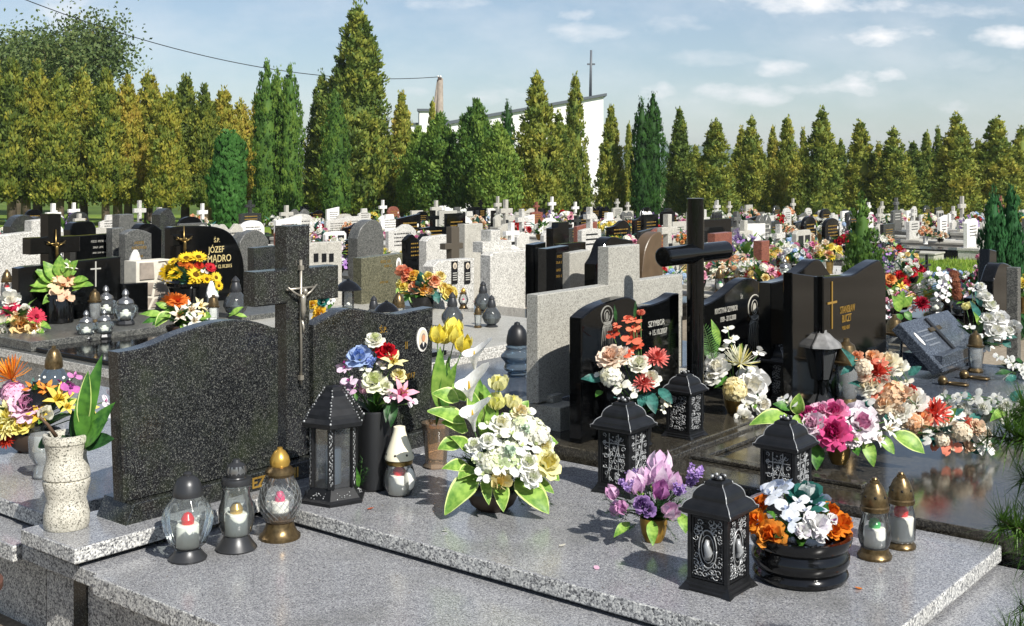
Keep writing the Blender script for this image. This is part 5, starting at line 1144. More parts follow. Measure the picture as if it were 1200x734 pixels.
bouquet('sunflowers with red and orange blooms in a wide black vase', G(222, 366, .546), ('vase', .19, .27, PLASTIC), [
    ('sunflower', '#efc92c', '#6a4a14', 205, 320, 24, .05), ('sunflower', '#f0cc34', '#6a4a14', 218, 301, 22, .0), ('sunflower', '#efcc38', '#6a4a14', 233, 300, 22, 0), ('sunflower', '#f0d03c', '#6a4a14', 230, 321, 24, .07), ('sunflower', '#efc92c', '#6a4a14', 243, 327, 16, .06), ('sunflower', '#f2d64a', '#6a4a14', 254, 325, 16, .04), ('sunflower', '#f0cc34', '#6a4a14', 228, 332, 17, .1), ('sunflower', '#f0d040', '#6a4a14', 202, 306, 14, 0), ('gerbera', '#c93a2a', '#8f1c14', 234, 311, 14, .02), ('gerbera', '#cf3440', '#8f1420', 247, 313, 16, .02), ('gerbera', '#d9772c', '#a84a14', 215, 308, 15, .03), ('gerbera', '#d2702c', '#a84a14', 222, 312, 13, .05), ('sunflower', '#f0cc34', '#6a4a14', 257, 335, 13, .06), ('orchid', '#f2efe4', '#e0dcc4', 240, 318, 10, .05)],
    [('teal', 217, 325, 214, 340, 8, .08), ('light', 212, 330, 216, 345, 7, .1), ('green', 245, 330, 256, 345, 8, .08), ('green', 222, 315, 212, 318, 8, .05)], fill=(('green', 'teal'), 18, .24, (.1, 1.2)), back=4)
bouquet('flat bouquet of orange gerbera and cream lilies under the sunflower vase', G(210, 392, .546), ('bowl', .1, .07, mat('brown_pot', '#3a2c22', .5)), [
    ('gerbera', '#e8843a', '#c9401c', 209, 352, 31, .0), ('lily', '#f0e2d0', '#d9b088', 211, 369, 28, .1), ('lily', '#f4eee0', '#e2d0b0', 224, 364, 28, .08), ('lily', '#f2e6b8', '#e0c878', 234, 358, 22, .02), ('lily', '#f6f3e8', '#e8e0cc', 228, 376, 24, .12), ('lily', '#f5f1e6', '#e8e0cc', 220, 386, 18, .14), ('orchid', '#eadf9c', '#d2b84c', 238, 368, 14, .05)],
    [('light', 195, 370, 162, 369, 9, .02), ('green', 198, 370, 178, 382, 12, .08), ('edged', 200, 366, 182, 384, 14, .1), ('light', 196, 362, 182, 355, 9, 0), ('green', 192, 372, 166, 380, 9, .05), ('light', 235, 372, 248, 372, 14, .06), ('green', 205, 366, 190, 362, 9, .0), ('light', 215, 380, 216, 391, 9, .14), ('edged', 232, 378, 240, 384, 9, .1)], fill=(('green', 'light', 'dark'), 22, .24, (.0, .9)), back=4)
bouquet('green lance leaves with yellow roses and teal ribbons behind the granite cross', W(-3.4, 4.2, .3), ('bowl', .09, .1, PLASTIC), [('rose', '#ecc440', '#d49a1c', 374, 366, 16, .02), ('rose', '#e9c84a', '#d49a1c', 366, 356, 12, 0), ('rose', '#2f7a70', '#1d4f4a', 378, 352, 14, 0), ('orchid', '#f0f0ec', '#3a3f44', 388, 353, 11, .0), ('rose', '#e9c84a', '#c98a1c', 370, 373, 12, .03)],
    [('light', 290, 372, 268, 368, 6, .0), ('light', 285, 360, 268, 372, 8, .0), ('green', 384, 362, 392, 355, 6, .0)], fill=(('teal', 'green'), 14, .2, (.0, 1.1)), dref=9.5, stems=False, core=W(-3.4, 4.5, .5))
# ---------------------------------------------------------------- middle of the second row
t = tomb('pale speckled granite grave with an overhanging cover slab, left of the grey monument', -1.86, 4.15)
MB().box(-2.7, -.12, .05, 1.75, -.02, .40, GR_LIGHT, .004).build('foundation_wall', t)
MB().box(-2.85, .0, -.02, 1.8, .43, .5, GR_TAN, .006, GR_LIGHT).build('cover_slab', t)
b = MB(); b.box(-.35, -.1, -.012, .3, .12, .40, BLACK); b.box(-2.6, -.2, .1, 1.7, .4, .43, GR_DARK); b.build('recess', t)
t = tomb('low slate blue polished slab in front of the pale speckled grave', -1.2, 3.9)
MB().box(-.55, .62, -.6, 2.1, -.02, .36, GR_DKGREY, .004).build('foundation_wall', t)
MB().box(-.6, .68, -.65, 2.15, .365, .43, BLUEGREY, .006).build('cover_slab', t)
candle('ribbed', 'large ribbed blue glass candle with black dome cap, left of the grey monument', G(606, 441, .431), .37)
candle('onion', 'onion shaped smoked candle with pointed cap at the right corner of the pale slab', G(576, 383, .501), .27)
candle('tall', 'tiny amber candle standing left of the onion candle on the pale slab corner', G(560, 384, .501), .18)
candle('onion', 'dark onion candle with tall pointed cap behind the yellow tulips', G(530, 386, .501), .31)
candle('onion', 'grey onion candle standing furthest back on the pale slab', G(566, 366, .501), .29)
candle('egg', 'round amber glass candle below the two panel headstone', G(543, 362, .501), .2)
candle('onion', 'clear onion candle peeping over the portrait headstone, left of two', at(438, 10.4, .42), .3)
candle('dome', 'dark blue candle with white stars behind the portrait headstone', at(453, 10.0, .42), .3)
candle('bell', 'clear tall glass candle peeping over the portrait headstone, right of two', at(467, 10.4, .42), .33)
candle('dome', 'navy lantern with glass front showing over the crest of the portrait headstone', at(408, 11.0, .45), .36)
bouquet('mixed peach roses and yellow carnations with teal leaves, middle of the second row', G(494, 362, .501), ('bowl', .13, .12, PLASTIC), [
    ('rose', '#f0b48c', '#dc7c50', 487, 334, 19, .06), ('rose', '#eeb08a', '#dc7c50', 510, 328, 17, .05), ('rose', '#ec9c7c', '#cf5c40', 477, 318, 15, .0), ('rose', '#eec95c', '#dca030', 485, 321, 16, .02), ('rose', '#efe08a', '#dcc24c', 502, 323, 16, .02), ('rose', '#eedc7a', '#d9b840', 472, 335, 15, .03), ('rose', '#f0dc80', '#dcb848', 527, 342, 19, .06), ('rose', '#f0e094', '#dcb848', 521, 336, 15, .04), ('rose', '#efdf9c', '#dcc060', 517, 322, 14, 0), ('rose', '#e9b85c', '#d08a30', 497, 338, 15, .08), ('rose', '#ec9a78', '#d2603c', 474, 325, 12, 0), ('carnation', '#efe8a0', '#d8c850', 468, 331, 11, .0), ('rose', '#efcfa0', '#e0a060', 504, 341, 13, .08)],
    [('teal', 494, 328, 492, 318, 8, .03), ('green', 500, 345, 490, 358, 11, .1), ('teal', 508, 342, 514, 356, 12, .1), ('green', 480, 345, 474, 354, 9, .08), ('light', 485, 345, 482, 356, 9, .1), ('teal', 518, 345, 526, 355, 9, .08), ('light', 470, 338, 465, 346, 8, .05)], fill=(('green', 'teal'), 26, .26, (.0, 1.1)), back=6)
# ---------------------------------------------------------------- further stones one can tell apart
PLAQ = mat('black_plaque', '#16171a', .25)
hs_px('pale T shaped granite stone at the left edge, behind the orange flowers', -7.6, [(-8, 277), (37, 272), (37.5, 259), (55, 257)], 0, GR_LIGHT, .15, flat=True)
hs_px('long black stone with two columns of white lettering, left background', -7.0, [(89, 277), (131, 274)], 0, BLACK, .12, flat=True, lines=[('#14', 116, 284, 2.4), ('#10', 115, 291, 2.2), ('#16', 116, 297, 1.7)], lm=SILVERL)
hs_px('grey arched headstone with two gold names, behind the mosaic pillar', -6.5, [(147, 275), (153, 271), (162, 269), (171, 271), (178, 274)], 0, GR_DKGREY, .12, lines=[('ANDRZEJ', 163, 286, 3.2), ('KAZNOWSKI', 163, 292, 3.4), ('CELINA', 163, 302, 3.2), ('KAZNOWSKA', 163, 308, 3.4)], lm=GOLD)
hs_px('small dark stone with a thin silver cross, left of the two name arched headstone', -6.8, [(132, 268), (146, 267)], 0, GR_DKGREY, .12, flat=True)
hs_px('low black arched stone in front of the white cross, left background', -9.2, [(82, 270), (86, 262), (96, 260), (108, 260), (113, 268)], 0, BLACK, .15)
hs_px('dark double hump headstone at the left, before the lawn', -11.5, [(12, 266), (20, 255), (32, 252), (40, 256), (46, 254), (55, 256)], 0, GR_DARK, .2)
hs_px('black arched stone right of the two name grey headstone', -8.2, [(162, 268), (167, 263), (175, 262), (182, 264), (190, 270)], 0, BLACK, .15)
hs_px('square grey stone with a pale cross relief near the lawn', -12, [(140, 252), (157, 251)], 0, GR_DKGREY, .2, flat=True)
hs_px('dark grey leaning shouldered stone near the lawn, left of the clipped thuja', -10.5, [(187, 252), (192, 247), (199, 245), (206, 256)], 0, GR_DARK, .2)
hs_px('olive grey round arched headstone left of the granite cross top', -7.2, [(281, 285), (287, 275), (298, 270), (308, 273), (315, 282)], 0, GR_DKGREY, .12)
hs_px('dark speckled rectangular stone touching the granite cross top on its left', -6.2, [(298, 291), (326, 288)], 0, GR_DARK, .12, flat=True)
t, vc, z0 = hs_px('pale concrete stone with three small black plaques, right of the granite cross', -7.0, [(362, 288), (366, 285), (401, 283)], 0, CONCR, .15, flat=True)
for px in (370, 379.5, 388):
    b = MB(); y = vu(px, -7.0) - vc; z = zu(px, 302, -7.0) - z0; b.box(.001, .01, y - .035, y + .035, z - .05, z + .05, PLAQ); b.build('plaque', t)
t, vc, z0 = hs_px('dark arched headstone cut like a gateway, behind the olive slab stone', -8.2, [(419, 280), (423, 268), (431, 260), (440, 258), (447, 264), (450, 276)], 0, GR_DKGREY, .2)
MB().box(.002, .02, -.05, .22, .35, .8, GR_LIGHT).build('relief', t)
t, vc, z0 = hs_px('olive brown slab headstone with oval portrait and gold text, above the starry candles', -4.6, [(424, 303), (472, 297)], .45, GR_OLIVE, .13, flat=True, lines=[('#9', 452, 308, 3), ('#8', 455, 313, 2.6), ('#9', 450, 332, 2.4)], lm=GOLD)
b = MB(); oval(b, .002, vu(467, -4.6) - vc, zu(467, 309, -4.6) - z0, .035, .06, WHITEM); pq = b.build('portrait', t); b = MB(); oval(b, .004, vu(467, -4.6) - vc, zu(467, 310, -4.6) - z0, .02, .035, mat('photo_hair', '#8d857c', .4)); b.build('face', pq)
t = tomb('black plinth and slab under the olive brown slab headstone', -4.5, vu(448, -4.6))
MB().box(-.5, 2.2, -.7, .85, 0, .44, BLACK, .006).build('block', t); HAND.append((-3.6, vu(448, -4.6), 1))
t, vc, z0 = hs_px('light granite headstone with two black portrait plaques', -3.9, [(508, 313), (514, 306), (556, 303)], .3, GR_LIGHT, .15, flat=True)
for px in (532, 547):
    b = MB(); b2 = MB(); b3 = MB()
    y = vu(px, -3.9) - vc; z = zu(px, 317, -3.9) - z0
    b.box(.002, .012, y - .042, y + .042, z - .13, z + .09, PLAQ); oval(b2, .0132, y, z + .045, .028, .032, mat('photo_background', '#cdbfa8', .4)); oval(b2, .0145, y, z + .04, .014, .02, mat('photo_hair', '#8d857c', .4))
    for k in range(4): b3.box(.0122, .0135, y - .03, y + .03, z - .03 - k * .022, z - .021 - k * .022, SILVERL)
    pq = b.build('plaque', t); b2.build('portrait', pq); b3.build('inscription', pq)
stone_cross_px('dark brown cross standing before a speckled stone, centre background', -6.3, 534, 9, 266, 285, 292, 522, 543, .2, mat('brown_stone', '#4d463b', .6), .1)
hs_px('pale speckled low stone left of the dark brown cross', -7.2, [(500, 283), (504, 278), (526, 275)], 0, GR_LIGHT, .15, flat=True)
hs_px('smooth pale headstone right of the dark brown cross', -7.6, [(545, 263), (566, 262)], 0, CONCR, .15, flat=True)
stone_cross_px('speckled granite cross rising from a broad granite stone, centre background', -4.45, 581, 11, 270, 283, 295, 566, 600, .3, GR_LIGHT, .15)
hs_px('broad speckled granite headstone without lettering under the speckled cross', -4.3, [(575, 300), (579, 296), (616, 293)], .25, GR_LIGHT, .15, flat=True)
hs_px('black headstone with white oval portrait and text, above the small sunflowers', -4.0, [(641, 292), (667, 288)], .3, BLACK, .13, flat=True, lines=[('#6', 656, 302, 3), ('#7', 655, 309, 2.6), ('#6', 655, 318, 2.8), ('#7', 655, 325, 2.6)], lm=GOLD)
hs_px('slim dark headstone left of the black headstone with gold text', -4.3, [(626, 287), (640, 284)], .3, BLACK, .13, flat=True)
hs_px('plain smooth grey headstone right of the black headstone with gold text', -3.9, [(668, 297), (692, 293)], .3, GR_TAN, .13, flat=True)
hs_px('tall black rectangular stone in the centre background', -8.2, [(648, 268), (654, 266), (654.5, 261), (667, 260)], 0, BLACK, .15, flat=True)
hs_px('black high shouldered stone directly behind the raised part of the grey monument', -3.3, [(698, 310), (704, 300), (710, 284), (718, 278), (730, 280), (742, 282)], .3, BLACK, .15)
hs_px('brown crescent shaped headstone right of the grey monument top', -3.2, [(753, 318), (756, 294), (763, 278), (772, 272), (776, 276), (775, 300), (777, 318)], .3, mat('brown_stone2', '#5a4a38', .4, var=.2, vs=6), .15)

for px, py, lab in [(8, 338, 'left'), (22, 344, 'right')]:
    candle('bellred', f'red capped glass candle among flowers at the left edge, {lab} one of two', G(px, py + 14, .546), .3)
# ================================================================ GROUND, PATHS, LAWN, HILLS
def sheet(name, pts, z, m, kind='structure'):
    me = bpy.data.meshes.new(name); me.from_pydata([(x, y, z) for x, y in pts], [], [list(range(len(pts)))]); me.materials.append(m)
    return tag(place(me, name), kind=kind)
def groundmat(name, stops, sc, bump=.3, sc2=.3):
    m, nt, b = newmat(name); L = nt.links.new
    tc = node(nt, 'ShaderNodeTexCoord'); n1 = node(nt, 'ShaderNodeTexNoise', i_Scale=sc, i_Detail=8.0, i_Roughness=.7); n2 = node(nt, 'ShaderNodeTexNoise', i_Scale=sc2, i_Detail=4.0)
    L(tc.outputs['Object'], n1.inputs['Vector']); L(tc.outputs['Object'], n2.inputs['Vector'])
    a = node(nt, 'ShaderNodeMath', operation='MULTIPLY_ADD'); a.inputs[1].default_value = .55; L(n1.outputs['Fac'], a.inputs[0])
    c = node(nt, 'ShaderNodeMath', operation='MULTIPLY'); c.inputs[1].default_value = .45; L(n2.outputs['Fac'], c.inputs[0]); L(c.outputs[0], a.inputs[2])
    r = ramp(nt, stops); L(a.outputs[0], r.inputs['Fac']); L(r.outputs['Color'], b.inputs['Base Color']); b.inputs['Roughness'].default_value = .95; b.inputs['Specular IOR Level'].default_value = .1
    bp = node(nt, 'ShaderNodeBump', i_Strength=bump, i_Distance=.03); L(n1.outputs['Fac'], bp.inputs['Height']); L(bp.outputs['Normal'], b.inputs['Normal'])
    return m
SOIL = groundmat('gravelly_soil', [(.35, '#5f574b'), (.5, '#857b6c'), (.65, '#a59b8b')], 30)
TURF = groundmat('mown_grass', [(.36, '#3f5420'), (.48, '#5f7a2c'), (.58, '#7f8a3c'), (.68, '#9c8f4c')], 14, .6, .5)
FIELD = groundmat('far_field', [(.35, '#3a4a22'), (.55, '#566a2c'), (.7, '#6f7a3a')], .2, .2, .02)
PATHM = groundmat('pale_gravel', [(.35, '#a8a49a'), (.5, '#c4c0b6'), (.65, '#d8d4ca')], 20)
def gsheet(name, strips, dz, m):
    vs = []; fs = []
    for (x0, x1, y0, y1) in strips:
        o = len(vs); vs += [(x0, y0, gz(y0) + dz), (x1, y0, gz(y0) + dz), (x1, y1, gz(y1) + dz), (x0, y1, gz(y1) + dz)]; fs.append([o, o + 1, o + 2, o + 3])
    me = bpy.data.meshes.new(name); me.from_pydata(vs, [], fs); me.materials.append(m); return tag(place(me, name), kind='structure')
gsheet('ground', [(-4000, 4000, -60, 10), (-4000, 4000, 10, 100), (-4000, 4000, 100, 6000)], 0, FIELD)
gsheet('cemetery_ground', [(-90, 90, -20, 10), (-90, 90, 10, 66)], .004, SOIL)
gsheet('lawn', [(-60, -9, 41, 95), (-9, 3, 60, 95), (3, 70, 63, 95)], .008, TURF)
me = bpy.data.meshes.new('grass_patch'); me.from_pydata([tuple(GG(px, py, .008)) for px, py in [(1052, 322), (1075, 350), (1148, 356), (1165, 330), (1150, 304), (1085, 303)]], [], [[0, 1, 2, 3, 4, 5]]); me.materials.append(TURF); tag(place(me, 'grass_patch'), kind='structure')
gsheet('gravel_path', [(8, 60, 57.6, 60.2)], .012, PATHM)
b = MB(); st = random.getstate(); random.seed(3)
for i in range(13000):
    x = ru(6.0, 13); y = ru(15.5, 29); px, py = pix(Vector((x, y, gz(y))))
    if not (1052 < px < 1160 and 303 < py < 355): continue
    h = ru(.05, .14); a = rnd() * 6.28; w = .012
    b.add([(x - w * math.cos(a), y - w * math.sin(a), gz(y) + .008), (x + w * math.cos(a), y + w * math.sin(a), gz(y) + .008), (x + ru(-.04, .04), y + ru(-.04, .04), gz(y) + h)], [[0, 1, 2]], crownmat('grass_blades', [(.1, '#3f5f1c'), (.5, '#6f8f2c'), (.9, '#9aa648')]), False, rnd())
o = b.build('grass'); tag(o, 'tufts of bright green grass in the open patch at the right', 'grass', kind='stuff'); random.setstate(st)
# distant wooded hills
b = MB(); HILL = groundmat('wooded_hill', [(.35, '#2c3f2c'), (.55, '#41573c'), (.7, '#566a4a')], .01, .1, .002)
n = 60; vs = []
for i in range(n + 1):
    x = -2600 + 5200 * i / n; h = 34 + 10 * math.sin(i * .4 + 1) + 5 * math.sin(i * 1.3) + (8 if x > 200 else 0)
    vs += [(x, 2500, -2), (x, 2900, h), (x, 3600, h * .8)]
b.add(vs, [[i * 3 + k, i * 3 + 3 + k, i * 3 + 4 + k, i * 3 + 1 + k] for i in range(n) for k in (0, 1)], HILL, True)
tag(b.build('hills'), kind='structure')
hz, hnt, hb = newmat('thin_haze'); hnt.nodes.remove(hb); pv = node(hnt, 'ShaderNodeVolumePrincipled'); pv.inputs['Color'].default_value = (.82, .9, 1, 1); pv.inputs['Density'].default_value = .00022; pv.inputs['Anisotropy'].default_value = .2
hnt.links.new(pv.outputs[0], hnt.nodes['Material Output'].inputs['Volume'])
b = MB(); b.box(-4100, 4100, -80, 6100, -3.4, 62, hz); o = b.build('haze'); tag(o, 'thin pale air between the cemetery and the distant wooded hills', 'haze', kind='stuff')

# ================================================================ TREES
GOLDEN = crownmat('golden_conifer_foliage', [(.02, '#384a20'), (.3, '#687832'), (.55, '#99973a'), (.8, '#b09a42'), (1, '#a67642')])
OLIVE = crownmat('olive_conifer_foliage', [(.02, '#344722'), (.3, '#607634'), (.6, '#94983e'), (.85, '#ad9f46'), (1, '#a17844')])
FRESH = crownmat('fresh_conifer_foliage', [(.02, '#263f1c'), (.35, '#4c6e2e'), (.65, '#758f3a'), (1, '#9aa64a')])
CLIPC = crownmat('clipped_conifer_foliage', [(.02, '#1f3f19'), (.4, '#3b682c'), (.75, '#578440'), (1, '#77a055')])
DARKC = crownmat('dark_conifer_foliage', [(.02, '#182f14'), (.35, '#335723'), (.7, '#507a30'), (1, '#6a8f3a')])
BLUEC = crownmat('blue_green_conifer_foliage', [(.02, '#17351d'), (.4, '#2f5f34'), (.75, '#4a7f45'), (1, '#679856')])
BROADL = crownmat('broadleaf_foliage', [(.02, '#2a3a20'), (.4, '#4b5f34'), (.7, '#6c7a44'), (.9, '#8a7a4c'), (1, '#86603c')])
TRUNK = mat('tree_bark', '#6a5c4e', .9, var=.35, vs=4, bump=.6)
def leafquad(b, c, n, L, w, m, tint, upb=.5):
    t = n.cross(Vector((ru(-1, 1), ru(-1, 1), ru(-1, 1))))
    if t.length < .01: t = Vector((0, 0, 1)).cross(n)
    t.normalize(); l = (Vector((0, 0, 1)) * upb + n * .5 + t * ru(-.7, .7)).normalized()
    t = l.cross(n)
    if t.length < .01: t = Vector((1, 0, 0))
    t.normalize()
    b.add([c - l * L * .5, c + t * w * .5, c + l * L * .5, c - t * w * .5], [[0, 1, 2, 3]], m, False, tint)
def conifer_mesh(h, prof, ncl, nl, lsz, m, seed, crad=.12, z0=.1, upb=.6, rough=.25, tipn=40):
    """prof(t) -> radius at crown height fraction t; leaf sprays gathered in clumps over the crown's volume"""
    st = random.getstate(); random.seed(seed); b = MB(); zb = h * z0; hc = h - zb
    rmax = max(prof(i / 20) for i in range(21)); wts = [(prof((i + .5) / 30) + .04 * rmax) for i in range(30)]; tot = sum(wts)
    lob = [(rnd() * 6.28, ru(.1, .9), ru(-.25, .22)) for _ in range(10)]
    for k in range(ncl):
        q = rnd() * tot; i = 0
        while q > wts[i]: q -= wts[i]; i += 1
        t = (i + rnd()) / 30; a = rnd() * 2 * PI
        r = prof(t) * (1 + sum(am * math.exp(-((t - tt) / .12) ** 2) * max(0, math.cos(a - aa)) for aa, tt, am in lob)) * (1 + ru(-rough, rough * .6))
        rr = r * ru(.72, .97); c = Vector((rr * math.cos(a), rr * math.sin(a), zb + t * hc)); cr = crad * rmax * ru(.7, 1.5) * (.5 + .5 * (1 - t))
        ct = rnd(); out = Vector((math.cos(a), math.sin(a), .45)).normalized()
        for j in range(nl):
            d = Vector((random.gauss(0, 1), random.gauss(0, 1), random.gauss(0, 1))).normalized() * cr * rnd() ** .4
            d.z *= 1.3; p = c + d; n = (d.normalized() * .8 + out * .9 + Vector((ru(-.5, .5), ru(-.5, .5), ru(-.3, .6)))).normalized()
            leafquad(b, p, n, lsz * ru(.7, 1.4), lsz * ru(.4, .7), m, min(1, ct * .6 + rnd() * .4), upb)
    for k in range(tipn):
        t = ru(.88, 1.03); p = Vector((random.gauss(0, .3) * prof(.9), random.gauss(0, .3) * prof(.9), zb + t * hc)); n = Vector((ru(-1, 1), ru(-1, 1), .3)).normalized()
        leafquad(b, p, n, lsz * 1.1, lsz * .5, m, rnd(), 1.2)
    core = MB(); core.lathe([(max(.01, prof(i / 12) * .55), zb + hc * (i / 12) * .97) for i in range(13)], m, 12); core.t = [.35] * len(core.f)
    b.join(core, Matrix.Identity(4)); b.t = [x if x is not None else .3 for x in b.t]
    me = b.mesh('crown'); random.setstate(st); return me
def trunk_mesh(h, r, bend=.02):
    b = MB(); b.tube([(0, 0, -.05), (bend, 0, h * .3), (-bend, bend, h * .6), (0, 0, h)], [r * 1.25, r, r * .8, r * .25], TRUNK, 10)
    for k in range(5):
        a = k * 1.9; z = h * (.16 + .1 * k); b.tube([(0, 0, z), (.25 * h * .25 * math.cos(a), .25 * h * .25 * math.sin(a), z + h * .08)], [r * .3, r * .1], TRUNK, 5)
    return b.mesh('trunk')
cone = lambda R, p=.85, low=.9: (lambda t: R * min(1, low + 1.2 * t) * max(.0, 1 - t ** 1.15) ** p)
bul = lambda R: (lambda t: R * (min(1, .72 + 1.6 * t)) * max(0, 1 - max(0, (t - .45) / .55) ** 1.9) ** .7)
fat = lambda R: (lambda t: R * math.sin(PI * min(1, .16 + .8 * t)) ** .7)
TM = {}
def tmesh(kind, i):
    key = (kind, i)
    if key not in TM:
        if kind == 'golden': TM[key] = conifer_mesh(4.8, cone(1.0, .62), 400, 34, .13, GOLDEN, 11 + i, .2, .18, .45, .3)
        elif kind == 'olive': TM[key] = conifer_mesh(4.2, cone(.75, .72, .92), 330, 34, .115, OLIVE, 31 + i, .22, .1, .45, .32)
        elif kind == 'big': TM[key] = conifer_mesh(7.2, cone(1.5, .72), 800, 34, .145, OLIVE, 51 + i, .15, .08, .45, .3)
        elif kind == 'fresh': TM[key] = conifer_mesh(3.6, (lambda t: 1.05 * min(1, .8 + .7 * t) * max(0, 1 - t ** 1.7) ** .75), 400, 34, .125, FRESH, 61 + i, .22, .2, .4, .3)
        elif kind == 'column': TM[key] = conifer_mesh(5.0, bul(.6), 420, 18, .1, FRESH if i < 3 else DARKC, 71 + i, .2, .04, 1.3, .1)
        elif kind == 'clipped': TM[key] = conifer_mesh(3.0, lambda t: .42 * min(1, .8 + t) * (1 - max(0, (t - .75) / .25) ** 2.2) ** .6, 1500, 7, .12, CLIPC, 81, .13, .0, 2.2, .06)
        elif kind == 'small': TM[key] = conifer_mesh(1.6, cone(.36, .7), 220, 16, .055, FRESH, 91 + i, .2, .02, 1.2, .2)
        elif kind == 'blue': TM[key] = conifer_mesh(1.7, bul(.34), 260, 18, .06, BLUEC, 95 + i, .2, .02, 1.5, .25)
    return TM[key]
TRK = {}
def tree(kind, label, px, ytop, d, hw=None, i=0, trunk=True, group=None, z0=0):
    """a tree whose tip shows at (px, ytop) from the photograph's spot, standing at distance d"""
    if kind not in ('small', 'blue'): d *= 1.6
    z0 = gz(d)
    me = tmesh(kind, i); h0 = {'golden': 4.8, 'olive': 4.2, 'big': 7.2, 'fresh': 3.6, 'column': 5.0, 'clipped': 3.0, 'small': 1.6, 'blue': 1.7}[kind]; r0 = {'golden': 1.0, 'olive': .75, 'big': 1.5, 'fresh': 1.05, 'column': .6, 'clipped': .42, 'small': .36, 'blue': .34}[kind]
    h = H - (ytop - YH) * d / F - z0; sz = h / h0; sx = (hw * 1.04 * d / F / r0) if hw else sz
    nm = {'golden': 'golden_conifer', 'olive': 'conifer_tree', 'big': 'conifer_tree', 'fresh': 'conifer_tree', 'column': 'columnar_conifer', 'clipped': 'columnar_conifer', 'small': 'young_conifer', 'blue': 'young_conifer'}[kind]
    t = thing(nm, label, 'tree', Vector(((px - CX) * d / F, d, z0)), rnd() * 6.28, group); t.scale = (sx, sx, sz)
    place(me, 'crown', t)
    if h0 not in TRK: TRK[h0] = trunk_mesh(h0 * .9, .022 * h0 + .03)
    place(TRK[h0], 'trunk', t); return t
LEFT = [(-12, 62, 41, 34), (14, 70, 39, 33), (44, 74, 40, 33), (70, 84, 38, 30), (98, 80, 40, 30), (124, 82, 38, 29), (150, 92, 39, 29), (174, 84, 40, 31), (197, 104, 37, 26), (217, 90, 40, 31), (240, 102, 38, 27), (262, 104, 40, 28), (282, 118, 41, 24), (302, 112, 44, 22)]
ORD = ['first', 'second', 'third', 'fourth', 'fifth', 'sixth', 'seventh', 'eighth', 'ninth', 'tenth', 'eleventh', 'twelfth', 'thirteenth', 'fourteenth', 'fifteenth', 'sixteenth', 'seventeenth', 'eighteenth', 'nineteenth', 'twentieth']
for k, (px, yt, d, hw) in enumerate(LEFT):
    tree('golden', f'bushy golden brown conifer on the left lawn, {ORD[k]} from the left edge', px, yt, d, hw, k % 4, group='golden conifers along the lawn')
for px, yt, d, hw in [(30, 100, 46, 34), (85, 104, 47, 34), (138, 108, 46, 34), (190, 112, 47, 34), (250, 122, 47, 34)]:
    tree('golden', 'golden conifer of the rear row, mostly hidden behind the front golden conifers', px, yt, d, hw, (px // 10) % 4, group='golden conifers of the rear row')
tree('clipped', 'dense clipped blue green columnar conifer with a rounded top, standing alone at the left', 268, 155, 29, 21)
for px, yt, hw, w in [(312, 74, 19, 'left'), (326, 82, 17, 'middle'), (340, 78, 17, 'right')]:
    tree('column', f'fresh green columnar conifer with a pointed top, {w} one of the tight trio', px, yt, 37 + (px == 326), hw, px % 3, group='tight trio of columnar conifers')
tree('big', 'tallest conifer of all, dark olive and spiky, left of centre', 418, 6, 42, 54, 0)
tree('big', 'lower olive conifer shoulder pressed against the left side of the tallest conifer', 377, 85, 43, 26, 1)
tree('column', 'green columnar conifer in front of the tallest conifer', 393, 108, 34, 18, 1)
tree('olive', 'slender olive conifer just right of the tallest conifer', 471, 110, 42, 24, 0)
tree('olive', 'thin brownish conifer in front of the concrete pole', 507, 118, 45, 12, 1)
tree('fresh', 'rounded light green conifer under the concrete pole', 516, 136, 38, 36, 0)
tree('fresh', 'rounded green conifer with a peaked top, left of the church roof', 557, 119, 37, 33, 1)
tree('fresh', 'broad bright green conifer before the lower church roof', 583, 146, 35, 31, 0)
tree('fresh', 'low green conifer between the rounded ones and the concrete pole', 492, 150, 40, 26, 1)
tree('column', 'narrow dark green columnar conifer peeping before the church roof', 595, 120, 41, 12, 3)
tree('olive', 'tall ragged spired conifer in front of the white church', 629, 88, 36, 32, 2)
tree('olive', 'shorter yellowish conifer touching the ragged spired one on its right', 655, 132, 37, 24, 3)
tree('olive', 'slim rusty brown conifer before the right part of the church wall', 674, 89, 39, 20, 1)
tree('olive', 'cone shaped golden olive conifer just right of the church corner', 716, 126, 36, 21, 0)
tree('olive', 'thin dark conifer tip between the church corner conifer and the dark column', 737, 145, 44, 10, 1)
tree('column', 'tall dark green smooth columnar conifer right of the church, left stem', 752, 117, 35, 14, 4)
tree('column', 'tall dark green smooth columnar conifer right of the church, right stem', 765, 111, 35.4, 15, 5)
RIGHT = [(796, 129, 40, 19), (838, 142, 38, 24), (869, 150, 42, 14), (881, 138, 40, 20), (906, 150, 43, 13), (923, 138, 40, 18), (941, 152, 44, 11), (963, 128, 38, 25), (985, 165, 44, 14), (1008, 143, 40, 22), (1030, 168, 45, 15), (1047, 151, 39, 25), (1070, 168, 43, 20), (1086, 155, 44, 13), (1099, 150, 44, 12), (1121, 134, 39, 27), (1146, 165, 44, 16), (1168, 139, 39, 28), (1197, 150, 41, 22)]
for k, (px, yt, d, hw) in enumerate(RIGHT):
    tree('olive', f'olive green conifer in the long row at right, {ORD[k]} from the black cylinder cross', px, yt, d, hw * 1.16, k % 4, group='row of conifers at the right')
for k, px in enumerate(range(815, 1210, 24)):
    tree('olive', 'dim olive conifer of the rear row at right, mostly hidden by the front row', px, 172 + (k * 7) % 12, 50, 19, k % 4, group='rear row of conifers at the right')
tree('small', 'small bright green young conifer among the graves right of centre', 1010, 229, 14.5, 33, 0)
tree('blue', 'bluish green young conifer among black stones near the right edge, left stem', 1164, 222, 13, 20, 0)
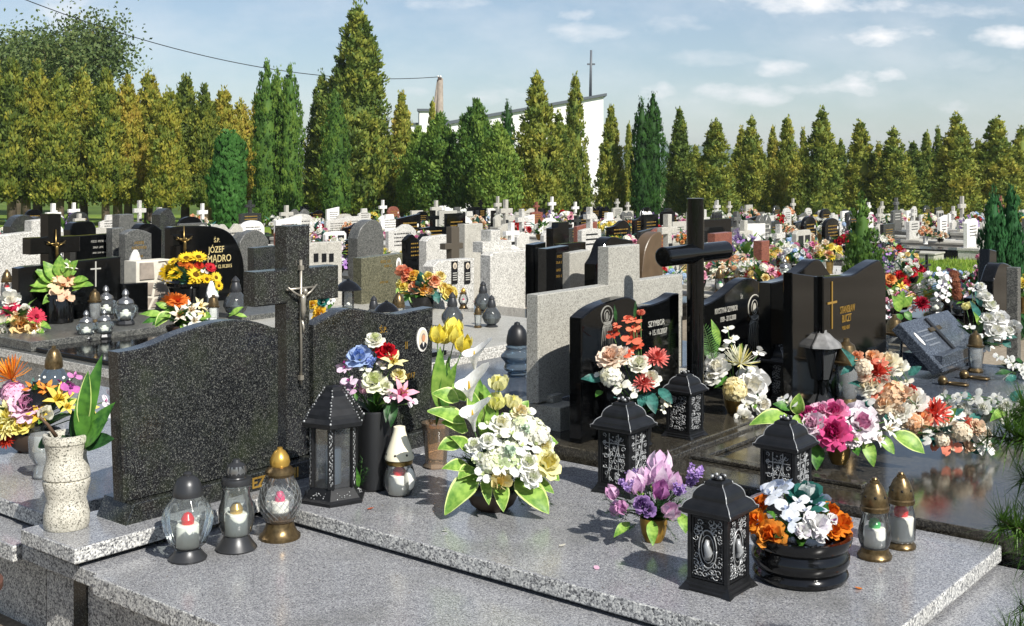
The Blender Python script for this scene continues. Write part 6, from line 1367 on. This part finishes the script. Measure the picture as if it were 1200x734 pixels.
tree('blue', 'bluish green young conifer among black stones near the right edge, right stem', 1186, 222, 13.2, 21, 1)
# big broadleaf at the top left
st = random.getstate(); random.seed(17)
d = 90; t = thing('broadleaf_tree', 'tall half bare broadleaf tree rising behind the golden conifers at far left', 'tree', Vector(((20 - CX) * d / F, d, gz(d))), 0, None, 1.62)
tb = MB(); lb = MB(); tips = []
def limb(p, dr, L, r, depth):
    q = p + dr * L; mid = p + dr * L * .5 + Vector((ru(-.1, .1), ru(-.1, .1), 0)) * L
    tb.tube([p, mid, q], [r, r * .8, r * .6], TRUNK, 6)
    if depth == 0: tips.append((q, dr)); return
    for k in range(3 if depth > 1 else 4):
        a = rnd() * 6.28; n = (dr + Vector((math.cos(a) * .75, math.sin(a) * .75, ru(-.1, .45)))).normalized(); limb(q - dr * L * .25 * (k > 0), n, L * ru(.62, .8), r * .55, depth - 1)
limb(Vector((0, 0, 0)), Vector((0, 0, 1)), 3.6, .24, 4)
for q, dr in tips:
    ct = rnd()
    for k in range(230):
        p = q + Vector((random.gauss(0, .62), random.gauss(0, .62), random.gauss(0, .5))); n = Vector((ru(-1, 1), ru(-1, 1), ru(-.2, 1))).normalized()
        leafquad(lb, p, n, ru(.13, .23), ru(.09, .15), BROADL, ct * .6 + rnd() * .4, .1)
tb.build('trunk', t); lb.build('crown', t); random.setstate(st)
# ================================================================ CHURCH, POLE, WIRE
d = 104; d0_ = d; k = d / F
ch = thing('church', 'modern white church with a long sloping roof edge behind the conifers', 'church', Vector(((620 - CX) * k, d, gz(d))))
def cx(px): return (px - 620) * k
def cz(py): return H - (py - YH) * k - gz(d0_)
b = MB(); pts = [(cx(500), 0), (cx(707), 0), (cx(707), cz(113)), (cx(500), cz(150))]
vs = [(x, 0, z) for x, z in pts] + [(x, 9, z) for x, z in pts]
b.add(vs, [[0, 1, 2, 3], [7, 6, 5, 4], [1, 5, 6, 2], [4, 0, 3, 7]], mat('white_render', '#efeeea', .8, var=.04, vs=1.0)); b.build('wall', ch)
b = MB(); rp = [(cx(498), cz(151)), (cx(711), cz(112.5)), (cx(711), cz(109.5)), (cx(498), cz(147))]
vs = [(x, -.25, z) for x, z in rp] + [(x, 9.2, z) for x, z in rp]
ROOFM = mat('grey_roof_sheet', '#565c63', .5)
b.add(vs, [[0, 1, 2, 3], [7, 6, 5, 4], [1, 5, 6, 2], [4, 0, 3, 7], [3, 2, 6, 7], [0, 4, 5, 1]], ROOFM); b.build('roof', ch)
b = MB(); x0, x1 = cx(491), cx(511); b.box(x0, x1, -.5, 3, 0, cz(131), mat('white_render', '#efeeea', .8)); an = b.build('annex', ch)
b = MB(); b.box(x0 - .12, x1 + .12, -.65, 3.1, cz(131), cz(128), ROOFM); b.box(x0 - .02, x0 + .08, -.56, -.5, cz(150), cz(131), ROOFM); b.build('roof', an)
b = MB(); b.box(cx(480), cx(492), .0, 3, 0, cz(146), mat('white_render', '#efeeea', .8)); an = b.build('low_annex', ch); b = MB(); b.box(cx(479), cx(490.5), -.2, 3.1, cz(146) + .002, cz(144), ROOFM); b.build('roof', an)
b = MB(); xs = cx(694.5); b.tube([(xs, 3, cz(113)), (xs + .07, 3, cz(55))], [.14, .1], ROOFM, 8); b.box(xs - .3, xs + .42, 2.93, 3.07, cz(73), cz(71), ROOFM); b.build('steeple_cross', ch)
b = MB(); b.box(cx(640), cx(790), -16, -15.4, .2, 1.9, CONCR, .02); w_ = tag(b.build('low_wall', None, ch.location), 'low grey wall at the foot of the conifers below the church', 'wall')
d = 84; pole = Vector(((515 - CX) * d / F, d, gz(d))); zt = H - (92 - YH) * d / F - gz(d)
t = thing('utility_pole', 'weathered concrete double pole carrying an overhead wire', 'pole', pole)
CP = mat('aged_concrete', '#8b8175', .85, var=.2, vs=3)
b = MB(); b.tube([(-.0, 0, 0), (.06, 0, zt)], [.38, .2], CP, 8); b.tube([(-1.3, .5, 0), (-.02, .05, zt - .1)], [.3, .16], CP, 8); b.build('pole', t)
b = MB(); b.box(-.1, .16, -.2, .2, zt - .12, zt + .06, mat('rusty_iron', '#4a3a30', .7), .01)
for s in (-1, 1): b.lathe([(.05, 0), (.07, .06), (.04, .12), (0, .14)], WHITEM, 8, (s * .09, -.12, zt + .06))
b.build('insulator', t)
b = MB(); A = pole + Vector((0, -.1, zt + .1)); B = P(20, -4, 62); pts = []
for i in range(41):
    s = i / 40; q = A.lerp(B, s); q.z -= 4 * 1.5 * s * (1 - s) * 1.0; pts.append(q)
b.tube([q - A for q in pts], .026, mat('cable_black', '#15161a', .5), 5)
o = b.build('overhead_wire', None, A); tag(o, 'thin dark overhead wire sagging across the sky from the concrete pole', 'wire')
# pine in front at the right edge
st = random.getstate(); random.seed(23)
PINE = leafmat('pine_needles', '#2c4d14', '#64883a', 9)
t = thing('pine_shrub', 'dark green pine branches poking in from the right edge', 'shrub', Vector((1.56, 2.62, 0)))
tk = MB(); nb = MB(); tk.tube([(0, 0, 0), (.03, .02, .8), (0, 0, 1.3)], [.035, .028, .012], BARK, 8)
for (px, py, dd) in [(1194, 516, 2.6), (1186, 622, 2.55), (1206, 560, 2.7), (1206, 484, 2.65), (1216, 650, 2.5), (1206, 742, 2.45), (1235, 520, 2.4), (1240, 600, 2.8), (1225, 605, 2.5), (1212, 512, 2.8), (1245, 680, 2.5), (1230, 735, 2.7)] + [(CX + F * (1.56 + .42 * math.cos(k * 2.4) * (1 - k / 60)) / (2.62 + .36 * math.sin(k * 2.4)), YH + F * (H - .78 + k * .014) / 2.62, 2.62 + .36 * math.sin(k * 2.4)) for k in range(44) if math.cos(k * 2.4) > -.3]:
    q = P(px, py, dd) - t.location; a = Vector((.02, .0, max(.15, q.z - .12))); m_ = (a + q) * .5 + Vector((0, 0, -.02)); tk.tube([a, m_, q], [.009, .006, .003], BARK, 5)
    for side in range(8):
        s0 = ru(.6, 1); c0 = a.lerp(q, s0); dr = ((q - a).normalized() + Vector((ru(-.5, .5), ru(-.5, .5), ru(-.3, .6)))).normalized(); c1 = c0 + dr * ru(.04, .1)
        tk.tube([c0, c1], [.003, .002], BARK, 4)
        for k in range(110):
            c = c0.lerp(c1, ru(0, 1.05)); dv = (dr * ru(.3, 1) + Vector((random.gauss(0, .6), random.gauss(0, .6), random.gauss(0, .6)))).normalized(); L = ru(.06, .095); w = dv.cross(Vector((.3, .2, 1))).normalized() * .0019
            nb.add([c - w, c + w, c + dv * L], [[0, 1, 2]], PINE, False)
tk.build('trunk', t); nb.build('needles', t); random.setstate(st)
# ================================================================ BACKGROUND GRAVES
random.seed(101)
AUTO = []          # (object, look, position, kind) for labelling
KERB = {'black': BLACK, 'dark': GR_DARK, 'grey': GR_DKGREY, 'pale': GR_LIGHT, 'white': MARBLE, 'concrete': CONCR, 'red': REDBR, 'tan': GR_TAN}
WORD = {'black': 'black', 'dark': 'dark speckled', 'grey': 'grey granite', 'pale': 'pale granite', 'white': 'white', 'concrete': 'weathered grey', 'red': 'red brown', 'tan': 'light grey'}
def stone_parts(shape, mk, w, h):
    m = KERB[mk]; b = MB(); th = .1
    tops = {'square': [(-w/2, h), (w/2, h)], 'slant': [(-w/2, h * .88), (w/2, h)],
            'arched': smooth([(-w/2, h * .72), (-w * .34, h * .92), (0, h), (w * .34, h * .92), (w/2, h * .72)]),
            'wavy': smooth([(-w/2, h * .82), (-w * .2, h * .87), (w * .1, h), (w * .3, h * .96), (w/2, h * .8)]),
            'shouldered': [(-w/2, h * .7), (-w * .24, h * .78), (-w * .2, h), (w * .2, h), (w * .24, h * .78), (w/2, h * .7)],
            'twin': smooth([(-w/2, h * .85), (-w * .25, h), (0, h * .82), (w * .25, h), (w/2, h * .85)])}
    ins = MB(); lm = {'black': GOLD, 'dark': GOLD, 'grey': SILVERL, 'red': GOLD}.get(mk, BLKMATT)
    if shape == 'cross':
        a = .055; b.prism([(-w/2, 0), (w/2, 0), (w/2, h * .28), (a, h * .4), (a, h * .66), (w * .42, h * .66), (w * .42, h * .78), (a, h * .78), (a, h), (-a, h), (-a, h * .78), (-w * .42, h * .78), (-w * .42, h * .66), (-a, h * .66), (-a, h * .4), (-w/2, h * .28)], -.1, 0, m, .008)
        ins.box(.001, .008, -.05, .05, h * .42, h * .5, BLKMATT)
    elif shape == 'crossed':
        hb = h * .62; a = .05; b.prism(slab_outline(-w/2, w/2, 0, [(-w/2, hb * .95), (-a, hb), (-a, h * .78), (-.17, h * .78), (-.17, h * .87), (-a, h * .87), (-a, h), (a, h), (a, h * .87), (.17, h * .87), (.17, h * .78), (a, h * .78), (a, hb), (w/2, hb * .95)]), -th, 0, m, .008)
        for k in range(3): ins.box(.001, .006, -w * .3, w * .3, hb * (.8 - .14 * k), hb * (.84 - .14 * k), lm)
    elif shape == 'plaques':
        b.prism(slab_outline(-w/2, w/2, 0, [(-w/2, h * .9), (-w * .4, h), (w * .4, h), (w/2, h * .9)]), -th, 0, m, .008)
        for s in (-1, 1): ins.box(.001, .012, s * w * .22 - w * .15, s * w * .22 + w * .15, h * .4, h * .85, BLKMATT)
    else:
        b.prism(slab_outline(-w/2, w/2, 0, tops[shape]), -th, 0, m, .008)
        nl = 4
        for k in range(nl):
            y = -w * .3
            while y < w * .3:
                l = ru(.02, .05); ins.box(.001, .005, y, y + l, h * (.72 - .11 * k), h * (.755 - .11 * k), lm); y += l + ru(.008, .03)
        if rnd() < .5: oval(ins, .004, w * .36, h * .66, .03, .045, WHITEM)
    return b, ins
PROTO = {}
def bg_grave(shape, mk, u, v, w, h, slabm, rj=0.0):
    key = (shape, mk, slabm)
    loc = W(u, v, 0); loc.z = gz(loc.y)
    look = f'{WORD[mk]} {"cross" if shape == "cross" else shape + " headstone" if shape not in ("crossed", "plaques") else ("headstone topped by a cross" if shape == "crossed" else "headstone with two dark plaques")}'
    if key in PROTO:
        t = dup(PROTO[key], loc, TH + rj); t.scale = (1, w / .85, h / 1.1)
    else:
        t = thing('grave' if shape != 'cross' else 'cross_grave', look, 'grave', loc, TH + rj); t.scale = (1, w / .85, h / 1.1)
        b, ins = stone_parts(shape, mk, .8 if shape != 'cross' else .55, .8)
        s = b.build('headstone' if shape != 'cross' else 'stone_cross', t, (0, 0, .34)); ins.build('inscription', s)
        sb = MB(); sm_ = KERB[slabm]; sb.box(-.22, 1.95, -.45, .45, 0, .26, sm_, .01); sb.box(-.24, .3, -.47, .47, .262, .34, sm_, .008); sb.box(.305, 1.98, -.47, .47, .262, .32, sm_, .008); sb.build('slab', t)
        PROTO[key] = t
    AUTO.append((t, look, loc, 'graves in the background rows')); return t
# flower bunches: low meshes shared by the copies
PAL = [('pink and white', [('peony', '#e293b4', '#c95a90'), ('rose', '#f2efe6', '#e0dcc8'), ('carnation', '#f3e6ea', '#e0b6c8')]),
       ('white', [('rose', '#f4f2ea', '#e6e2d0'), ('mum', '#f4f3ea', '#e8e4c0'), ('lily', '#f4f3ea', '#e2e4c0')]),
       ('yellow', [('mum', '#efd648', '#dcb420'), ('gerbera', '#f0dc5c', '#c08a20'), ('rose', '#f1e27a', '#e0c240')]),
       ('red and white', [('rose', '#c4242c', '#8d1420'), ('carnation', '#f3efe8', '#e0d8cc'), ('gerbera', '#cc3a3c', '#8d1420')]),
       ('orange', [('gerbera', '#e8843a', '#b84a14'), ('mum', '#e69a4a', '#cc6420'), ('rose', '#eeb878', '#dc7c40')]),
       ('peach and cream', [('rose', '#efc8a4', '#e09a6c'), ('peony', '#f2e6d2', '#e4c8a4'), ('lily', '#f1e4c8', '#dfb078')]),
       ('violet and white', [('orchid', '#b58acb', '#7c4c9c'), ('carnation', '#f2f0f2', '#c8b4d4'), ('lavender', '#b79ad0', '#7d60a4')]),
       ('pale blue', [('hydrangea', '#b4cbe6', '#86a4d0'), ('rose', '#f2f2ee', '#dcdfe0')]),
       ('crimson', [('mum', '#b3203c', '#7d1028'), ('rose', '#c02c3c', '#7d1028')]),
       ('mixed pastel', [('rose', '#f0dc9c', '#dcb860'), ('peony', '#e8a8bc', '#cc6a8c'), ('hydrangea', '#f1f0dc', '#d8e0b8')])]
BQ = []
for (w_, fl) in PAL:
    for var in (0, 1):
        b = MB(); R0 = .15; pot = pot_mb(['bowl', 'vase'][var], .085 if var == 0 else .06, .1 if var == 0 else .17, random.choice([PLASTIC, BRASS, WHITEM, CLAY])); b.join(pot, Matrix.Identity(4)); hz = .1 if var == 0 else .17
        N = 17 if var == 0 else 12
        for i in range(N):
            a = i * 2.4 + rnd(); z = 1 - (i + .5) / N * .95; rr = math.sqrt(1 - z * z); n = Vector((rr * math.cos(a), rr * math.sin(a), z + .15)).normalized()
            k, c1, c2 = random.choice(fl); sz = ru(.085, .13)
            p = Vector((0, 0, hz)) + Vector((n.x * R0 * 1.25, n.y * R0 * 1.25, n.z * R0 * (1.0 if var == 0 else 1.5))) * ru(.85, 1.15)
            b.join(flower(k, c1, c2, 2, 0), Matrix.Translation(p) @ frame_z(n, rnd() * 6) @ Matrix.Scale(sz, 4))
        for i in range(16):
            a = rnd() * 6.28; el = ru(-.15, 1.2); dv = Vector((math.cos(a) * math.cos(el), math.sin(a) * math.cos(el), math.sin(el))); s0 = Vector((0, 0, hz)) + dv * .05
            b.join(leaf_mb(random.choice(['light', 'green', 'teal', 'dark']), .36, 3, -30, .18, i % 3), leaf_matrix(s0, s0 + dv * ru(.15, .27), Vector((0, 0, 1))))
        BQ.append((w_, b.mesh('flower_bunch')))
BQW = [i for i in range(20) for _ in range([5, 6, 4, 2, 2, 4, 2, 2, 1, 4][i // 2])]
def bg_bunch(loc, idx, s):
    w_, me = BQ[idx]; o = place(me, 'flower_bunch', None, loc, rnd() * 6.28, s); o['category'] = 'flowers'
    AUTO.append((o, f'bunch of {w_} flowers', loc, 'flower bunches in the background rows')); return o
CL = []
for kind, w_ in [('onion', 'smoked glass'), ('bell', 'bronze capped glass'), ('jar', 'squat glass'), ('cone', 'cream capped red'), ('ribbed', 'blue glass'), ('egg', 'gold capped glass')]:
    b = MB()
    for n, me in candle_parts(kind):
        for pl_ in me.polygons: b.f.append([len(b.v) + i for i in pl_.vertices]); b.m.append(me.materials[pl_.material_index]); b.s.append(pl_.use_smooth); b.t.append(None)
        b.v.extend([v.co.copy() for v in me.vertices])
    CL.append((w_, b.mesh('grave_candle')))
def bg_candle(loc, idx, s):
    w_, me = CL[idx]; o = place(me, 'grave_candle', None, loc, rnd() * 6.28, s); o['category'] = 'grave candle'
    AUTO.append((o, f'{w_} grave candle', loc, 'grave candles in the background rows')); return o
def blocked(u, v):
    for hu, hv, hw_ in HAND:
        if abs(v - hv) < hw_ + .55 and -2.3 < u - hu < 1.6: return True
    return False
SHAPES = ['square', 'slant', 'arched', 'wavy', 'shouldered', 'twin', 'crossed', 'plaques', 'cross', 'square', 'arched', 'cross']
u = -5.9; NG = 0; NB = 0; NC = 0
while u > -62:
    v = -2.0 + rnd()
    while v < 75:
        far0 = W(u, v).y > 26
        v += ru(1.1, 1.5) if not far0 else ru(1.35, 2.3)
        uu = u + ru(-.12, .12); p = W(uu, v)
        if p.y < 10.6: continue
        z = gz(p.y); px, py = pix(p + Vector((0, 0, 1 + z)))
        if not (-30 < px < 1235) or p.y > 57: continue
        if px < 330 and p.y > 41: continue
        if px < 600 and p.y > 55: continue
        f_ = p + UX * 1.0; fx, fy = pix(f_)
        if 1045 < fx < 1170 and 15.2 < f_.y < 29.0: continue
        if (px > 985 and px < 1036 and 13.0 < p.y < 16.0) or (px > 1145 and px < 1205 and 11.5 < p.y < 14.5): continue
        if blocked(uu, v): continue
        if 600 < px < 830 and p.y < 11.8: continue
        far = p.y > 20
        mk = random.choices(['black', 'dark', 'grey', 'pale', 'white', 'concrete', 'red', 'tan'], [8 if not far else 7, 3, 3, 3, 4 if far else 1.2, 2, .6, 2.2])[0]
        sh = random.choice(SHAPES)
        if sh == 'cross': mk = random.choice(['white', 'white', 'concrete', 'pale'])
        sl = {'black': 'black', 'dark': 'dark', 'grey': 'grey', 'red': 'red'}.get(mk, random.choice(['pale', 'concrete', 'tan']))
        h = ru(.66, 1.0) if sh not in ('cross', 'crossed') else ru(.95, 1.35)
        if p.y > 24: h *= 1.12
        bg_grave(sh, mk, uu, v, ru(.6, .92), h, sl, ru(-.03, .03)); NG += 1
        z += .325
        if p.y < 26: nb = random.choice([1, 1, 2, 2, 3]) if p.x > .5 else random.choice([0, 1, 1, 2, 2])
        else: nb = 1 if rnd() < .8 else 0
        if NB > 285: nb = 0
        for _ in range(nb): bg_bunch(W(uu + ru(.12, 1.6), v + ru(-.38, .38), z), random.choice(BQW), ru(.85, 1.5) * (1.15 if p.y > 26 else 1)); NB += 1
        if p.y < 30:
            for _ in range(random.choice([0, 0, 1, 2])): bg_candle(W(uu + ru(.12, 1.3), v + ru(-.38, .38), z), random.randrange(len(CL)), ru(.24, .36)); NC += 1
    u -= 2.45 if u > -24 else 2.9
# crowded bunches at the right, between the black stones and the young conifer
for i in range(54):
    px = ru(826, 960); py = ru(288, 350); q = GG(px, py, .33)
    if i % 3 == 2: bg_candle(q, random.randrange(len(CL)), ru(.24, .34))
    else: bg_bunch(q, random.choice(BQW), ru(.8, 1.25))
for i in range(40):
    px = ru(1035, 1200); py = ru(300, 372) if px < 1070 or px > 1150 else ru(352, 372); q = GG(px, py, .33)
    if i % 4 == 3: bg_candle(q, random.randrange(len(CL)), ru(.24, .34))
    else: bg_bunch(q, random.choice(BQW), ru(.7, 1.1))
for px, py, i in [(20, 318, 8), (35, 300, 8), (6, 330, 6), (45, 330, 0), (100, 318, 1), (86, 318, 0), (600, 340, 3), (622, 345, 3), (708, 338, 6), (663, 345, 4), (440, 268, 4), (200, 300, 14), (208, 290, 15)]:
    q = GG(px, py, .34)
    if q.y > 8: bg_bunch(q, i, ru(.9, 1.2))
# low tables of stone under the crowded bunches
for (px, py, w_, l_, mk) in [(870, 330, 2.2, 2.2, 'tan'), (925, 318, 2.2, 2.2, 'pale'), (1055, 340, 1.6, 1.6, 'grey'), (1110, 364, 2.0, 1.4, 'black'), (1180, 352, 1.8, 2.0, 'dark')]:
    q = GG(px, py, .3); t = thing('grave', 'x', 'grave', Vector((q.x, q.y, gz(q.y))), TH); b = MB(); b.box(-l_ / 2, l_ / 2, -w_ / 2, w_ / 2, 0, .25, KERB[mk], .01); b.build('kerb', t); b = MB(); b.box(-l_ / 2 - .02, l_ / 2 + .02, -w_ / 2 - .02, w_ / 2 + .02, .252, .318, KERB[mk], .01); b.build('slab', t)
    AUTO.append((t, f'{WORD[mk]} flat grave crowded with flowers', q, 'flat graves crowded with flowers'))
# a few single things in the right background
uu = -8.6
for lab, u_, tops, m, nm in [('wide black headstone with a thin cross, right of the black cylinder cross', -7.0, [(824, 258), (857, 256)], BLACK, 'headstone'), ('brick red stepped stone tomb in the right background', -5.6, [(838, 274), (858, 272)], REDBR, 'headstone'), ('long white headstone in the right background', -8.4, [(868, 263), (897, 262)], MARBLE, 'headstone'), ('rust red narrow stone beside a white one in the right background', -4.0, [(893, 283), (902, 282)], REDBR, 'headstone'), ('black square stone near the far right conifers', -9.0, [(1094, 269), (1102, 268)], BLACK, 'headstone')]:
    hs_px(lab, u_, tops, 0, m, .14, flat=True)
hs_px('black wavy stone before the bluish conifer at the right edge', .2, [(1142, 350), (1150, 346), (1158, 330), (1160, 292), (1168, 294)], .3, BLACK, .1, flat=True)
hs_px('black round shouldered stone near the right edge', .4, [(1164, 330), (1170, 312), (1176, 308), (1186, 312)], .3, BLACK, .12)
t = thing('metal_cross', 'thin dark iron cross standing in the green grass patch', 'cross', GG(1086, 342, .0), TH)
b = MB(); b.box(-.02, .02, -.02, .02, 0, .62, IRON, .003); b.box(-.018, .018, -.16, .16, .42, .455, IRON, .003); b.ball((0.02, 0, .3), .05, IRON, 8, 6, (.5, 1, 2.4)); b.build('cross', t)
t = thing('post', 'grey square stone post at the right edge', 'post', G(1188, 392, .3), TH)
b = MB(); b.box(-.05, .05, -.05, .05, -.3, .62, GR_DKGREY, .006); b.build('shaft', t)
bouquet('green leaves with one burgundy dahlia behind the tilted slab headstone', W(.2, 6.3, .3), ('bowl', .1, .12, PLASTIC), [('mum', '#a01c34', '#6d0c20', 1081, 355, 22, .03), ('orchid', '#d9b8b4', '#b87a7a', 1070, 362, 12, .0), ('lily', '#efd060', '#d9a52c', 1056, 336, 14, 0), ('orchid', '#f2eef0', '#c88aa4', 1044, 358, 14, .0), ('rose', '#e9a060', '#cf6c2c', 1044, 326, 14, -.05), ('orchid', '#f2eef0', '#c88aa4', 1042, 372, 14, .0)],
    [('light', 1055, 365, 1045, 346, 13, .02), ('green', 1055, 368, 1052, 378, 14, .04), ('light', 1058, 360, 1070, 348, 12, 0), ('green', 1060, 366, 1068, 376, 10, .03), ('light', 1052, 360, 1060, 340, 10, -.02)], fill=(('green', 'light'), 14, .22, (.0, 1.2)), dref=8.6, core=W(.2, 6.3, .5))
bouquet('tall white and rusty bouquet before the grass patch at the right', W(-.6, 8.4, .3), ('cone', .08, .14, PLASTIC), [('orchid', '#f4f2ee', '#d8ccd4', 1100 + (i * 7) % 16, 318 + i * 4, 12, .01 * (i % 3)) for i in range(9)] + [('hydrangea', '#8d5a44', '#6d3c2c', 1118 + i % 5, 322 + i * 6, 14, .0) for i in range(5)], [], fill=(('dark', 'green'), 14, .25, (.2, 1.3)), dref=10.2, core=W(-.6, 8.4, .45))

# ---------------------------------------------------------------- labels for the background repeats
LMK = [(20, 'the broadleaf tree'), (110, 'the left golden conifers'), (205, 'the right golden conifers'), (268, 'the clipped blue conifer'), (326, 'the conifer trio'), (415, 'the tallest conifer'), (515, 'the concrete pole'), (580, 'the low church roof'), (630, 'the ragged spired conifer'), (675, 'the rusty slim conifer'), (716, 'the church corner'), (760, 'the dark columnar pair'), (818, 'the black cylinder cross'), (880, 'the fourth right conifer'), (963, 'the eighth right conifer'), (1010, 'the young green conifer'), (1060, 'the grass patch'), (1121, 'the sixteenth right conifer'), (1175, 'the young bluish conifers')]
groups = {}
for o, look, loc, grp in AUTO:
    px, py = pix(loc); dd = loc.y
    lm = min(LMK, key=lambda a: abs(a[0] - px))[1]
    band = 'near' if dd < 16 else 'middle' if dd < 27 else 'farther' if dd < 40 else 'farthest'
    groups.setdefault((look, lm, band), []).append((px, o, grp))
for (look, lm, band), L_ in groups.items():
    L_.sort(key=lambda a: a[0])
    for i, (px, o, grp) in enumerate(L_):
        if len(L_) == 1: s = f'{look} in the {band} rows below {lm}'
        else:
            w_ = 'leftmost' if i == 0 else 'rightmost' if i == len(L_) - 1 else ORD[i] + ' from left'
            s = f'{look}, {w_}, {band} rows below {lm}'
        o['label'] = s; o['group'] = grp

# ================================================================ SKY, SUN, CAMERA
SUN_AZ = math.atan2(.574, -.819); EL = R(42)      # compass direction of the sun: behind the camera, to its right
w = bpy.data.worlds.new('World'); S.world = w; w.use_nodes = True; nt = w.node_tree; L = nt.links.new
bg = nt.nodes['Background']; sky = node(nt, 'ShaderNodeTexSky', sky_type='NISHITA'); sky.sun_disc = False; sky.sun_elevation = EL; sky.sun_rotation = SUN_AZ
sky.air_density = 1.0; sky.dust_density = .3; sky.ozone_density = 2.0
bg.inputs['Strength'].default_value = .1
tc = node(nt, 'ShaderNodeTexCoord'); sx = node(nt, 'ShaderNodeSeparateXYZ'); L(tc.outputs['Generated'], sx.inputs[0])
def mth(op, a, b2=None, clamp=False):
    n = node(nt, 'ShaderNodeMath', operation=op); n.use_clamp = clamp
    for i, x in enumerate((a, b2)):
        if x is None: continue
        if isinstance(x, (int, float)): n.inputs[i].default_value = x
        else: L(x, n.inputs[i])
    return n.outputs[0]
ay = mth('MAXIMUM', mth('ABSOLUTE', sx.outputs[1]), .05)
ta = mth('DIVIDE', sx.outputs[0], ay); te = mth('DIVIDE', sx.outputs[2], ay)
cmb = node(nt, 'ShaderNodeCombineXYZ'); L(mth('MULTIPLY', ta, 1.0), cmb.inputs[0]); L(mth('MULTIPLY', te, 2.2), cmb.inputs[1])
n1 = node(nt, 'ShaderNodeTexNoise', i_Scale=22.0, i_Detail=7.0, i_Roughness=.6); L(cmb.outputs[0], n1.inputs['Vector'])
n2 = node(nt, 'ShaderNodeTexNoise', i_Scale=7.0, i_Detail=6.0, i_Roughness=.62); L(cmb.outputs[0], n2.inputs['Vector'])
nz = mth('SUBTRACT', n1.outputs['Fac'], .5)
tot = None
for (px, py, rx, ry, am) in [(936, 3, 95, 15, 1), (1036, 41, 52, 15, 1), (1190, 44, 45, 12, .8), (1005, 96, 30, 15, .95), (1040, 90, 22, 11, .9), (870, 112, 55, 14, .6), (918, 80, 30, 11, .7), (945, 104, 34, 10, .55), (1115, 124, 20, 9, .6), (680, 16, 22, 9, .6), (690, 38, 40, 14, .45), (768, 106, 24, 12, .7), (800, 118, 60, 12, .3), (90, 16, 40, 22, .5), (580, 112, 34, 12, .45), (485, 108, 20, 7, .35), (790, 30, 34, 12, .4), (520, 5, 40, 9, .4), (850, 68, 60, 10, .3), (1120, 70, 90, 14, .3), (1140, 12, 60, 10, .5), (620, 60, 120, 12, .15)]:
    cxx = (px - CX) / F; cyy = (YH - py) / F; 
    dx = mth('MULTIPLY', mth('SUBTRACT', ta, cxx), F / (rx * 1.35)); dy = mth('MULTIPLY', mth('SUBTRACT', te, cyy), F / (ry * 1.25))
    r2 = mth('ADD', mth('MULTIPLY', dx, dx), mth('MULTIPLY', dy, dy))
    f_ = mth('ADD', mth('SUBTRACT', 1.0, r2), mth('MULTIPLY', nz, 3.6))
    f_ = mth('MULTIPLY', mth('MULTIPLY', f_, .75, True), min(1, am * 1.3))
    tot = f_ if tot is None else mth('MAXIMUM', tot, f_)
veil = node(nt, 'ShaderNodeMapRange'); veil.inputs['From Min'].default_value = .42; veil.inputs['From Max'].default_value = .75; veil.inputs['To Min'].default_value = .12; veil.inputs['To Max'].default_value = .42; L(n2.outputs['Fac'], veil.inputs['Value'])
tot = mth('MAXIMUM', tot, veil.outputs['Result'])
up = node(nt, 'ShaderNodeMapRange'); up.inputs['From Min'].default_value = 0; up.inputs['From Max'].default_value = .012; L(sx.outputs[2], up.inputs['Value'])
tot = mth('MULTIPLY', tot, up.outputs['Result'])
tint = node(nt, 'ShaderNodeMix', data_type='RGBA', blend_type='MULTIPLY'); tint.inputs['Factor'].default_value = 1.0; tint.inputs['B'].default_value = (.62, .66, .70, 1); L(sky.outputs[0], tint.inputs['A'])
mx = node(nt, 'ShaderNodeMix', data_type='RGBA'); mx.inputs['B'].default_value = (7.6, 7.6, 7.7, 1); L(tot, mx.inputs['Factor']); L(tint.outputs['Result'], mx.inputs['A'])
L(mx.outputs['Result'], bg.inputs['Color'])
sl = bpy.data.lights.new('sun', 'SUN'); sl.energy = 4.9; sl.angle = R(.53); sl.color = (1, .955, .88)
so = bpy.data.objects.new('sun', sl); COL.objects.link(so)
sd = Vector((.574 * math.cos(EL), -.819 * math.cos(EL), math.sin(EL))); so.rotation_euler = sd.to_track_quat('Z', 'Y').to_euler(); so.location = (10, -12, 20)
cam = bpy.data.cameras.new('camera'); cam.sensor_width = 36; cam.lens = F * 36 / 1200; cam.shift_y = -(367 - YH) / 1200
cam.clip_start = .05; cam.clip_end = 9000
co = bpy.data.objects.new('camera', cam); COL.objects.link(co); co.location = (0, 0, H); co.rotation_euler = (R(90), 0, 0); S.camera = co
vs_ = S.view_settings; S.display_settings.display_device = 'sRGB'; vs_.view_transform = 'Standard'; vs_.look = 'None'; vs_.exposure = .5; vs_.gamma = 1; vs_.use_curve_mapping = False
S.cycles.transparent_max_bounces = 24; S.cycles.max_bounces = 8; S.cycles.caustics_reflective = False; S.cycles.caustics_refractive = False
for o in COL.objects:
    if o.get('label') and not 4 <= len(o['label'].split()) <= 16: print('LABEL', len(o['label'].split()), o['label'])
print('bunches', sum(o.name.startswith('flower_bunch') for o in COL.objects), 'candles', sum(o.name.startswith('grave_candle') for o in COL.objects))
print('objects', len(COL.objects), 'graves', NG, 'auto', len(AUTO))
